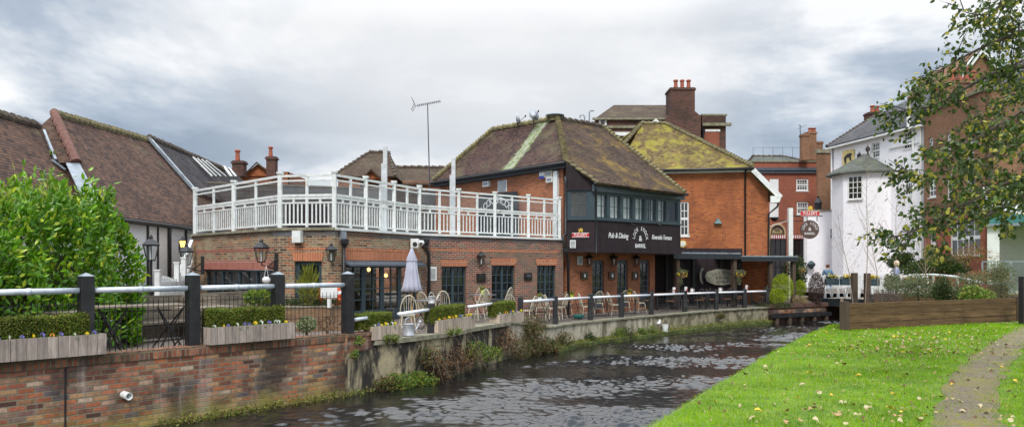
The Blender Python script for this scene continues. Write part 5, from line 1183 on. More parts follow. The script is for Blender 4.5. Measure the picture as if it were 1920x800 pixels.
    w = rect(f3, 1557, 1570, 428, 448); mb = MB(f3.w); wall(mb, 0, f3.L, -.3, zt, [w]); mb.build('wall_face', M['whitewall'], t); mb = MB(f3.w); mb.box(-.1, f3.L, -.3, .12, zt+.002, zt+.14); mb.build('coping', M['stone'], t)
    window(t, f3, w, 1, 3, 2, mat=M['white'], fw=.06, mw=.05, sill=True, rec=.12); mb = MB(); p = f3.w(.1, .06, 0); mb.tube([p+Vector((0, 0, 0)), p+Vector((0, 0, zt))], .05, 6); mb.build('downpipe', M['white'], t)
    # ivy wedge beside it
    pts = clump(tuple(P(1498, 512, 56)), .62, .4, 1.4, 1500, 5); V, Fc = leaves(pts, .13, .09); tag(np_mesh('ivy', V, Fc, LM['dark']), 'dark ivy mass on the wall behind the white sign post', 'ivy')
    # ---- white house
    fw = Fac(XY(1560, 62), XY(1732, 52)); t = empty('white_house', fw.w(5, 0, 0), 'tall white painted house with grey slate roof, round turret room and sash windows', 'building'); ez = 11.75-.1
    defs = [(1634, 1649, 268, 296), (1693, 1709, 248, 279), (1695, 1711, 318, 366), (1696, 1712, 432, 452)]
    hs = [rect(fw, *d) for d in defs]
    mb = MB(fw.w); wall(mb, 0, fw.L, -.2, ez, hs); mb.build('wall', M['whitewall'], t)
    for i, h in enumerate(hs): window(t, fw, h, 1, 3, 4, mat=M['white'], fw=.07, mw=.045, sill=True, sash=True, rec=.1)
    g = Fac(XY(1557, 61.9)+Vector((0, 0, 0)), fw.w(0, 0, 0)); lf = Fac(fw.w(-.0, -7, 0), fw.w(0, 0, 0)); mb = MB(lf.w); wall(mb, 0, lf.L, -.2, ez); mb.build('wall', M['whitewall'], t)
    rf = Fac(fw.w(fw.L, 0, 0), fw.w(fw.L, -7, 0)); mb = MB(rf.w); wall(mb, 0, rf.L, -.2, ez); mb.build('wall', M['whitewall'], t)
    r0 = P(1641, 215, 66); r1 = P(1745, 150, 56.0); r1.z = r0.z = 15.0
    a, b = fw.w(-.3, .3, ez), fw.w(fw.L+.2, .3, ez); mb = MB(); slab(mb, [a, b, r1, r0], .15); slab(mb, [a, r0, fw.w(-.3, -8, ez)], .15); slab(mb, [r0, r1, fw.w(fw.L, -8, ez), fw.w(0, -8, ez)], .15); mb.build('roof', M['slate'], t); ridge_strip(t, a, r0, M['ridge'], .12, 'hip', .5)
    mb = MB(fw.w); mb.box(-.3, fw.L+.1, .05, .38, ez-.25, ez-.12); mb.build('gutter', M['white'], t)
    stack(t, 1629, 1651, 210, 240, 66, [(1636, 198), (1644, 199)], 'brickD', potr=.22)
    for px in (1561, 1714, 1728): u = fw.at(px)[0]; mb = MB(); mb.tube([fw.w(u, .1, 0), fw.w(u, .1, ez-.2)], .06, 6); mb.build('downpipe', M['white'], t)
    u = fw.at(1709)[0]; mb = MB(); mb.tube([fw.w(u, .25, ez-.1), fw.w(u, .25, ez+1.5)], .12, 8); mb.build('flue', M['white'], t)
    mb = MB(fw.w); u = fw.at(1681)[0]; mb.box(u-.7, fw.L-.3, .01, .1, 10.35, 10.5); mb.build('string_course', M['white'], t)
    # pub sign painting: plain ochre panel with a small dark leaping animal
    fp = Fac(XY(1562, 61.6), XY(1606, 59.0)).off(.12); t2 = empty('animal_sign', fp.w(1, 0, 9), 'ochre framed panel with a black leaping animal on the white house', 'sign'); h = rect(fp, 1579, 1601, 281, 321)
    mb = MB(fp.w); mb.box(h[0], h[1], -.05, 0, h[2], h[3]); mb.build('panel', plain('ochre_panel', (.62, .5, .2), .6, var=.2), t2)
    q = [(-.35, .1), (-.4, .5), (-.1, .85), (.25, .95), (.45, .75), (.3, .55), (.38, -.1), (.28, -.1), (.15, .4), (-.15, .45), (-.2, -.3), (-.3, -.3)]; w_ = (h[1]-h[0])*.9; uc = (h[0]+h[1])/2; zc = (h[2]+h[3])/2
    mb = MB(); mb.prism([fp.w(uc+x*w_*.9, .0, zc+y*w_*.5) for x, y in q], fp.n*.04); mb.build('animal_figure', M['black'], t2)
    # turret
    c = XY(1620, 57.2); rr = 2.28; zt = 8.75; n = 8; rot = R(22.5+4)
    mb = MB(); mb.lathe(Vector((c.x, c.y, 0)), [(rr, -.2), (rr, zt)], n, rot=rot); mb.build('turret_wall', M['whitewall'], t)
    mb = MB(); mb.lathe(Vector((c.x, c.y, 0)), [(rr+.45, zt-.12), (rr+.45, zt), (rr*.62, zt+.75), (.12, zt+1.5), (.05, zt+1.55)], n, rot=rot); o = mb.build('turret_roof', M['slateM'], t)
    for (px, dy, dz) in ((1611, 0, .8), (1627, 0, 1.3)):
        q = XY(px, 57.2); q.z = zt+dz-.1; mb = MB(); mb.lathe(q, [(.2, 0), (.12, .25), (.06, .4), (.06, .5), (.14, .6), (.17, .72), (.14, .84), (.04, .92), (.02, 1.05)], 10); mb.build('ball_finial', M['slateB'], t, True)
    # turret window on the left-front facet
    ang = [rot+2*math.pi*i/n for i in range(n)]; pts = [Vector((c.x+rr*math.cos(a), c.y+rr*math.sin(a), 0)) for a in ang]
    best = None
    for i in range(n):
        p, q = pts[i], pts[(i+1) % n]; m = (p+q)/2
        if m.y < c.y:
            pxm = 960+m.x/m.y*1400; s = abs(pxm-1593)
            if best is None or s < best[0]: best = (s, p, q)
    _, p, q = best; a, b = (p, q) if p.x/p.y < q.x/q.y else (q, p); ft = Fac(a, b).off(.01); u = ft.L/2; h = (u-.5, u+.5, ft.at(1593, 374)[1], ft.at(1593, 331)[1]); ft2 = Fac(ft.w(0, .10, 0), ft.w(ft.L, .10, 0))
    window(t, ft2, h, 1, 3, 4, mat=M['white'], fw=.06, mw=.045, sill=True, rec=.04)
    # air conditioner and window box on the wall
    u, z = fw.at(1657, 466); t2 = empty('air_conditioner', fw.w(u, 0, z), 'cream air conditioning unit mounted low on the white house', 'air conditioner'); fa = Fac(XY(1646, 56.2), XY(1668, 56.2)); u = fa.L/2; z = fa.at(1657, 466)[1]
    mb = MB(fa.w); mb.box(0, fa.L, -.7, 0, z-.42, z+.42); mb.build('case', M['cream'], t2); mb = MB(); mb.tube([fa.w(u-.1, 0, z), fa.w(u-.1, .03, z)], .3, 20); mb.tube([fa.w(u-.1, .03, z), fa.w(u-.1, .05, z)], .1, 12); mb.build('fan_grille', M['lead'], t2)
    # wall lamp, cat-shaped dark fitting
    t2 = empty('wall_fitting', P(1521, 497, 59.6), 'dark flared wall fitting low on the white garden wall', 'lamp'); mb = MB(); mb.lathe(P(1521, 497, 59.6), [(.1, -.3), (.32, 0), (.36, .1), (.1, .35)], 8); mb.build('lamp_body', M['teal'], t2)
    # ---- brown brick house behind the tree
    fg = Fac(XY(1733, 51.8), XY(1852, 44.5)); t = empty('brown_brick_house', fg.w(4, 0, 0), 'brown brick house with white sash windows partly hidden by the tree', 'building'); ez = 12.2
    defs = [(1741, 1750, 258, 290), (1775, 1783, 250, 290), (1741, 1755, 326, 370), (1775, 1786, 325, 375), (1743, 1755, 436, 478), (1781, 1838, 412, 480), (1812, 1826, 255, 300), (1812, 1828, 330, 380)]
    hs = [rect(fg, *d) for d in defs]; mb = MB(fg.w); zs = fg.at(1800, 405)[1]; wall(mb, 0, fg.L, zs, ez, [h for h in hs if h[2] > zs]); mb.build('wall', M['brickG'], t); mb = MB(fg.w); wall(mb, 0, fg.L, -.3, zs-.003, [h for h in hs if h[2] < zs]); mb.build('lower_wall', M['brickE'], t)
    for i, h in enumerate(hs): window(t, fg, h, *((1, 5, 2) if i == 5 else (1, 2, 4)), mat=M['white'], fw=.11, mw=.06, sill=True, sash=True, rec=.08, sillmat=M['stone'] if i == 5 else None)
    rf = Fac(fg.w(fg.L, 0, 0), fg.w(fg.L, -9, 0)); mb = MB(rf.w); wall(mb, 0, rf.L, -.2, ez); mb.build('wall', M['brickG'], t)
    mb = MB(fg.w); mb.box(-.1, fg.L+.1, -.3, .15, ez+.002, ez+.2); mb.build('coping', M['stone'], t); hip_roof(t, fg.off(-.3), 8, ez, 2.6, 0, 'slate', 0, 0)
    stack(t, 1776, 1829, 150, 240, 49, [(1787, 132), (1799, 130), (1812, 126), (1822, 134)], 'brickG', potr=.2)
    # upper rear gable with white barge boards
    D = 60; t = empty('gabled_house', XY(1860, D), 'tall brick gable with white barge boards high behind the tree', 'building');     mb = MB(); mb.prism([P(1800, 500, D), P(1885, 500, D), P(1885, 140, D), P(1842, 92, D), P(1800, 140, D)], (0, 8, 0)); mb.build('wall', M['brickG'], t)
    for a, b in (((1796, 150), (1842, 90)), ((1842, 90), (1890, 150))):
        mb = MB(); mb.beam(P(*a, D-.3), P(*b, D-.3), .15, .4); mb.build('barge_board', M['white'], t); mb = MB(); slab(mb, [P(*a, D-.4)+Vector((0, 0, .15)), P(*b, D-.4)+Vector((0, 0, .15)), P(*b, D+9)+Vector((0, 0, -1)), P(*a, D+9)+Vector((0, 0, -1))], .1); mb.build('roof', M['slate'], t)
    # ---- white porch with teal canopy
    D = 40; f = Fac(XY(1851, D), XY(2010, D-2)); t = empty('white_porch', f.w(0, 0, 0), 'white rendered porch with teal canopy edge and pale recessed wall', 'porch'); z1 = f.at(1880, 424)[1]
    mb = MB(f.w); mb.box(0, .55, -.5, 0, -.1, z1); mb.build('pillar', M['white'], t)
    mb = MB(f.w); mb.box(0, f.L, -3.0, -2.8, -.1, z1); mb.build('back_wall', plain('grey_render', (.5, .48, .49), .9, var=.1), t)
    mb = MB(f.w); mb.box(-.1, f.L, -3.2, .3, z1+.002, z1+.14); mb.build('canopy_slab', M['lead'], t); mb = MB(f.w); mb.box(-.1, f.L, -3.0, .2, z1+.142, z1+.62); mb.build('canopy_top', plain('teal_copper', (.05, .20, .18), .6, var=.3), t)
    mb = MB(f.w); mb.box(-.2, f.L, -3.0, -.7, z1+.622, z1+2.2); mb.build('upper_wall', M['whitewall'], t)
    D = 33; f = Fac(XY(1842, D), XY(2010, D-2)); z1 = f.at(1880, 489)[1]; t = empty('glass_balustrade', f.w(0, 0, 0), 'glass panel balustrade with pale metal rail in front of the white porch', 'balustrade')
    mb = MB(f.w); mb.box(0, f.L, -.03, .03, z1-.05, z1); mb.build('handrail', M['lead'], t)
    for i in range(4): u = f.L*i/3; mb = MB(f.w); mb.box(u-.03, u+.03, -.03, .03, .5, z1-.05); mb.build('post', M['lead'], t)
    for i in range(3): u = f.L*i/3; mb = MB(f.w); mb.box(u+.08, u+f.L/3-.08, -.006, .006, .6, z1-.08); mb.build('glass_panel', M['glassC'], t)
    mb = MB(f.w); mb.box(-.2, f.L, -5, .1, -.1, .5); mb.build('plinth', M['stone'], t)
far_right()

# ---------------------------------------------------------------- bridge, dock, planting round it
def leafball(name, c, rx, rz, n, mat, label, cat, leaf=(.08, .04), ry=None, seed=1, pw=.35, group=None, lumps=0, up=.4, trunk=True):
    t = empty(name, (c.x, c.y, c.z-rz), label, cat, group); r = np.random.default_rng(seed); ry = ry or rx
    if lumps:
        cs = clump(tuple(c), rx*.7, ry*.7, rz*.7, lumps, seed+3); pts = np.concatenate([clump(tuple(q), rx*.5, ry*.5, rz*.45, n//lumps, seed+7+i) for i, q in enumerate(cs)])
    else: d = unit(r.normal(size=(n, 3)))*(r.random(n)**pw)[:, None]; pts = np.array(c)+d*np.array([rx, ry, rz])
    dirs = unit(pts-np.array(c))*.9; dirs[:, 2] += up
    V, Fc = leaves(pts, leaf[0], leaf[1], dirs=dirs, spread=.6, rng_=r); np_mesh('foliage', V, Fc, mat, t)
    if trunk: mb = MB(); mb.tube([(c.x, c.y, c.z-rz-.1), (c.x, c.y, c.z)], [.04, .02], 6); mb.build('stem', MATS['twig'], t, uv=False)
    return t
def bridge():
    # dock wall at the end of the terrace
    a = wall_pt(1440); b = XY(1549, 37.6); t = empty('brick_dock', a, 'low dark brick and timber edge at the water, right of the mossy wall', 'dock'); f = Fac(a, b)
    mb = MB(f.w); mb.box(.02, f.L, -.5, 0, -1.5, -.32); mb.build('wall_face', M['brickD'], t); mb = MB(f.w); mb.box(.0, f.L+.1, -.45, .06, -.316, -.14); mb.build('brick_coping', M['bluefas'] if False else M['brickD'], t)
    mb = MB(f.w); mb.box(.0, f.L+.1, .07, .25, -.78, -.60); mb.build('timber_beam', M['black'], t)
    mb = MB(f.w); mb.box(.3, f.L-.3, .004, .05, -.58, -.42); mb.build('red_brick_band', M['brickR'], t)
    for i in range(5): mb = MB(f.w); u = .4+i*(f.L-.6)/4; mb.box(u-.09, u+.09, .07, .22, -1.5, -.782); mb.build('pile', M['post_wood'], t)
    sheet('dock_ground', [tuple((f.w(0, -.3, 0)).xy), tuple(f.w(f.L, -.3, 0).xy), (16.5, 50), (14.5, 50)], -.16, M['earth'])
    # bridge
    A, B = XY(1546, 38.3), XY(1705, 35.6); f = Fac(A, B); t = empty('foot_bridge', f.w(0, 0, 0), 'white railed foot bridge over the river with flower boxes on its rails', 'bridge'); W = 3.2
    mb = MB(f.w); mb.box(-.2, f.L, -W, 0, -.18, .02); mb.build('deck', M['greywood'], t); mb = MB(f.w); mb.box(-.25, f.L, .003, .14, -.34, .05); mb.build('edge_beam', M['darkfas'], t)
    mb = MB(f.w); mb.box(-.6, .05, -W, -.1, -1.6, -.182); mb.build('abutment', M['brickD'], t)
    for d, nm in ((-.06, 'near_rail'), (-W, 'far_rail')):
        mb = MB(f.w); zt = 1.22; mb.box(-.1, f.L, d-.07, d+.07, zt-.09, zt); mb.box(0, f.L, d-.03, d+.03, .55, .63); n = 6
        for i in range(n+1):
            u = f.L*i/n; mb.box(u-.05, u+.05, d-.05, d+.05, .02, zt-.09)
        mb.build('railing', M['white'], t)
        if d > -1:
            mb = MB()
            for i in range(n): u = f.L*i/n; e = f.L/n; mb.beam(f.w(u+.08, d, 1.1), f.w(u+e*.5, d, .06), .05); mb.beam(f.w(u+e-.08, d, 1.1), f.w(u+e*.5, d, .06), .05)
            mb.build('brace', M['white'], t)
    C_ = [P(1705, 514, 36), P(1750, 513, 33), P(1795, 517, 30), P(1838, 527, 27)]; t2 = empty('ramp_rail', Vector((C_[0].x, C_[0].y, 0)), 'white handrail curving down from the bridge behind the plank planter', 'railing'); mb = MB(); mb.tube([p-Vector((0, 0, .04)) for p in C_], .05, 8); mb.build('handrail', M['white'], t2)
    for p, q in zip(C_, C_[1:]):
        for k in (.0, .5): c = p.lerp(q, k); mb = MB(); mb.tube([(c.x, c.y, 0), (c.x, c.y, c.z-.05)], .045, 6); mb.build('post', M['white'], t2)
        mb = MB(); mb.beam(p-Vector((0, 0, .5)), q-Vector((0, 0, .5)), .05, .08); mb.build('lower_rail', M['white'], t2)
    # wooden posts before the bridge
    for (px, D, y0, lb) in [(1602, 34.3, 513, 'left one of two square wooden posts before the bridge rail'), (1626, 33.6, 514, 'right one of two square wooden posts before the bridge rail')]:
        b = XY(px, D); w = .11; mb = MB(); mb.box(b.x-w, b.x+w, b.y-w, b.y+w, 0, P(0, y0, D).z); mb.prism([(b.x-w, b.y-w, P(0, y0, D).z), (b.x+w, b.y-w, P(0, y0, D).z), (b.x+w, b.y+w, P(0, y0, D).z), (b.x-w, b.y+w, P(0, y0, D).z)], (0, 0, .05)); tag(mb.build('wooden_post', M['post_wood']), lb, 'post', 'wooden posts before the bridge')
    flow = leafmat('yellow_petal', (.80, .55, .02), (.85, .68, .05), rnd=True, trans=.2)
    for i, (px, D, y0) in enumerate([(1557, 37.6, 516), (1586, 37.1, 516), (1632, 36.3, 517), (1700, 35.2, 520)]):
        c = XY(px, D); zt = P(0, y0+6, D).z; t3 = empty('flower_box', (c.x, c.y, zt-.3), ['dark flower box at the bridge end beside the man', 'second flower box along the bridge rail, left of the wooden posts', 'flower box on the bridge rail right of the wooden posts', 'rightmost flower box with yellow flowers, near the woman'][i], 'flower box', 'flower boxes on the bridge')
        mb = MB(); mb.box(c.x-.32, c.x+.32, c.y-.28, c.y-.04, zt-.32, zt); mb.build('trough', M['teal'], t3)
        V, Fc = leaves(clump((c.x, c.y-.16, zt+.06), .36, .16, .13, 260, 11+i), .07, .045); np_mesh('foliage', V, Fc, LM['dark'], t3); V, Fc = leaves(clump((c.x, c.y-.25, zt+.14), .3, .12, .1, 26, 21+i), .09, .08); np_mesh('flower', V, Fc, flow, t3)
    # shrubs at the end of the terrace
    lime = leafmat('lime_conifer', (.26, .38, .01), (.46, .54, .02), (.16, .16, .02), trans=.2, amt3=.12, rough=.7); purple = leafmat('purple_brown_leaf', (.06, .035, .03), (.10, .06, .045), trans=.15, rough=.8)
    def Bp(px, py, D): return P(px, py, D)
    leafball('conifer', P(1467, 540, 36.6), .52, .72, 4200, lime, 'lime green conifer bush, taller of two at the terrace end', 'conifer', (.06, .022), seed=3, pw=.3, up=1.2)
    leafball('conifer', P(1457, 556, 36.2), .38, .42, 2000, lime, 'low lime green conifer in front of the taller lime one', 'conifer', (.06, .022), seed=33, pw=.3, up=1.2)
    leafball('conifer', P(1500, 540, 37.8), .30, .42, 1700, lime, 'small round lime conifer left of the dark bush', 'conifer', (.06, .022), seed=4, pw=.3, up=1.2)
    leafball('dark_bush', P(1531, 540, 37.2), .38, .80, 3600, purple, 'tall dark purple brown clipped bush at the bridge end', 'bush', (.05, .03), seed=5, pw=.25)
    leafball('straw_grass', P(1500, 566, 36.9), .35, .24, 500, leafmat('straw', (.30, .22, .10), (.42, .33, .16), trans=.2), 'straw coloured dry grass clump under the conifers', 'grass clump', (.22, .012), seed=6, up=2.5, trunk=False)
    leafball('ground_shrub', P(1450, 572, 36.0), .9, .12, 900, LM['dark'], 'low dark ground plants along the dock edge', 'plant', (.07, .04), seed=7, trunk=False)
    leafball('climber', P(1478, 505, 38.4), .35, .4, 600, LM['dark'], 'dark leafy plant hanging by the far canopy post', 'plant', (.07, .05), seed=8, trunk=False)
    # saplings, bare
    tw = plain('sapling_bark', (.30, .24, .18), .85, var=.3)
    for i, (px, D, yt, lean) in enumerate([(1622, 30, 270, 6), (1600, 31, 395, -30), (1672, 29, 330, 14), (1650, 30, 380, -25), (1733, 26, 430, 4)]):
        b = XY(px, D); t = empty('bare_sapling', b, ['tallest thin bare sapling before the white house', 'bare sapling leaning left towards the round sign', 'thin bare sapling near the woman on the bridge', 'short leaning bare sapling beside the tallest one', 'small bare sapling in front of the ivy'][i], 'sapling', 'bare saplings'); top = P(px+lean, yt, D); mb = MB(); r = random.Random(i)
        pts = [b, b.lerp(top, .35)+Vector((.06, 0, 0)), b.lerp(top, .7)-Vector((.04, 0, 0)), top]; mb.tube(pts, [.018, .014, .009, .004], 6); mb.build('stem', tw, t, uv=False); mb = MB()
        for k in range(16):
            s = r.uniform(.3, .95); p = b.lerp(top, s); sg = r.choice((-1, 1)); L = (1-s)*1.5+.3; e = p+Vector((sg*L*.45, r.uniform(-.3, .3), L)); mb.tube([p, p.lerp(e, .5)+Vector((sg*.06, 0, -.03)), e], [.006, .004, .002], 4)
        mb.build('branch', tw, t, uv=False)
        n = 60; pts = np.array([tuple(b.lerp(top, r.uniform(.25, .95))+Vector((r.uniform(-.6, .6), r.uniform(-.4, .4), r.uniform(-.3, .3)))) for k in range(n)]); V, Fc = leaves(pts, .055, .035); np_mesh('foliage', V, Fc, leafmat('russet_leaf', (.30, .14, .06), (.42, .26, .10)), t)
    # hedges / shrubs beyond and inside the plank beds
    B_ = [('ivy_hedge', 1745, 497, 44, 2.6, .75, 5200, 'dark', 'dark ivy hedge along the base of the brown house', (.12, .08), 10),
          ('ivy_hedge', 1700, 490, 47, 1.3, .6, 2200, 'dark', 'smaller ivy clump under the white house window', (.12, .08), 6),
          ('grey_shrub', 1795, 538, 25, 1.1, .55, 3400, 'sage', 'grey green leafy shrub in the middle of the back bed', (.07, .035), 6),
          ('grey_shrub', 1722, 538, 25.5, .95, .5, 2600, 'sage', 'grey green shrub left of the middle one', (.07, .035), 6),
          ('dark_shrub', 1767, 543, 24.5, .28, .5, 1300, 'dark', 'upright dark shrub between the grey green shrubs', (.06, .04), 0),
          ('bright_shrub', 1835, 545, 23.8, .75, .42, 1900, 'fresh', 'bright green low shrub at the right of the back bed', (.08, .045), 5),
          ('seedhead_shrub', 1878, 525, 25, .85, .75, 2600, 'sage', 'tall feathery shrub with brown seed heads before the glass panels', (.10, .02), 8),
          ('flowering_shrub', 1850, 512, 30, .8, .55, 1500, 'russet', 'russet seed headed shrub before the brown house corner', (.09, .025), 8),
          ('leafy_shrub', 1680, 530, 28, .6, .4, 1400, 'sage', 'dusty green shrub just right of the wooden posts', (.08, .035), 6),
          ('yellow_shrub', 1752, 480, 34, .45, .6, 700, 'yellow', 'yellowing thin shrub in front of the brown brick wall', (.12, .07), 6),
          ('bramble_bush', 1812, 478, 40, 1.5, .7, 1300, 'russet', 'russet twiggy bush under the large white window', (.09, .03), 7),
          ('lavender_bush', 1665, 556, 24, .45, .22, 900, 'grey', 'small grey brown heathery bush in the left of the back bed', (.07, .015), 0)]
    LM['sage'] = leafmat('sage_leaf', (.10, .14, .07), (.20, .25, .12), (.26, .22, .10)); LM['yellow'] = leafmat('yellow_green_leaf', (.26, .28, .03), (.40, .36, .05), (.1, .14, .03)); LM['russet'] = MATS['russet_leaf']; LM['grey'] = leafmat('heather_leaf', (.09, .07, .07), (.17, .14, .12))
    for nm, px, py, D, rx, rz, n, m, lb, lf, lu in B_: leafball(nm, P(px, py, D), rx, rz, n, LM[m], lb, nm.split('_')[1], lf, seed=px, lumps=lu, pw=.5)
bridge()
# ---------------------------------------------------------------- plank planter on the lawn
def plank_bed():
    A, B = G(1586, 619, 0), G(1905, 601.5, 0); f = Fac(A, B); t = empty('plank_bed', f.w(0, 0, 0), 'long raised bed of brown sleepers standing on the lawn', 'raised bed'); H = .70; n = 4
    for i in range(n): mb = MB(f.w); mb.box(.1, f.L+.06, -.09, -.0-.004*(i % 2), H*i/n+.003, H*(i+1)/n-.003); mb.build('plank', M['sleeper'], t)
    for u, w in ((.03, .14), (f.L+.12, .2)): mb = MB(f.w); mb.box(u-w/2, u+w/2, -.16, .04, -.05, H+.05); mb.build('corner_post', M['post_wood'], t)
    g = Fac(f.w(.06, -.1, 0), f.w(.06, -.1, 0)*1.13); mb = MB(g.w); mb.box(0, g.L, -.10, -.02, 0, H); mb.build('end_planks', M['sleeper'], t)
    q = [f.w(.12, -.1, 0), f.w(f.L, -.1, 0), f.w(f.L, -.1, 0)*1.12, f.w(.12, -.1, 0)*1.12]; mb = MB(); mb.prism(q, (0, 0, H-.12)); mb.build('soil', M['earth'], t)
    A, B = XY(1640, 27.5), XY(1915, 26.2); f = Fac(A, B); t = empty('rear_plank_bed', f.w(0, 0, 0), 'second lower sleeper bed behind the front one, full of shrubs', 'raised bed')
    for i in range(3): mb = MB(f.w); mb.box(0, f.L, -.09, -.004*(i % 2), .68*i/3+.003, .68*(i+1)/3-.003); mb.build('plank', M['sleeper'], t)
    mb = MB(f.w); mb.box(.1, f.L, -1.6, -.1, .0, .6); mb.build('soil', M['earth'], t)
    mb = MB(f.w); mb.box(f.L*.62, f.L*.98, -1.2, -1.1, .0, 1.0); mb.build('red_plank', plain('red_brown_plank', (.16, .06, .04), .8), t)
    b = XY(1920, 21.5); mb = MB(); mb.box(b.x-.1, b.x+.25, b.y-.1, b.y+.1, 0, 1.38); tag(mb.build('end_post', M['black'], bevel=.01), 'thick dark post at the right end of the front sleeper bed', 'post')
plank_bed()
# ---------------------------------------------------------------- near railing, right railing
BRN = Vector((_dir.y, -_dir.x, 0))
def in_pt(px, d):
    "plan point d metres behind the river wall line, on the sight line of column px"
    w = wall_pt(px); q = wall_pt(px+3 if px < 1436 else px); r = wall_pt(px-3); t = (q-r).normalized(); n = Vector((t.y, -t.x, 0)); v = on_plane(px, YH, w-n*d, n); return Vector((v.x, v.y, 0))
def near_railing():
    t = empty('near_railing', in_pt(358, .2), 'tall black timber posts with grey tube rail and wire panels on the brick wall', 'railing')
    cols = [-60, 161, 361, 521, 652]; pts = [in_pt(px, .17) for px in cols]
    for i, p in enumerate(pts):
        w = .10; mb = MB(); fr = Matrix.Rotation(math.atan2(_dir.y, _dir.x), 4, 'Z')
        def tr(x, y, z): v = fr @ Vector((x, y, 0)); return (p.x+v.x, p.y+v.y, z)
        mb.fr = tr; mb.box(-w, w, -w, w, -.02, 1.50); mb.build('post', M['black'], t, bevel=.012)
        mb = MB(tr); mb.add([(-w, -w, 1.502), (w, -w, 1.502), (w, w, 1.502), (-w, w, 1.502), (0, 0, 1.56)], [(3, 2, 1, 0), (0, 1, 4), (1, 2, 4), (2, 3, 4), (3, 0, 4)]); mb.build('post_cap', M['lead'], t)
    for a, b in zip(pts, pts[1:]):
        d = (b-a).normalized(); z = 1.27; o = BRN*.03; mb = MB(); mb.tube([a+d*.115+o+Vector((0, 0, z)), b-d*.115+o+Vector((0, 0, z))], .048, 12); m = a.lerp(b, .48)+o+Vector((0, 0, z)); mb.tube([m-d*.03, m+d*.03], .056, 12); mb.build('rail', M['rail'], t, True)
        L = (b-a).length; n = int(L/.085); mb = MB()
        for i in range(1, n): p = a.lerp(b, i/n)+o; mb.beam(p+Vector((0, 0, .10)), p+Vector((0, 0, 1.12+.012*math.sin(i*2.3))), .009)
        for z in (.16, .62, 1.05): mb.beam(a+o+Vector((0, 0, z)), b+o+Vector((0, 0, z)), .009)
        mb.build('wire_panel', M['iron'], t, uv=False)
    p = pts[-1]; d = (wall_pt(700)-p).normalized(); mb = MB(); mb.tube([p+Vector((.1, .12, .52)), p+Vector((.32, .42, .54))], .042, 10); mb.build('rail_stub', M['rail'], t, True)
near_railing()
def far_railing():
    t = empty('terrace_railing', in_pt(1041, .2), 'low black timber posts with a white tube rail along the terrace edge', 'railing')
    cols = [808, 926, 976, 1041, 1107, 1165, 1221, 1284, 1343, 1396, 1443]; pts = []
    for px in cols:
        p = in_pt(px if px <= 1438 else 1438, .25); z0 = floor_z(px); z1 = .76 if px < 830 else .72 if px < 980 else .70-.08*(px-980)/460
        w = .085; mb = MB(); mb.box(p.x-w, p.x+w, p.y-w, p.y+w, z0-.05, z1); mb.build('post', M['black'], t, bevel=.01); pts.append((p, z0, z1, px))
    q = in_pt(742, .3)
    def rail(a, b, za, zb): d = (b-a).normalized()*.08; mb = MB(); mb.tube([a+d+Vector((0, 0, za)), b-d+Vector((0, 0, zb))], .042, 10); mb.build('rail', M['rail_white'], t, True)
    rail(q, pts[0][0], .56, .61); mb = MB(); mb.box(q.x-.22, q.x-.05, q.y-.08, q.y+.08, .0, .70); mb.build('post', M['black'], t)
    rail(in_pt(876, .25), pts[1][0], .57, .59)
    rail(pts[2][0], pts[3][0], .57, .565)
    for (a, _, _, pa), (b, _, _, pb) in list(zip(pts, pts[1:]))[3:]: rail(a, b, .57-.09*(pa-1041)/400, .57-.09*(pb-1041)/400)
    for (a, z0, _, pa), (b, z1, _, pb) in list(zip(pts, pts[1:]))[2:]:
        n = int((b-a).length/.10); mb = MB()
        for i in range(1, n): p = a.lerp(b, i/n); mb.beam(p+Vector((0, 0, -.22)), p+Vector((0, 0, .40)), .012)
        mb.beam(a+Vector((0, 0, .36)), b+Vector((0, 0, .36)), .012); mb.beam(a+Vector((0, 0, -.15)), b+Vector((0, 0, -.15)), .012); mb.build('wire_panel', M['iron'], t, uv=False)
far_railing()
# ---------------------------------------------------------------- planters with clipped hedges and pansies
box_l = leafmat('box_leaf', (.11, .17, .015), (.20, .28, .03), (.26, .24, .05), sc=2.2, trans=.2, rough=.5)
core = plain('shaded_hedge_core', (.05, .07, .01), .95, var=.5, scale=20, bmp=.4)  # filler colour, darkened to stand in for occlusion among the leaves
PET = {k: plain(k+'_pansy', c, .6, var=.15) for k, c in dict(yellow=(.85, .60, .02), orange=(.85, .30, .03), white=(.80, .80, .74), violet=(.20, .16, .55), red=(.30, .03, .06)).items()}
def pansy_proto(col):
    t = empty('pansy', (0, 0, 0)); mb = MB()
    for k in range(5):
        a = 2*math.pi*k/5+.3; c = Vector((math.cos(a)*.016, -.012, .05+math.sin(a)*.016)); n = 7; mb.add([tuple(c)]+[tuple(c+Vector((math.cos(b)*.016, .004*math.cos(b*2), math.sin(b)*.016))) for b in np.linspace(0, 2*math.pi, n+1)[:-1]], [(0, 1+i, 1+(i+1) % n) for i in range(n)])
    mb.build('petals', PET[col], t, uv=False); V, Fc = leaves(clump((0, 0, .02), .05, .04, .025, 26, 5), .045, .03); np_mesh('leaves', V, Fc, LM['fresh'], t); return t
PANSY = {k: pansy_proto(k) for k in PET if k != 'red'}; PUSED = set()
def put_pansy(c, p, where, s=1.):
    if p in PUSED: o = copy_tree(PANSY[p])
    else: o = PANSY[p]; PUSED.add(p)
    o.location = c; o.scale = (s, s, s); o.rotation_euler = (0, 0, random.uniform(-.6, .6)); tag(o, f'{p} pansy in flower in the {where}', 'pansy', f'{p} pansies in the {where}')
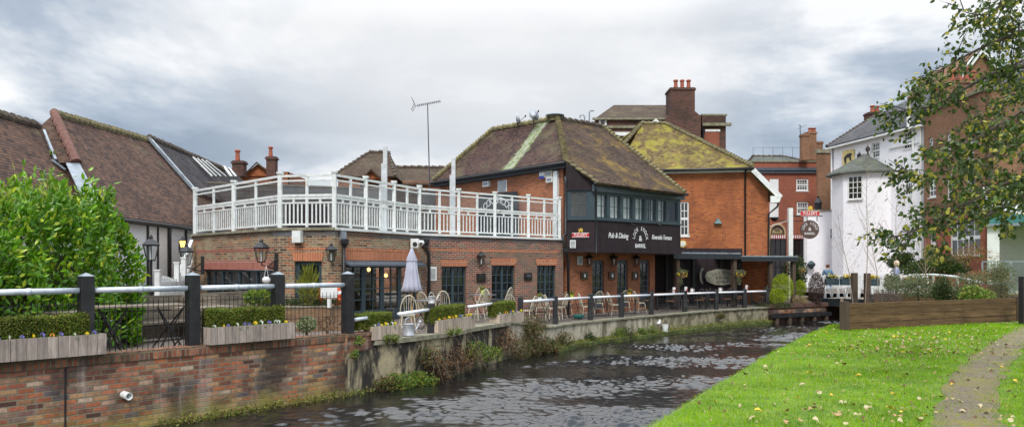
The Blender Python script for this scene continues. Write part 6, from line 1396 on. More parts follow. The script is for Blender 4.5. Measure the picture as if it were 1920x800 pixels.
def planter(a, b, zb, h, depth, label, where, hedge, mat='planter', cols='yvwyvow', nf=8, dd=.0, hh=.36, hd=.26, joints=()):
    f = Fac(a, b); t = empty('wooden_planter', f.w(0, 0, zb), label, 'planter'); seg = [0, *joints, f.L]
    for s0, s1 in zip(seg, seg[1:]):
        mb = MB(f.w); mb.box(s0+.004, s1-.004, -.03, 0, zb, zb+h); mb.build('front_boards', M[mat], t); mb = MB(f.w); mb.box(s0+.004, s1-.004, -depth, -depth+.03, zb, zb+h); mb.box(s0+.004, s0+.034, -depth+.03, -.03, zb, zb+h-.002); mb.box(s1-.034, s1-.004, -depth+.03, -.03, zb, zb+h-.002); mb.build('side_boards', M[mat], t)
    mb = MB(f.w); mb.box(.03, f.L-.03, -depth+.03, -.03, zb, zb+h-.05); mb.build('soil', M['earth'], t)
    h0, h1 = hedge; ht = empty('clipped_hedge', f.w(h0, -.1, zb+h), 'clipped box hedge growing in the '+where, 'hedge'); z0 = zb+h-.06; z1 = z0+hh; d0 = -.10; d1 = -.10-hd
    mb = MB(f.w); mb.box(h0+.03, h1-.03, d1+.03, d0-.03, z0, z1-.03); mb.build('shade_core', core, ht)
    r = np.random.default_rng(int(h1*1000)+int(zb*99)); n = int(5200*(h1-h0)*hh/.36)+900; u = r.uniform(h0, h1, n); d = r.uniform(d1, d0, n); z = r.uniform(z0, z1, n)
    face = r.integers(0, 5, n); d[face < 2] = d0+r.normal(0, .012, (face < 2).sum()); z[face == 2] = z1+r.normal(0, .012, (face == 2).sum()); u[face == 3] = h1+r.normal(0, .01, (face == 3).sum()); u[face == 4] = h0+r.normal(0, .01, (face == 4).sum())
    z += .012*np.sin(u*9)+.008*np.sin(u*23); A = np.array(f.a); T = np.array(f.t); N_ = np.array(f.n); pts = A+np.outer(u, T)+np.outer(d, N_)+np.outer(z, [0, 0, 1])
    V, Fc = leaves(pts, .032, .019, spread=1, dirs=np.array([[0, -.5, .6]]), rng_=r); np_mesh('foliage', V, Fc, box_l, ht)
    key = dict(y='yellow', v='violet', w='white', o='orange', r='red'); rr = random.Random(len(where)+int(f.L*10))
    for i in range(nf):
        u = .08+(f.L-.16)*(i+rr.uniform(.2, .8))/nf; put_pansy(f.w(u, -.055+rr.uniform(-.02, .02), zb+h-.03), key[cols[i % len(cols)]], where, rr.uniform(.9, 1.4))
def planters():
    o = BRN*.10
    def bp(px): q = on_plane(px, YH, BR0+BRN*.13, BRN); return Vector((q.x, q.y, 0))
    a = bp(-330); b = bp(200); planter(a, b, .256, .325, .36, 'long weathered wooden planter at the far left on the brick wall', 'planter at the far left', (0.05, (bp(170)-a).length), nf=22, cols='yvwvyvovwyv', hh=.36, joints=((bp(20)-a).length,))
    a = bp(394); b = bp(553); L = (b-a).length; planter(a, b, .256, .31, .36, 'weathered wooden planter in two sections on the middle of the brick wall', 'middle planter on the brick wall', (.06, (bp(538)-a).length), nf=12, cols='wyvwvvywvw', joints=((bp(516)-a).length,), hh=.36)
    def cp(px, d=.02): return in_pt(px, -d)
    a = in_pt(699, -.06); b = in_pt(752, .0); planter(a, b, .05, .30, .32, 'pale wooden planter at the joint of brick and stained wall', 'planter beside the watering can', (-.30, (in_pt(739, 0)-a).length), mat='planter2', nf=7, cols='wvyywwy', hh=.33, joints=(.42,))
    a = in_pt(822, .03); b = in_pt(891, .03); planter(a, b, .05, .30, .34, 'pale wooden planter between two low black posts above the stained wall', 'planter above the stained wall', (-.05, (in_pt(880, 0)-a).length), mat='planter2', nf=9, cols='yoyoyvwyy', hh=.36)
    a = in_pt(937, .0); b = in_pt(983, .0); planter(a, b, .05-.08, .32, .34, 'small pale wooden planter farthest along the terrace edge', 'farthest planter', (-.05, (in_pt(972, 0)-a).length), mat='planter2', nf=7, cols='woovyvy', hh=.38)
planters()
# ---------------------------------------------------------------- terrace furniture
def chair_proto(mat, nm, seat_mat=None):
    t = empty(nm, (0, 0, 0)); sm = seat_mat or mat
    mb = MB(); n = 14; q = [(.21*math.cos(a)*(1 if math.cos(a) > 0 else .95), .20*math.sin(a), .44) for a in np.linspace(0, 2*math.pi, n+1)[:-1]]; mb.prism(q, (0, 0, -.035)); mb.build('seat', sm, t)
    hp = []
    for a in np.linspace(0, math.pi, 15): x = .20*math.cos(a); z = .44+.47*math.sin(a)**.75 if 0 < a < math.pi else .44; hp.append((x, .17+(z-.44)*.28, z))
    mb = MB(); mb.tube(hp, .014, 6)
    for x in (-.12, -.06, 0, .06, .12): zt = .44+.47*(1-(x/.2)**2)**.4; mb.tube([(x*.75, .17, .44), (x*1.05, .17+(zt-.44)*.28, zt)], .008, 5)
    mb.build('backrest', mat, t, uv=False)
    for sx in (-1, 1):
        for sy in (-1, 1): mb = MB(); mb.tube([(sx*.14, sy*.13, .42), (sx*.20, sy*.20, 0)], [.017, .012], 6); mb.build('leg', mat, t, uv=False)
    mb = MB(); mb.tube([(-.17, -.165, .2), (-.17, .165, .2)], .009, 5); mb.tube([(.17, -.165, .2), (.17, .165, .2)], .009, 5); mb.tube([(-.17, 0, .2), (.17, 0, .2)], .009, 5); mb.build('stretcher', mat, t, uv=False); return t
def table_proto():
    t = empty('bistro_table', (0, 0, 0)); mb = MB(); mb.box(-.31, .31, -.31, .31, .715, .735); mb.build('table_top', plain('grey_table_top', (.16, .16, .17), .5, var=.2), t, bevel=.004)
    for y in (-.24, .24): mb = MB(); mb.tube([(-.27, y, .71), (.27, y, 0)], .012, 6); mb.tube([(.27, y, .71), (-.27, y, 0)], .012, 6); mb.build('leg', M['iron'], t, uv=False)
    mb = MB(); mb.tube([(0, -.24, .36), (0, .24, .36)], .01, 5); mb.tube([(-.27, -.24, .02), (-.27, .24, .02)], .01, 5); mb.tube([(.27, -.24, .02), (.27, .24, .02)], .01, 5); mb.build('stretcher', M['iron'], t, uv=False); return t
def inst(proto, used, c, rz, label, cat, group, s=1):
    o = proto if not used else copy_tree(proto); used.append(1); o.location = c; o.rotation_euler = (0, 0, rz); o.scale = (s, s, s); return tag(o, label, cat, group)
def furniture():
    ch = chair_proto(M['cream'], 'windsor_chair'); cu = []; tb = table_proto(); tu = []
    def fp(px, d): p = in_pt(px, d); p.z = floor_z(px) if px > 1030 or px < 950 else FR_; p.z = p.z if p.z > 0 else p.z; return p
    T = [(798, 1.2), (905, 1.3), (1012, 1.2), (1072, 1.2), (1127, 1.2), (1180, 1.15)]
    for i, (px, d) in enumerate(T): p = fp(px, d); inst(tb, tu, p, R(40+7*i), 'grey folding bistro table with crossed legs, ' + ['nearest, behind the watering can', 'between the two farther planters', 'first past the last planter', 'below the last casement window', 'before the first arched door', 'before the second arched door'][i], 'table', 'bistro tables on the terrace')
    C = [(764, .85, 15), (803, 2.0, -35), (829, 2.2, 10), (893, 1.1, 60), (926, 1.25, -60), (902, 2.1, 5), (944, 1.6, 60), (958, 2.3, -10), (988, 1.25, 70), (1036, 1.2, -75), (1014, 2.3, -5), (1050, 1.3, 60), (1063, 2.2, 0), (1099, 1.05, -80), (1122, 2.2, 5), (1152, 1.0, -75), (1172, 2.1, 0), (1200, 1.1, -70)]
    W = ['nearest the camera, seen from behind', 'behind the nearest table', 'under the first casement window beside the kettle post', 'left of the second table', 'right of the second table', 'beyond the second table', 'half hidden left of the last small hedge', 'behind the last small hedge', 'left of the third table', 'facing left at the third table', 'beyond the third table', 'left of the fourth table, near the downpipe', 'beyond the fourth table', 'facing left at the fourth table', 'beyond the table at the first arched door', 'facing left before the second arched door', 'beyond the sixth table', 'last, in front of the third arched door']
    for (px, d, a), w in zip(C, W): inst(ch, cu, fp(px, d), R(180+a), 'cream hoop backed chair ' + w, 'chair', 'cream hoop backed chairs')
    # umbrella
    p = fp(772, 1.6); t = empty('closed_parasol', p, 'closed grey lilac parasol on a wooden pole among the cream chairs', 'parasol'); fab = plain('grey_lilac_canvas', (.42, .42, .50), .9, var=.12, scale=4)
    k = p.y/19.5; z = lambda py: P(0, py, p.y).z
    mb = MB(); mb.tube([p, (p.x, p.y, z(480))], .026, 8); mb.build('pole', plain('honey_wood', (.55, .30, .08), .5), t)
    def folds(prof, n=9, seed=1):
        mb = MB(); kk = 4*n; rr = random.Random(seed)
        for r_, zz, dp in prof:
            for j in range(kk): a = 2*math.pi*j/kk; q = r_*(1+dp*math.cos(a*n)); mb.v.append(Vector((p.x+q*math.cos(a), p.y+q*math.sin(a), zz-(.10*dp*3*math.cos(a*n)*r_))))
        for i in range(len(prof)-1):
            for j in range(kk): mb.f.append((i*kk+j, i*kk+(j+1) % kk, (i+1)*kk+(j+1) % kk, (i+1)*kk+j))
        mb.f.append(tuple(reversed(range(kk)))); return mb
    folds([(.02, z(465), 0), (.05, z(470), .1), (.12, z(484), .12), (.135, z(489), .15)]).build('vent_canopy', fab, t, True)
    folds([(.05, z(487), .05), (.12, z(490), .12), (.15, z(510), .16), (.20, z(535), .2), (.245, z(543), .22), (.12, z(547), .2)]).build('canopy', fab, t, True)
    # watering can (galvanised) on the coping
    c = G(765, 628, .1); c = in_pt(764, .1); c.z = .10-.0; c.z = .05; gal = plain('galvanised_steel', (.55, .56, .60), .45, metal=.4, var=.2, scale=9)
    def can(c, s, label, rz, mat, lid=False):
        t = empty('watering_can', c, label, 'watering can'); w = lambda x, y, z_: c+Matrix.Rotation(rz, 3, 'Z') @ Vector((x, y, z_))*s
        mb = MB(); mb.lathe(c, [(.135*s, 0), (.14*s, .02*s), (.13*s, .04*s), (.125*s, .27*s), (.135*s, .28*s), (.115*s, .285*s)], 20); mb.build('body', mat, t, True)
        mb = MB(); mb.tube([w(.12, 0, .07), w(.22, 0, .16), w(.31, 0, .30)], [.025*s, .02*s, .016*s], 8); mb.tube([w(.30, 0, .28), w(.335, 0, .33)], [.02*s, .04*s], 10); mb.tube([w(.12, 0, .25), w(.27, 0, .245)], .006*s, 5); mb.build('spout', mat, t, True)
        mb = MB(); mb.tube([w(-.10, 0, .27)]+[w(.10*math.cos(a)-.0, 0, .28+.15*math.sin(a)) for a in np.linspace(math.pi, 0, 9)], .009*s, 6); mb.tube([w(-.12, 0, .24), w(-.2, 0, .2), w(-.19, 0, .1), w(-.12, 0, .06)], .009*s, 6); mb.build('handle', mat, t, True)
    can(in_pt(766, .14)+Vector((0, 0, .052)), 1.0, 'dull galvanised watering can standing on the coping below the nearest chair', R(40), gal)
    q = in_pt(809, .25); can(Vector((q.x, q.y, .765)), .62, 'small bright metal can perched on top of a low black post', R(25), plain('bright_steel', (.72, .72, .72), .3, metal=.5))
    # pots with yellow-green plants on tables
    for i, (px, d) in enumerate([(905, 1.3), (1072, 1.2), (1180, 1.15), (1012, 1.2)]):
        p = fp(px, d)+Vector((0, 0, .737)); t = empty('table_plant', p, ['potted plant in a lime tin on the second table', 'yellow leaved potted plant on the fourth table', 'potted plant in a mustard pot before the second arched door', 'white teapot shaped pot plant on the third table'][i], 'potted plant'); m = [plain('lime_tin', (.5, .6, .05), .5), plain('lime_tin', (.5, .6, .05)), plain('mustard_pot', (.6, .36, .03), .5), M['white']][i]
        mb = MB(); mb.lathe(p, [(.055, 0), (.07, .13), (.074, .14), (.06, .135)], 12); mb.build('pot', m, t); V, Fc = leaves(clump(tuple(p+Vector((0, 0, .19))), .10, .10, .08, 90, i), .06, .035); np_mesh('foliage', V, Fc, LM['yellow'], t)
    # green watering cans / hose on the floor
    p = fp(1085, .9); t = empty('hose_pot', p, 'low teal green glazed bowl on the terrace floor behind the railing', 'bowl'); mb = MB(); mb.lathe(p, [(.12, 0), (.2, .1), (.21, .16), (.17, .15)], 14); mb.build('bowl', plain('teal_glaze', (.02, .22, .2), .3), t)
    # dark seating under the canopies
    wch = chair_proto(plain('dark_chair_metal', (.05, .05, .05), .5), 'slatted_chair', plain('brown_slats', (.26, .12, .05), .6)); wu = []; tt = []
    t0 = empty('pub_table', (0, 0, 0)); mb = MB(); mb.box(-.55, .55, -.35, .35, .70, .735); mb.build('table_top', plain('brown_table_wood', (.30, .15, .06), .5, var=.3), t0)
    for sx in (-1, 1):
        for sy in (-1, 1): mb = MB(); mb.box(sx*.5-.03, sx*.5+.03, sy*.28-.03, sy*.28+.03, 0, .698); mb.build('leg', M['black'], t0)
    spots = [(1246, 33.2), (1300, 34.2), (1352, 35.3), (1420, 37.6)]
    for i, (px, D) in enumerate(spots):
        p = XY(px, D); p.z = FR_; inst(t0, tt, p, R(15), 'brown pub table in the shade, ' + ['under the bay beside the near canopy post', 'in the left half of the near canopy', 'before the cream lozenge sign', 'under the far canopy'][i], 'table', 'pub tables under the canopies')
        for k, (dx, a) in enumerate(((-.85, 90), (.85, -90), (.1, 8))):
            c = p+Vector((dx, -.1 if k < 2 else -.7, 0)); inst(wch, wu, c, R(180+a), f'brown seated dark framed chair at the {["leftmost", "second", "third", "far canopy"][i]} pub table, ' + ('on its left side', 'on its right side', 'on its river side')[k], 'chair', 'dark framed chairs under the canopies')
    for i, (px, D, c) in enumerate([(1264, 33.2, 'red'), (1286, 34.0, 'red'), (1297, 34.2, 'white'), (1400, 37.3, 'red'), (1441, 37.4, 'red'), (1350, 35.3, 'white')]):
        p = XY(px, D); p.z = FR_+.737; t = empty('menu_card' if c == 'red' else 'white_jug', p, ['white and red menu card, leftmost under the near canopy', 'grey menu card left of the white jug', 'white jug on the second pub table', 'white and red menu card right of the post between the canopies', 'menu cards at the far canopy edge', 'white jug in front of the lozenge sign'][i], 'menu' if c == 'red' else 'jug')
        mb = MB()
        if c == 'red': mb.prism([(p.x-.07, p.y-.03, p.z), (p.x+.07, p.y-.03, p.z), (p.x+.06, p.y+.0, p.z+.26), (p.x-.06, p.y, p.z+.26)], (0, .05, 0)); mb.build('card', M['white'], t); mb = MB(); mb.box(p.x+.02, p.x+.065, p.y-.05, p.y-.035, p.z+.02, p.z+.17); mb.build('red_print', plain('print_red', (.5, .05, .05)), t)
        else: mb.lathe(p, [(.07, 0), (.08, .08), (.06, .14), (.075, .18), (.06, .175)], 12); mb.build('jug_body', M['white'], t); mb = MB(); mb.tube([p+Vector((.07, 0, .15)), p+Vector((.13, 0, .12)), p+Vector((.08, 0, .05))], .01, 5); mb.build('handle', M['white'], t)
    # bucket and lid by the footing
    w = wall_pt(1240); t = empty('white_bucket', w, 'white bucket standing on the mossy footing', 'bucket'); n = Vector((.6, -.8, 0)); c = w+n*.2+Vector((0, 0, -.93)); mb = MB(); mb.lathe(c, [(.11, 0), (.135, .28), (.145, .29), (.12, .285)], 14); mb.build('bucket_body', M['white'], t); mb = MB(); mb.tube([c+Vector((-.14, 0, .27)), c+Vector((-.1, -.1, .12)), c+Vector((.1, -.1, .12)), c+Vector((.14, 0, .27))], .006, 4); mb.build('handle', M['iron'], t)
    c = w+n*.15+Vector((-.28, .0, -.50)); mb = MB(); mb.tube([c, c+Vector((.02, -.04, .02))], .14, 14); tag(mb.build('bucket_lid', M['white']), 'round white lid leaning on the wall above the bucket', 'lid')
furniture()
# ---------------------------------------------------------------- fittings on the pub walls
def lantern(c, nrm, s, label, kind='wall', lit=False, bracket=True):
    t = empty('wall_lantern' if kind == 'wall' else 'lamp_post', c, label, 'lantern' if kind == 'wall' else 'lamp post'); n = Vector(nrm).normalized(); b = c
    k = 6
    mb = MB(); mb.lathe(b, [(.10*s, .0), (.115*s, .03*s)], k); mb.lathe(b, [(.20*s, .36*s), (.22*s, .39*s), (.10*s, .50*s), (.05*s, .53*s), (.05*s, .57*s), (.015*s, .63*s)], k)
    for i in range(k): a = 2*math.pi*i/k; v = Vector((math.cos(a), math.sin(a), 0)); mb.tube([b+v*.105*s+Vector((0, 0, .03*s)), b+v*.19*s+Vector((0, 0, .37*s))], .009*s, 4)
    mb.build('lantern_frame', M['iron'], t)
    mb = MB(); mb.lathe(b, [(.095*s, .032*s), (.175*s, .355*s)], k); mb.build('glass', M['glassC'] if not lit else emit('lit_lantern_glass', (1, .55, .12), 2.2), t)
    mb = MB(); mb.lathe(b, [(.02*s, .03*s), (.02*s, .17*s), (.035*s, .20*s), (.02*s, .28*s)], 8); mb.build('bulb', M['white'] if not lit else emit('lit_lamp_bulb', (1, .7, .25), 6), t)
    if kind == 'wall' and bracket:
        mb = MB(); e = b-n*.42*s; mb.tube([b, b-Vector((0, 0, .06*s)), b-n*.2*s-Vector((0, 0, .10*s)), e+Vector((0, 0, .10*s))], .016*s, 6); mb.tube([b-n*.15*s-Vector((0, 0, .1*s)), e-Vector((0, 0, .18*s))], .014*s, 6); mb.beam(e+Vector((0, 0, .26*s)), e-Vector((0, 0, .26*s)), .09*s, .03*s); mb.build('bracket', M['iron'], t)
    return t
def fittings():
    f = FS[0]
    u = f.at(367)[0]; n = FS[0].n
    lantern(P(349.5, 497, 24.2), Vector((-.9, -.4, 0)), 1.15, 'black lantern on an iron arm at the left corner of the terrace block')
    q = f.at(521, 478); lantern(f.w(f.L-.02, .50, P(0, 492, 21).z), n, 1.1, 'large black lantern on an iron arm between the french doors and small window')
    u, z = FS[2].at(634, 493); lantern(FS[1].w(FS[1].L-.05, .14, z+.05), FS[1].n, .85, 'narrow black lantern beside the lead hopper and downpipe')
    u, z = FS[3].at(898, 496); lantern(FS[3].w(u, .14, z), FS[3].n, .8, 'black lantern between the first two casement windows')
    for i, px in enumerate((1100, 1146, 1189)): u, z = GF.at(px, 497); lantern(GF.w(u, .15, z), GF.n, .8, ['black lantern left of the first arched door', 'black lantern between the first and second arched doors', 'black lantern left of the third arched door'][i], bracket=True)
    lantern(P(342, 464, 25.4), Vector((.6, -.6, 0)), .62, 'small lit amber lantern on the white timbered wall', lit=True)
    b = XY(283, 20.5); z = P(0, 489, 20.5).z; t = lantern(Vector((b.x, b.y, z)), (0, -1, 0), 1.15, 'black lamp post with lantern standing at the hedge end', 'post'); mb = MB(); mb.lathe(Vector((b.x, b.y, 0)), [(.12, 0), (.12, .3), (.06, .4), (.045, .9), (.07, 1.0), (.07, 1.1), (.04, 1.15), (.035, z)], 10); mb.build('column', M['iron'], t)
    # hanging white basket under the lantern
    c = FS[0].w(FS[0].L+.12, .42, P(0, 525, 21).z); t = empty('hanging_ornament', c, 'pierced white ball hanging from the large lantern arm', 'ornament'); mb = MB(); mb.lathe(c, [(.03, -.12), (.1, -.06), (.12, 0), (.1, .06), (.04, .1)], 12); mb.build('ball', M['white'], t, True); mb = MB(); mb.tube([c+Vector((-.06, 0, .08)), c+Vector((0, 0, .42))], .007, 4); mb.tube([c+Vector((.06, 0, .08)), c+Vector((0, 0, .42))], .007, 4); mb.build('cord', M['white'], t)
    def boxon(name, fac, x0, x1, y0, y1, d, mat, label, cat, face=None, fr_=None):
        h = rect(fac, x0, x1, y0, y1); t = empty(name, fac.w(h[0], 0, h[2]), label, cat); mb = MB(fac.w); mb.box(h[0], h[1], .002, d, h[2], h[3]); mb.build('case', mat, t, bevel=.008)
        if face: e = (h[1]-h[0])*.14; mb = MB(fac.w); mb.box(h[0]+e, h[1]-e, d+.001, d+.012, h[2]+e, h[3]-e); mb.build('face', face, t)
        return t, h
    boxon('loudspeaker', FS[1], 553, 569, 433, 455, .2, M['white'], 'white loudspeaker box above the small window', 'loudspeaker')
    t, h = boxon('loudspeaker', FS[3], 795, 801, 448, 465, .0+.3, M['white'], 'white loudspeaker with black cone above the parasol', 'loudspeaker') if False else (None, None)
    c = P(777, 456, 24.4); fl = Fac(c+Vector((-.13, 0, 0)), c+Vector((.13, -.02, 0))); t = empty('loudspeaker', c, 'white loudspeaker with a round black cone above the parasol', 'loudspeaker'); mb = MB(fl.w); mb.box(0, .26, -.22, 0, c.z-.15, c.z+.15); mb.build('case', M['white'], t, bevel=.01); mb = MB(); mb.tube([fl.w(.15, .0, c.z-.03), fl.w(.15, .02, c.z-.03)], .075, 16); mb.build('cone', M['black'], t)
    c = P(790, 455, 24.3); t = empty('security_camera', c, 'white dome security camera right of the loudspeaker', 'security camera'); mb = MB(); mb.tube([c+Vector((0, .3, 0)), c], .05, 10); mb.lathe(c, [(.02, -.1), (.09, -.04), (.1, .02), (.06, .08)], 12); mb.build('housing', M['white'], t, True); mb = MB(); mb.tube([c+Vector((0, -.08, -.02)), c+Vector((0, -.11, -.03))], .04, 10); mb.build('lens', M['glassD'], t)
    boxon('vent_cover', FS[3], 800, 818, 500, 526, .03, M['white'], 'white framed vent left of the first casement window', 'vent', plain('vent_grey', (.42, .43, .42), .8))
    for i, (x0, x1, y0, y1) in enumerate([(893, 909, 512, 528), (982, 996, 511, 525)]):
        t, h = boxon('menu_board', FS[3], x0, x1, y0, y1, .06, M['boards'], ['dark framed menu board between the first two casement windows', 'dark framed menu board between the last two casement windows'][i], 'menu board', M['glassD'])
    mb = MB(FS[3].w); e = .08; mb.box(h[0]+e, h[1]-e, .073, .075, h[2]+.14, h[3]-.08); mb.build('menu_sheet', M['bluefas'], t)
    for i, (x0, x1) in enumerate([(1088, 1100.5), (1140.5, 1151.5), (1184.5, 1195)]):
        t, h = boxon('menu_board', GF, x0, x1, 509, 524, .06, plain('brown_frame', (.10, .04, .025), .5), ['brown framed menu board left of the first arched door', 'brown framed menu board between first and second arched doors', 'brown framed menu board left of the third arched door'][i], 'menu board', M['glassD'])
        mb = MB(GF.w); m = (h[0]+h[1])/2; mb.box(m-.05, m+.05, .073, .076, h[2]+.1, h[3]-.1); mb.build('menu_sheet', M['white'], t)
    boxon('vent_cover', GF, 1082, 1091, 480, 496, .04, M['white'], 'small white vent tucked under the bay, left of the arched doors', 'vent', M['lead'])
    boxon('meter_box', FL_, 1068.5, 1079.5, 450, 465, .08, M['white'], 'white square box on the dark boards under the red brewery sign', 'box', plain('vent_grey', (.42, .43, .42)))
    # main upper wall
    t, h = boxon('louvre_vent', FB, 934, 951, 338, 360, .03, M['white'], 'white louvred vent on the orange upper wall', 'vent'); mb = MB(FB.w)
    for k in range(9): z = h[2]+.05+(h[3]-h[2]-.1)*k/8; mb.box(h[0]+.05, h[1]-.05, .031, .05, z-.012, z+.012)
    mb.build('louvre', M['lead'], t)
    for i, (x0, x1, y0, y1, lb) in enumerate([(909, 920, 340, 350, 'twin spotlight fitting left of the louvred vent'), (1026, 1039, 320, 332, 'cream floodlight box by the white pipe'), (1028, 1040, 332, 342, 'white sensor under the cream floodlight')]): boxon('floodlight', FB, x0, x1, y0, y1, .14, M['white' if i != 1 else 'cream'], lb, 'floodlight', M['lead'])
    t, h = boxon('alarm_box', FB, 1014, 1024, 321, 334, .1, M['white'], 'white alarm box with a blue base on the upper wall', 'alarm'); mb = MB(FB.w); mb.box(h[0]+.02, h[1]-.02, .105, .12, h[2]-.03, h[2]+.08); mb.build('blue_base', plain('alarm_blue', (.03, .06, .4), .4), t)
    h = rect(FB, 1041, 1048, 321, 372); t = empty('boxed_pipe', FB.w(h[0], 0, h[2]), 'white boxed pipe at the right of the upper wall', 'pipe'); mb = MB(FB.w); mb.box(h[0], h[1]+.02, .003, .12, CZ, h[3]); mb.build('boxing', M['wood_white'], t)
    # terrace banner seen through the balustrade
    fb = FB.off(.12); h = rect(fb, 893, 971, 363, 405); t = empty('terrace_banner', fb.w(h[0], 0, h[2]), 'black banner with arched white letters behind the balustrade glass', 'banner'); mb = MB(fb.w); mb.box(h[0], h[1], 0, .03, CZ+.1, h[3]); mb.build('banner_cloth', M['darkfas'], t)
    mb = MB(); uc = (h[0]+h[1])/2; arc_text(mb, fb, 'LOCK STOCK', uc, h[3]-1.75, 1.45, .42, R(-40), R(40), .035); mb.build('lettering', M['white'], t, uv=False)
    # spot lamps over the sign
    for i, px in enumerate((1178, 1227)):
        u, z = FF.at(px, 424); t = empty('sign_lamp', FF.w(u, 0, z), ['left black lamp over the pub lettering', 'right black lamp over the pub lettering'][i], 'lamp', 'black lamps over the pub lettering'); mb = MB(); mb.tube([FF.w(u-.0, .0, z+.1), FF.w(u, .14, z+.08)], .015, 6); mb.tube([FF.w(u-.05, .14, z+.12), FF.w(u+.16, .18, z+.02)], [.03, .055], 10); mb.build('lamp_body', M['iron'], t)
    # pendant bulbs inside french doors
    for i, (px, py) in enumerate(((659.5, 517), (691.5, 505), (723.5, 516))):
        c = on_plane(px, py, FS[2].w(0, -.7, 0), FS[2].n); t = empty('pendant_lamp', c, ['amber bulb behind the french doors, beside the tall black post', 'amber bulb behind the middle of the french doors', 'amber bulb behind the french doors left of the parasol'][i], 'lamp', 'amber bulbs inside the french doors'); mb = MB(); mb.lathe(c, [(.02, -.06), (.05, -.02), (.05, .02), (.02, .06)], 10); mb.build('bulb', emit('amber_bulb', (1, .4, .08), 7), t, True); mb = MB(); mb.tube([c+Vector((0, 0, .06)), c+Vector((0, 0, .5))], .006, 4); mb.build('cord', M['iron'], t)
    # hanging baskets
    for i, (px, py, D) in enumerate(((1279, 515, 33.2), (1387.5, 515, 35.0), (1508-4, 506, 46))):
        c = P(px, py+2, D); t = empty('hanging_basket', c, ['hanging basket on the left post of the near canopy', 'hanging basket on the right post of the near canopy', 'hanging basket beyond the far canopy'][i], 'hanging basket', 'hanging baskets'); s = .9
        mb = MB(); mb.lathe(c, [(.05*s, -.12*s), (.17*s, -.06*s), (.21*s, .05*s), (.2*s, .06*s)], 12); mb.build('basket', plain('coir', (.30, .15, .05), .95), t); V, Fc = leaves(np.concatenate([clump(tuple(c+Vector((0, 0, .14))), .27, .25, .17, 420, i), clump(tuple(c-Vector((.1, .15, .2))), .1, .1, .25, 120, i+4)]), .07, .03); np_mesh('foliage', V, Fc, LM['sage'], t)
        V, Fc = leaves(clump(tuple(c+Vector((0, -.15, .08))), .25, .12, .12, 24, i), .05, .05); np_mesh('flower', V, Fc, PET['yellow'], t); mb = MB(); mb.tube([c+Vector((-.18, 0, .05)), c+Vector((0, 0, .6))], .006, 4); mb.tube([c+Vector((.18, 0, .05)), c+Vector((0, 0, .6))], .006, 4); mb.build('chain', M['iron'], t)
fittings()
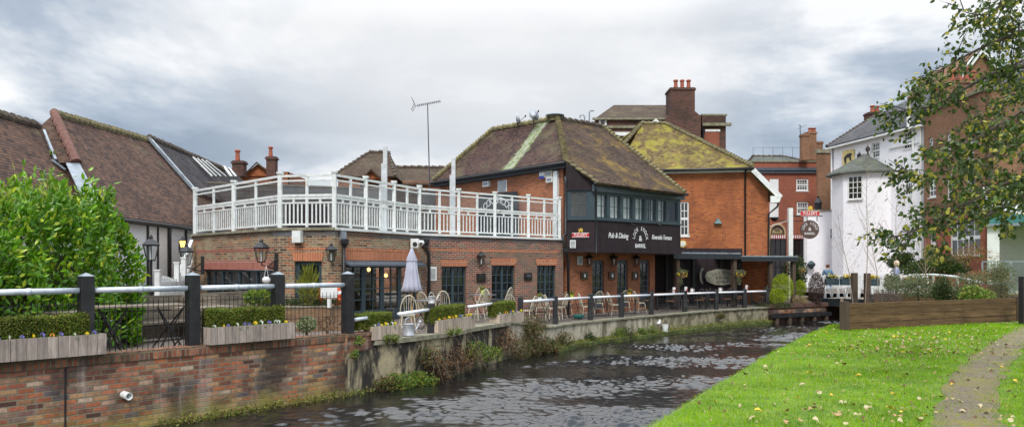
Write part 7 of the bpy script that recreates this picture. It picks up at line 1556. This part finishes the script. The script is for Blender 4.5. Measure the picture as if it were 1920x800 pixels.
# ---------------------------------------------------------------- courtyard behind the near railing
def courtyard():
    # trestle tables and grey timber seats
    def trestle(a, b, z, label, w=.7):
        f = Fac(a, b); t = empty('folding_table', f.w(f.L/2, 0, 0), label, 'table'); mb = MB(f.w); mb.box(0, f.L, -w, 0, z-.03, z); mb.build('table_top', M['greywood'], t)
        for u in (f.L*.18, f.L*.82):
            mb = MB()
            for s in (-1, 1): mb.tube([f.w(u+s*.25, -.08, z-.03), f.w(u-s*.25, -w+.08, 0)], .016, 6); mb.tube([f.w(u-s*.25, -.08, z-.03), f.w(u+s*.25, -.08, 0)], .016, 6)
            mb.build('leg', M['iron'], t, uv=False)
        mb = MB(); mb.tube([f.w(f.L*.18, -.1, z-.1), f.w(f.L*.82, -.1, z-.1)], .01, 5); mb.build('brace', M['iron'], t, uv=False)
    trestle(XY(182, 13.6), XY(352, 14.6), .92, 'long folding table behind the near railing, between the first two posts')
    trestle(XY(60, 13.2), XY(168, 13.5), .84, 'pale edged folding table at the far left before the laurel hedge')
    trestle(XY(365, 15.4), XY(450, 16.4), .80, 'low folding table behind the middle planter')
    def seat(x0, D0, x1, D1, z, label, h=None, arm=True):
        f = Fac(XY(x0, D0), XY(x1, D1)); t = empty('timber_bench', f.w(0, 0, 0), label, 'bench'); mb = MB(f.w); mb.box(0, f.L, -.06, 0, .02, z); mb.build('back_boards', M['greywood'], t)
        mb = MB(f.w); mb.box(0, f.L, .002, .45, .38, .43); mb.build('seat', M['greywood'], t)
        for u in (0, f.L-.1): mb = MB(f.w); mb.box(u, u+.1, -.08, .5, .0, z-.03) if arm else mb.box(u, u+.1, -.1, .02, 0, z+.05); mb.build('end_panel', M['greywood'], t)
    seat(232, 16.3, 345, 17.6, 1.0, 'grey timber bench behind the long folding table'); seat(374, 17.8, 466, 19.6, 1.02, 'grey timber bench in front of the french doors'); seat(-60, 12.6, 74, 14.2, .98, 'grey timber bench end at the far left')
    # low brick garden wall with planting, notice board, lifebuoy
    a, b = XY(520, 19.0), XY(648, 19.6); f = Fac(a, b); t = empty('garden_wall', a, 'low mossy brick garden wall behind the wire panel', 'wall'); mb = MB(f.w); mb.box(0, f.L, -.35, 0, -.02, .60); mb.build('wall_face', M['brickK'], t); mb = MB(f.w); mb.box(0, f.L, -.33, .02, .602, .64); mb.build('coping', M['stone'], t)
    leafball('low_herb', XY(575, 19.6)+Vector((0, 0, .72)), 1.1, .10, 1200, LM['dark'], 'low green herbs along the top of the garden wall', 'herb', (.06, .03), seed=4, ry=.2, trunk=False)
    leafball('tall_grass_plant', XY(579, 19.4)+Vector((0, 0, 1.05)), .22, .5, 420, LM['yellow'], 'tall yellow green reedy plant on the garden wall', 'plant', (.30, .02), seed=6, up=2.0)
    leafball('variegated_shrub', G(568, 614, .3)+Vector((0, .3, .05)), .22, .17, 700, leafmat('variegated', (.30, .36, .16), (.60, .62, .40), (.10, .15, .04), amt3=.4), 'small variegated cream and green shrub on the brick wall top', 'shrub', (.05, .035), seed=7)
    leafball('dead_plant', G(608, 606, .32)+Vector((0, .3, -.05)), .3, .14, 160, LM['brown'], 'withered brown plant right of the variegated shrub', 'plant', (.12, .02), seed=8)
    leafball('courtyard_plant', XY(485, 18.6)+Vector((0, 0, .88)), .34, .16, 420, LM['fresh'], 'fresh green leafy plant on the table by the french doors', 'plant', (.12, .06), seed=9)
    f = Fac(XY(600, 19.2), XY(633, 19.2)); t = empty('notice_board', f.w(.2, 0, .6), 'white notice board on a stake behind the wire panel', 'notice board'); h = rect(f, 601, 632, 530, 557); mb = MB(f.w); mb.box(h[0], h[1], -.03, 0, h[2], h[3]); mb.build('board', M['white'], t); mb = MB(f.w); m = (h[0]+h[1])/2; mb.box(m-.05, m+.05, -.06, -.031, .6, h[3]-.05); mb.build('stake', M['white'], t)
    c = P(618, 558, 19.7); t = empty('lifebuoy', c, 'orange lifebuoy half hidden behind the white notice board', 'lifebuoy'); mb = MB(); mb.tube([c+Vector((.26*math.cos(a), .0, .34*math.sin(a))) for a in np.linspace(0, 2*math.pi, 25)], .075, 10); mb.build('ring', plain('lifebuoy_orange', (.75, .10, .02), .5), t, True); mb = MB()
    for a in (0.4, 2.3, 3.9, 5.4): v = Vector((.26*math.cos(a), 0, .34*math.sin(a))); d = Vector((-.26*math.sin(a), 0, .34*math.cos(a))).normalized()*.04; mb.tube([c+v-d, c+v+d], .079, 10)
    mb.build('white_band', M['white'], t)
    # white gate and rail by the barn
    f = Fac(XY(296, 21.5), XY(345, 23.6)); t = empty('white_gate', f.w(0, 0, 0), 'white picket fence stretch between hedge and pub corner', 'fence'); zt = P(0, 515, 22).z; mb = MB(f.w)
    for i in range(16): u = f.L*i/15; mb.box(u-.04, u+.04, -.02, .02, .05, zt-.08+.05*math.sin(i*.5))
    mb.box(0, f.L, .021, .06, .3, .4); mb.box(0, f.L, .021, .06, zt-.3, zt-.2); mb.build('pickets', M['white'], t)
    for u, h in ((0, .12), (f.L*.72, .35), (f.L, .5)): mb = MB(f.w); mb.box(u-.07, u+.07, -.07, .07, 0, zt+h); mb.box(u-.09, u+.09, -.09, .09, zt+h, zt+h+.04); mb.build('post', M['white'], t)
    a, b = P(330, 530, 23.9), P(360, 452, 25.5); t = empty('stair_rail', (a.x, a.y, 0), 'sloping white stair rail against the pub corner', 'railing'); mb = MB(); mb.beam(a, b, .1, .12); mb.beam(a-Vector((0, 0, .7)), b-Vector((0, 0, .7)), .1, .1); mb.build('handrail', M['white'], t); mb = MB()
    for i in range(9): p = a.lerp(b, i/8); mb.beam(p, Vector((p.x, p.y, p.z-.75)), .04)
    mb.build('balusters', M['white'], t)
courtyard()
# ---------------------------------------------------------------- laurel hedge
def laurel():
    t = empty('laurel_hedge', (-9.6, 13, 0), 'big glossy bright green laurel hedge at the left edge', 'hedge'); r = np.random.default_rng(12)
    c0 = np.array([-10.6, 9.8]); c1 = np.array([-9.15, 16.1]); n = 21000
    s = r.random(n); ax = c1-c0; L = np.hypot(*ax); tx = ax/L; nx = np.array([tx[1], -tx[0]])
    top = 2.38+.8*s+.16*np.sin(s*19+.5)+.10*np.sin(s*43)+.1*np.sin(s*9)-.5*np.clip((s-.9)/.1, 0, 1)**2
    ph = r.random(n)*math.pi; hw = 1.42
    # super-elliptic section; ph 0 = river side base .. pi = far side base
    wob = 1+.10*np.sin(s*23+ph*5)+.07*np.sin(s*51-ph*9)+r.normal(0, .035, n)
    endc = np.sqrt(np.clip(1-((s-.5)/.5)**8, 0.02, 1)); cx = np.sign(np.cos(ph))*np.abs(np.cos(ph))**.45; cz = np.abs(np.sin(ph))**.55
    rad = r.uniform(.80, 1.0, n)*wob
    off = cx*hw*rad*endc; z = .0+cz*top*rad
    P0 = c0+np.outer(s*L, tx)+np.outer(off, nx); pts = np.column_stack([P0, z]); 
    # river side faces to -nx or +nx: choose so that normals point outwards
    out = np.column_stack([np.outer(cx, nx), cz*.9]); 
    # end cap towards the pub
    m = 4500; a = r.uniform(-1, 1, m); zz = r.random(m); tp = 3.0*np.sqrt(np.clip(1-np.abs(a)**3, 0, 1)); ez = zz*tp; e = c1[None]+np.outer(r.uniform(-.25, .12, m)+.22*np.sin(ez*3+a*4)*.6+.55*(1-np.abs(a)**2)*(1-zz**4*.9), tx)+np.outer(a*hw*.95, nx)
    pts = np.concatenate([pts, np.column_stack([e, ez])]); out = np.concatenate([out, np.column_stack([np.tile(tx, (m, 1)), np.full(m, .35)])])
    V, Fc = leaves(pts, .15, .06, dirs=out*.45+np.array([[0, 0, .5]]), spread=.6, fold=.12, rng_=r, face=out*1.2+np.array([[0, -.2, .4]]))
    m_ = leafmat('laurel_leaf', (.07, .22, .008), (.24, .46, .02), (.46, .56, .04), sc=2.2, trans=.22, rough=.25, amt3=.13); np_mesh('foliage', V, Fc, m_, t)
    # new shoots on top
    sh = []; dirs = []
    for i in range(190):
        q = r.random(); b = c0+tx*q*L+nx*r.uniform(-.95, .95); zt = 2.34+.8*q+.16*math.sin(q*19+.5)-.5*max(0, (q-.9)/.1)**2-.12; h = r.uniform(.15, .50)
        for k in range(11): f = k/10; sh.append((b[0]+r.normal(0, .012), b[1]+r.normal(0, .012), zt+h*f)); a = r.uniform(0, 6.28); dirs.append((math.cos(a)*.7, math.sin(a)*.7, .6+f))
    V, Fc = leaves(np.array(sh), .135, .055, dirs=np.array(dirs), spread=.15, rng_=r); np_mesh('new_shoots', V, Fc, leafmat('laurel_shoot', (.16, .30, .02), (.28, .44, .04), (.38, .48, .06), sc=1.5, trans=.4, rough=.35, amt3=.3), t)
    # filler core: the shade inside is put into its dark colour
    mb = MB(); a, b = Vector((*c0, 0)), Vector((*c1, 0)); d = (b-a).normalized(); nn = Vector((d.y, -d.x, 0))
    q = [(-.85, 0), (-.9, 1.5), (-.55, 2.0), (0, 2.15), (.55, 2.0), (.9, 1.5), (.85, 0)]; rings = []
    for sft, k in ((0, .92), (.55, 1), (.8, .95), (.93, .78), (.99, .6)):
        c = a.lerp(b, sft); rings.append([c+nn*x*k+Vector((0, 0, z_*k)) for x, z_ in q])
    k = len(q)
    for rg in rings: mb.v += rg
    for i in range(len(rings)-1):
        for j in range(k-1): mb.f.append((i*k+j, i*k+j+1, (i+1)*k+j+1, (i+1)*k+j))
    mb.f.append(tuple((len(rings)-1)*k+j for j in range(k))); mb.build('shade_core', core, t)
laurel()
# ---------------------------------------------------------------- tree reaching in from the right
def tree():
    t = empty('autumn_tree', (10.9, 10.5, 0), 'leafy tree with drooping branches reaching in from the right edge', 'tree'); bark = plain('tree_bark', (.075, .055, .045), .95, var=.4, scale=6, bmp=.5); r = random.Random(21); q = np.random.default_rng(21)
    mb = MB(); base = Vector((10.9, 10.5, 0)); crown = Vector((10.2, 10.6, 6.8)); mb.tube([base-Vector((0, 0, .1)), Vector((10.8, 10.5, 1.5)), Vector((10.5, 10.6, 3.5)), crown, Vector((9.8, 10.8, 9.5))], [.28, .22, .19, .14, .05], 12); mb.build('trunk', bark, t)
    limbs = [
        ([Vector((10.7, 10.5, 2.4)), P(2010, 300, 10.8), P(1935, 355, 10.6), P(1870, 395, 10.4), P(1800, 418, 10.2), P(1735, 425, 10.0), P(1680, 443, 9.8), P(1640, 428, 9.7)], .06),
        ([Vector((10.5, 10.6, 3.3)), P(1990, 240, 10.9), P(1905, 270, 11), P(1840, 300, 11), P(1780, 318, 10.8), P(1728, 330, 10.6), P(1690, 320, 10.6)], .06),
        ([Vector((10.4, 10.6, 4.0)), P(1970, 130, 11.2), P(1890, 130, 11.2), P(1820, 160, 11), P(1760, 195, 10.8), P(1715, 205, 10.6), P(1668, 212, 10.5)], .055),
        ([Vector((10.3, 10.6, 4.6)), P(1960, 60, 11), P(1890, 70, 10.8), P(1830, 95, 10.6), P(1775, 125, 10.4), P(1740, 150, 10.3), P(1715, 170, 10.2)], .045),
        ([Vector((10.3, 10.6, 5.0)), P(1960, -10, 11), P(1890, 10, 10.8), P(1840, 28, 10.6), P(1800, 20, 10.4)], .05),
        ([Vector((10.3, 10.6, 3.0)), P(2000, 200, 9.6), P(1930, 205, 9.4), P(1870, 235, 9.2), P(1810, 268, 9.0), P(1760, 262, 8.9)], .045),
        ([Vector((10.6, 10.5, 2.6)), P(2010, 320, 9.8), P(1940, 330, 9.5), P(1880, 345, 9.3), P(1830, 372, 9.2), P(1790, 390, 9.1), P(1745, 395, 9.1)], .045),
        ([Vector((10.6, 10.5, 2.8)), P(1995, 280, 12.6), P(1920, 265, 12.6), P(1860, 250, 12.5), P(1810, 225, 12.4)], .05),
        ([Vector((10.5, 10.6, 3.6)), P(1980, 150, 12.8), P(1920, 170, 12.8), P(1860, 190, 12.6)], .05),
        ([Vector((10.6, 10.5, 2.3)), P(2000, 350, 11.8), P(1930, 365, 11.6), P(1865, 372, 11.5), P(1800, 360, 11.4)], .05),
        ([Vector((10.3, 10.6, 4.8)), P(1985, 60, 12.2), P(1925, 40, 12), P(1870, 70, 12)], .045),
    ]
    pts = []; out = []; 
    def leafrun(a, b, n, s):
        for i in range(n): f = (i+r.random())/n; p = a.lerp(b, f)+Vector((r.gauss(0, s), r.gauss(0, s), r.gauss(0, s)-.01)); pts.append(tuple(p)); v = (b-a).normalized(); out.append((v.x*.5, v.y*.5, -.35))
    for pl, rad in limbs:
        mb = MB(); n = len(pl); sm = []
        for i in range(n-1):
            p0 = pl[max(0, i-1)]; p1 = pl[i]; p2 = pl[i+1]; p3 = pl[min(n-1, i+2)]
            for k in range(4): u = k/4; sm.append(.5*((2*p1)+(p2-p0)*u+(2*p0-5*p1+4*p2-p3)*u*u+(3*p1-p0-3*p2+p3)*u**3))
        sm.append(pl[-1]); m = len(sm); mb.tube(sm, [rad*(1-i/m)**1.3*.8+.004 for i in range(m)], 6)
        N = int(sum((a-b).length for a, b in zip(sm, sm[1:]))*7)
        for i in range(N):
            f = r.uniform(.10, 1)**1.1; j = min(m-2, int(f*(m-1))); p = sm[j].lerp(sm[j+1], r.random()); d = (sm[j+1]-sm[j]).normalized()
            ln = r.uniform(.28, .85)*(1.15-f*.72); sd = Vector((r.gauss(0, 1), r.gauss(0, 1), r.gauss(-.05, .75))).normalized(); dirv = (d*.7+sd*.8).normalized(); e = p+dirv*ln+Vector((0, 0, -.12*ln)); mid = p.lerp(e, .5)+Vector((0, 0, .05*ln)); mb.tube([p, mid, e], [.008, .006, .003], 4, cap=False)
            leafrun(p.lerp(e, .15), e, int(ln*(27-8*f)), .04)
            for k in range(r.choice((1, 2, 3))):
                g = p.lerp(e, r.uniform(.25, .9)); sd = Vector((r.gauss(0, 1), r.gauss(0, 1), r.gauss(-.1, .7))).normalized(); e2 = g+(dirv*.6+sd*.7).normalized()*ln*.6; mb.tube([g, e2], [.003, .0015], 3, cap=False); leafrun(g, e2, int(ln*15), .032)
        leafrun(sm[-4], sm[-1], 14, .03); mb.build('branch', bark, t, uv=False)
    V, Fc = leaves(np.array(pts), .080, .052, dirs=np.array(out)*1.3, spread=.55, droop=.1, fold=.15, rng_=q)
    np_mesh('foliage', V, Fc, leafmat('tree_leaf', (.045, .085, .02), (.14, .21, .04), (.44, .40, .06), sc=1.8, trans=.38, rough=.4, amt3=.16), t)
    print('tree leaves', len(pts))
tree()
# ---------------------------------------------------------------- fallen leaves on the lawn
def fallen():
    def proto(col, nm, seed):
        r = random.Random(seed); mb = MB(); n = 9; pr = []
        for i in range(n): a = 2*math.pi*i/n; q = .05*(1+.25*math.cos(a)+.18*math.cos(3*a+seed)); pr.append((q*math.cos(a), q*math.sin(a)*.72, .012+.014*math.cos(2*a+seed)+r.uniform(0, .006)))
        mb.add([(0, 0, .004)]+pr, [(0, 1+i, 1+(i+1) % n) for i in range(n)]); mb.tube([(-.03, 0, .01), (-.085, .01, .012)], .0018, 4); return mb.build('fallen_leaf', col, None, uv=False)
    kinds = [('pale cream', (.50, .42, .24)), ('yellow', (.70, .46, .04)), ('brown', (.17, .08, .04)), ('tan', (.42, .26, .12))]; pr = [proto(plain(k.replace(' ', '_')+'_fallen_leaf', c, .7, var=.2), k, i+2) for i, (k, c) in enumerate(kinds)]; used = [0]*4; r = random.Random(9); cnt = 0; ed = EDGE+[(40, 47), (40, 0), (-1, 0)]
    while cnt < 285:
        if cnt < 170: px = r.gauss(1720, 95); py = r.uniform(608, 665)
        else: px = r.uniform(1340, 1918); py = 615+185*r.random()**1.0
        if py < 602+ (12 if px < 1586 else 20): continue
        p = G(px, py, 0)
        if not inside(ed, np.array([p.x-.08]), np.array([p.y]))[0] or px > 1918 or px < 1250: continue
        k = r.choices(range(4), (.48, .17, .15, .2))[0]; o = pr[k] if not used[k] else pr[k].copy()
        if used[k]: COL.objects.link(o)
        used[k] += 1; cnt += 1; s = r.uniform(.4, .9); onp = bool(inside(PATH, np.array([p.x]), np.array([p.y]))[0]); o.location = (p.x, p.y, .02 if onp else r.uniform(.025, .045)); o.scale = (s, s, s); o.rotation_euler = (r.uniform(-.5, .5), r.uniform(-.5, .5), r.uniform(0, 6.28)); w = 'path' if onp else 'lawn'
        tag(o, f'{kinds[k][0]} fallen leaf lying on the {w}', 'fallen leaf', f'{kinds[k][0]} fallen leaves on the {w}')
fallen()
def litter():
    r = np.random.default_rng(31); n = 700; px = r.normal(1720, 120, n); py = 604+70*r.random(n)**1.3; px[520:] = r.uniform(1300, 1918, 180); py[520:] = r.uniform(640, 800, 180)
    ok = (px < 1918) & (py > 603+np.clip((1640-px)*.1, 0, 60)); px, py = px[ok], py[ok]; D = EYE*F_PX/(py-YH); x = (px-960)/F_PX*D; ok = inside(EDGE+[(40, 47), (40, 0), (-1, 0)], x-.1, D) & (D < 21.5); x, D = x[ok], D[ok]
    V, Fc = leaves(np.column_stack([x, D, np.full(len(x), .035)]), .055, .038, dirs=np.array([[0, 0, .1]]), spread=1, rng_=r, face=np.array([[0, 0, 2.]])); V[:, 2] = np.maximum(V[:, 2], .012)
    tag(np_mesh('leaf_litter', V, Fc, leafmat('litter_leaf', (.36, .25, .10), (.52, .44, .24), (.16, .08, .04), trans=.1, rough=.8, amt3=.3)), 'thin scatter of small cream and brown leaves on the lawn near the sleeper bed', 'leaf litter', kind='stuff')
litter()
# ---------------------------------------------------------------- people on the bridge
def person(c, H, face, shirt, trou, hair, label, pose, hat=None):
    s = H/1.75; t = empty('person', c, label, 'person'); Rz = Matrix.Rotation(face, 3, 'Z'); w = lambda x, y, z: Vector(c)+Rz @ (Vector((x, y, z))*s)
    skin = plain('skin', (.55, .33, .24), .6, var=.08)
    def sk(name, J, E, rad, mat, sub=1):
        me = bpy.data.meshes.new(name); me.from_pydata([tuple(w(*j)-Vector(c)) for j in J], E, []); o = bpy.data.objects.new(name, me); COL.objects.link(o)
        m = o.modifiers.new('skin', 'SKIN'); 
        for i, v in enumerate(me.skin_vertices[0].data): q = rad[i]; v.radius = (q[0]*s, q[1]*s) if isinstance(q, tuple) else (q*s, q*s); v.use_root = i == 0
        sb = o.modifiers.new('sub', 'SUBSURF'); sb.levels = sub; sb.render_levels = sub; bpy.context.view_layer.update()
        dg = bpy.context.evaluated_depsgraph_get(); m2 = bpy.data.meshes.new_from_object(o.evaluated_get(dg)); m2.name = name; bpy.data.objects.remove(o); m2.materials.clear(); m2.materials.append(mat); m2.polygons.foreach_set('use_smooth', [True]*len(m2.polygons))
        ob = bpy.data.objects.new(name, m2); COL.objects.link(ob); ob.parent = t; return ob
    st = .16 if pose == 'walk' else .03; lean = .04
    Lh, Rh = (.22, -.16, 1.06), (-.22, -.14, 1.06)
    J = [(0, 0, .95), (0, 0, 1.15), (0, 0, 1.38), (0, -.01, 1.50), (0, -.03, 1.60), (0, -.03, 1.71), (.19, 0, 1.40), (.26, 0, 1.15), Lh, (-.19, 0, 1.40), (-.26, 0, 1.15), Rh, (.09, 0, .88), (.10, -st*.6, .48), (.10, -st+.05, .07), (.10, -st-.10, .035), (-.09, 0, .88), (-.10, st*.4, .48), (-.10, st, .07), (-.10, st-.14, .035), (Lh[0]-.01, Lh[1]-.08, Lh[2]+.01), (Rh[0]+.01, Rh[1]-.08, Rh[2]+.01)]
    E = [(0, 1), (1, 2), (2, 3), (3, 4), (4, 5), (2, 6), (6, 7), (7, 8), (2, 9), (9, 10), (10, 11), (0, 12), (12, 13), (13, 14), (14, 15), (0, 16), (16, 17), (17, 18), (18, 19), (8, 20), (11, 21)]
    rad = [(.14, .10), (.13, .09), (.15, .10), .055, (.085, .10), (.075, .09), .05, .042, .03, .05, .042, .03, .075, .055, .042, .035, .075, .055, .042, .035, .03, .03]
    sk('body', J, E, rad, skin)
    sk('jacket', [(0, 0, .90), (0, 0, 1.15), (0, 0, 1.38), (0, .0, 1.47), (.20, 0, 1.40), (.275, .01, 1.15), (Lh[0], Lh[1]+.02, Lh[2]), (-.20, 0, 1.40), (-.275, .01, 1.15), (Rh[0], Rh[1]+.02, Rh[2])], [(0, 1), (1, 2), (2, 3), (2, 4), (4, 5), (5, 6), (2, 7), (7, 8), (8, 9)], [(.19, .145), (.17, .13), (.19, .135), .085, .08, .068, .05, .08, .068, .05], shirt)
    sk('trousers', [(0, 0, .93), (.095, 0, .85), (.10, -st*.6, .48), (.10, -st+.05, .10), (-.095, 0, .85), (-.10, st*.4, .48), (-.10, st, .10)], [(0, 1), (1, 2), (2, 3), (0, 4), (4, 5), (5, 6)], [(.15, .12), .10, .075, .06, .10, .075, .06], trou)
    for sx, y in ((.10, -st), (-.10, st-.05)): mb = MB(); mb.v = []; mb.tube([w(sx, y+.10, .04), w(sx, y-.02, .045), w(sx, y-.16, .03)], [.045*s, .055*s, .035*s], 8); mb.build('shoe', M['white'] if pose == 'walk' else M['black'], t, True)
    mb = MB(); hc = w(0, -.02, 1.66); pr = [(.098, -.05), (.108, .0), (.104, .05), (.075, .095), (.03, .115)] if not hat else [(.10, -.16), (.12, -.05), (.122, .02), (.11, .07), (.07, .115), (.02, .13)]
    mb.lathe(hc+Rz @ Vector((0, .018*s, .01*s)), [(a*s, b*s) for a, b in pr], 14); mb.build('hair', hair, t, True)
    mb = MB(); mb.tube([w(0, -.115, 1.655), w(0, -.145, 1.64)], [.012*s, .016*s], 6); mb.tube([w(.105, -.02, 1.65), w(.118, -.01, 1.65)], .02*s, 6) if not hat else None; mb.build('nose', skin, t, True)
    mb = MB()
    for sx in (-1, 1): mb.lathe(w(sx*.035, -.118, 1.675), [(.004, -.008), (.012, 0), (.004, .008)], 6)
    mb.tube([w(-.025, -.122, 1.605), w(.025, -.122, 1.605)], .005*s, 5); mb.build('face_features', M['black'], t)
    return t
person(Vector((XY(1552, 46).x, 46, .0)), 1.78, R(160), plain('blue_hoodie', (.12, .22, .32), .9, var=.15), plain('blue_jeans', (.07, .14, .36), .9, var=.2), plain('brown_hair', (.12, .05, .03), .8), 'man in a blue hooded top and jeans walking beyond the bridge end, seen from behind', 'walk')
person(Vector((XY(1681, 36.9).x, 36.9, .12)), 1.80, R(60), plain('lilac_anorak', (.27, .30, .44), .8, var=.15), plain('navy_trousers', (.03, .035, .05), .9), plain('blonde_hair', (.72, .58, .40), .8), 'blonde haired person in a lilac grey anorak standing at the bridge rail', 'stand', hat=True)
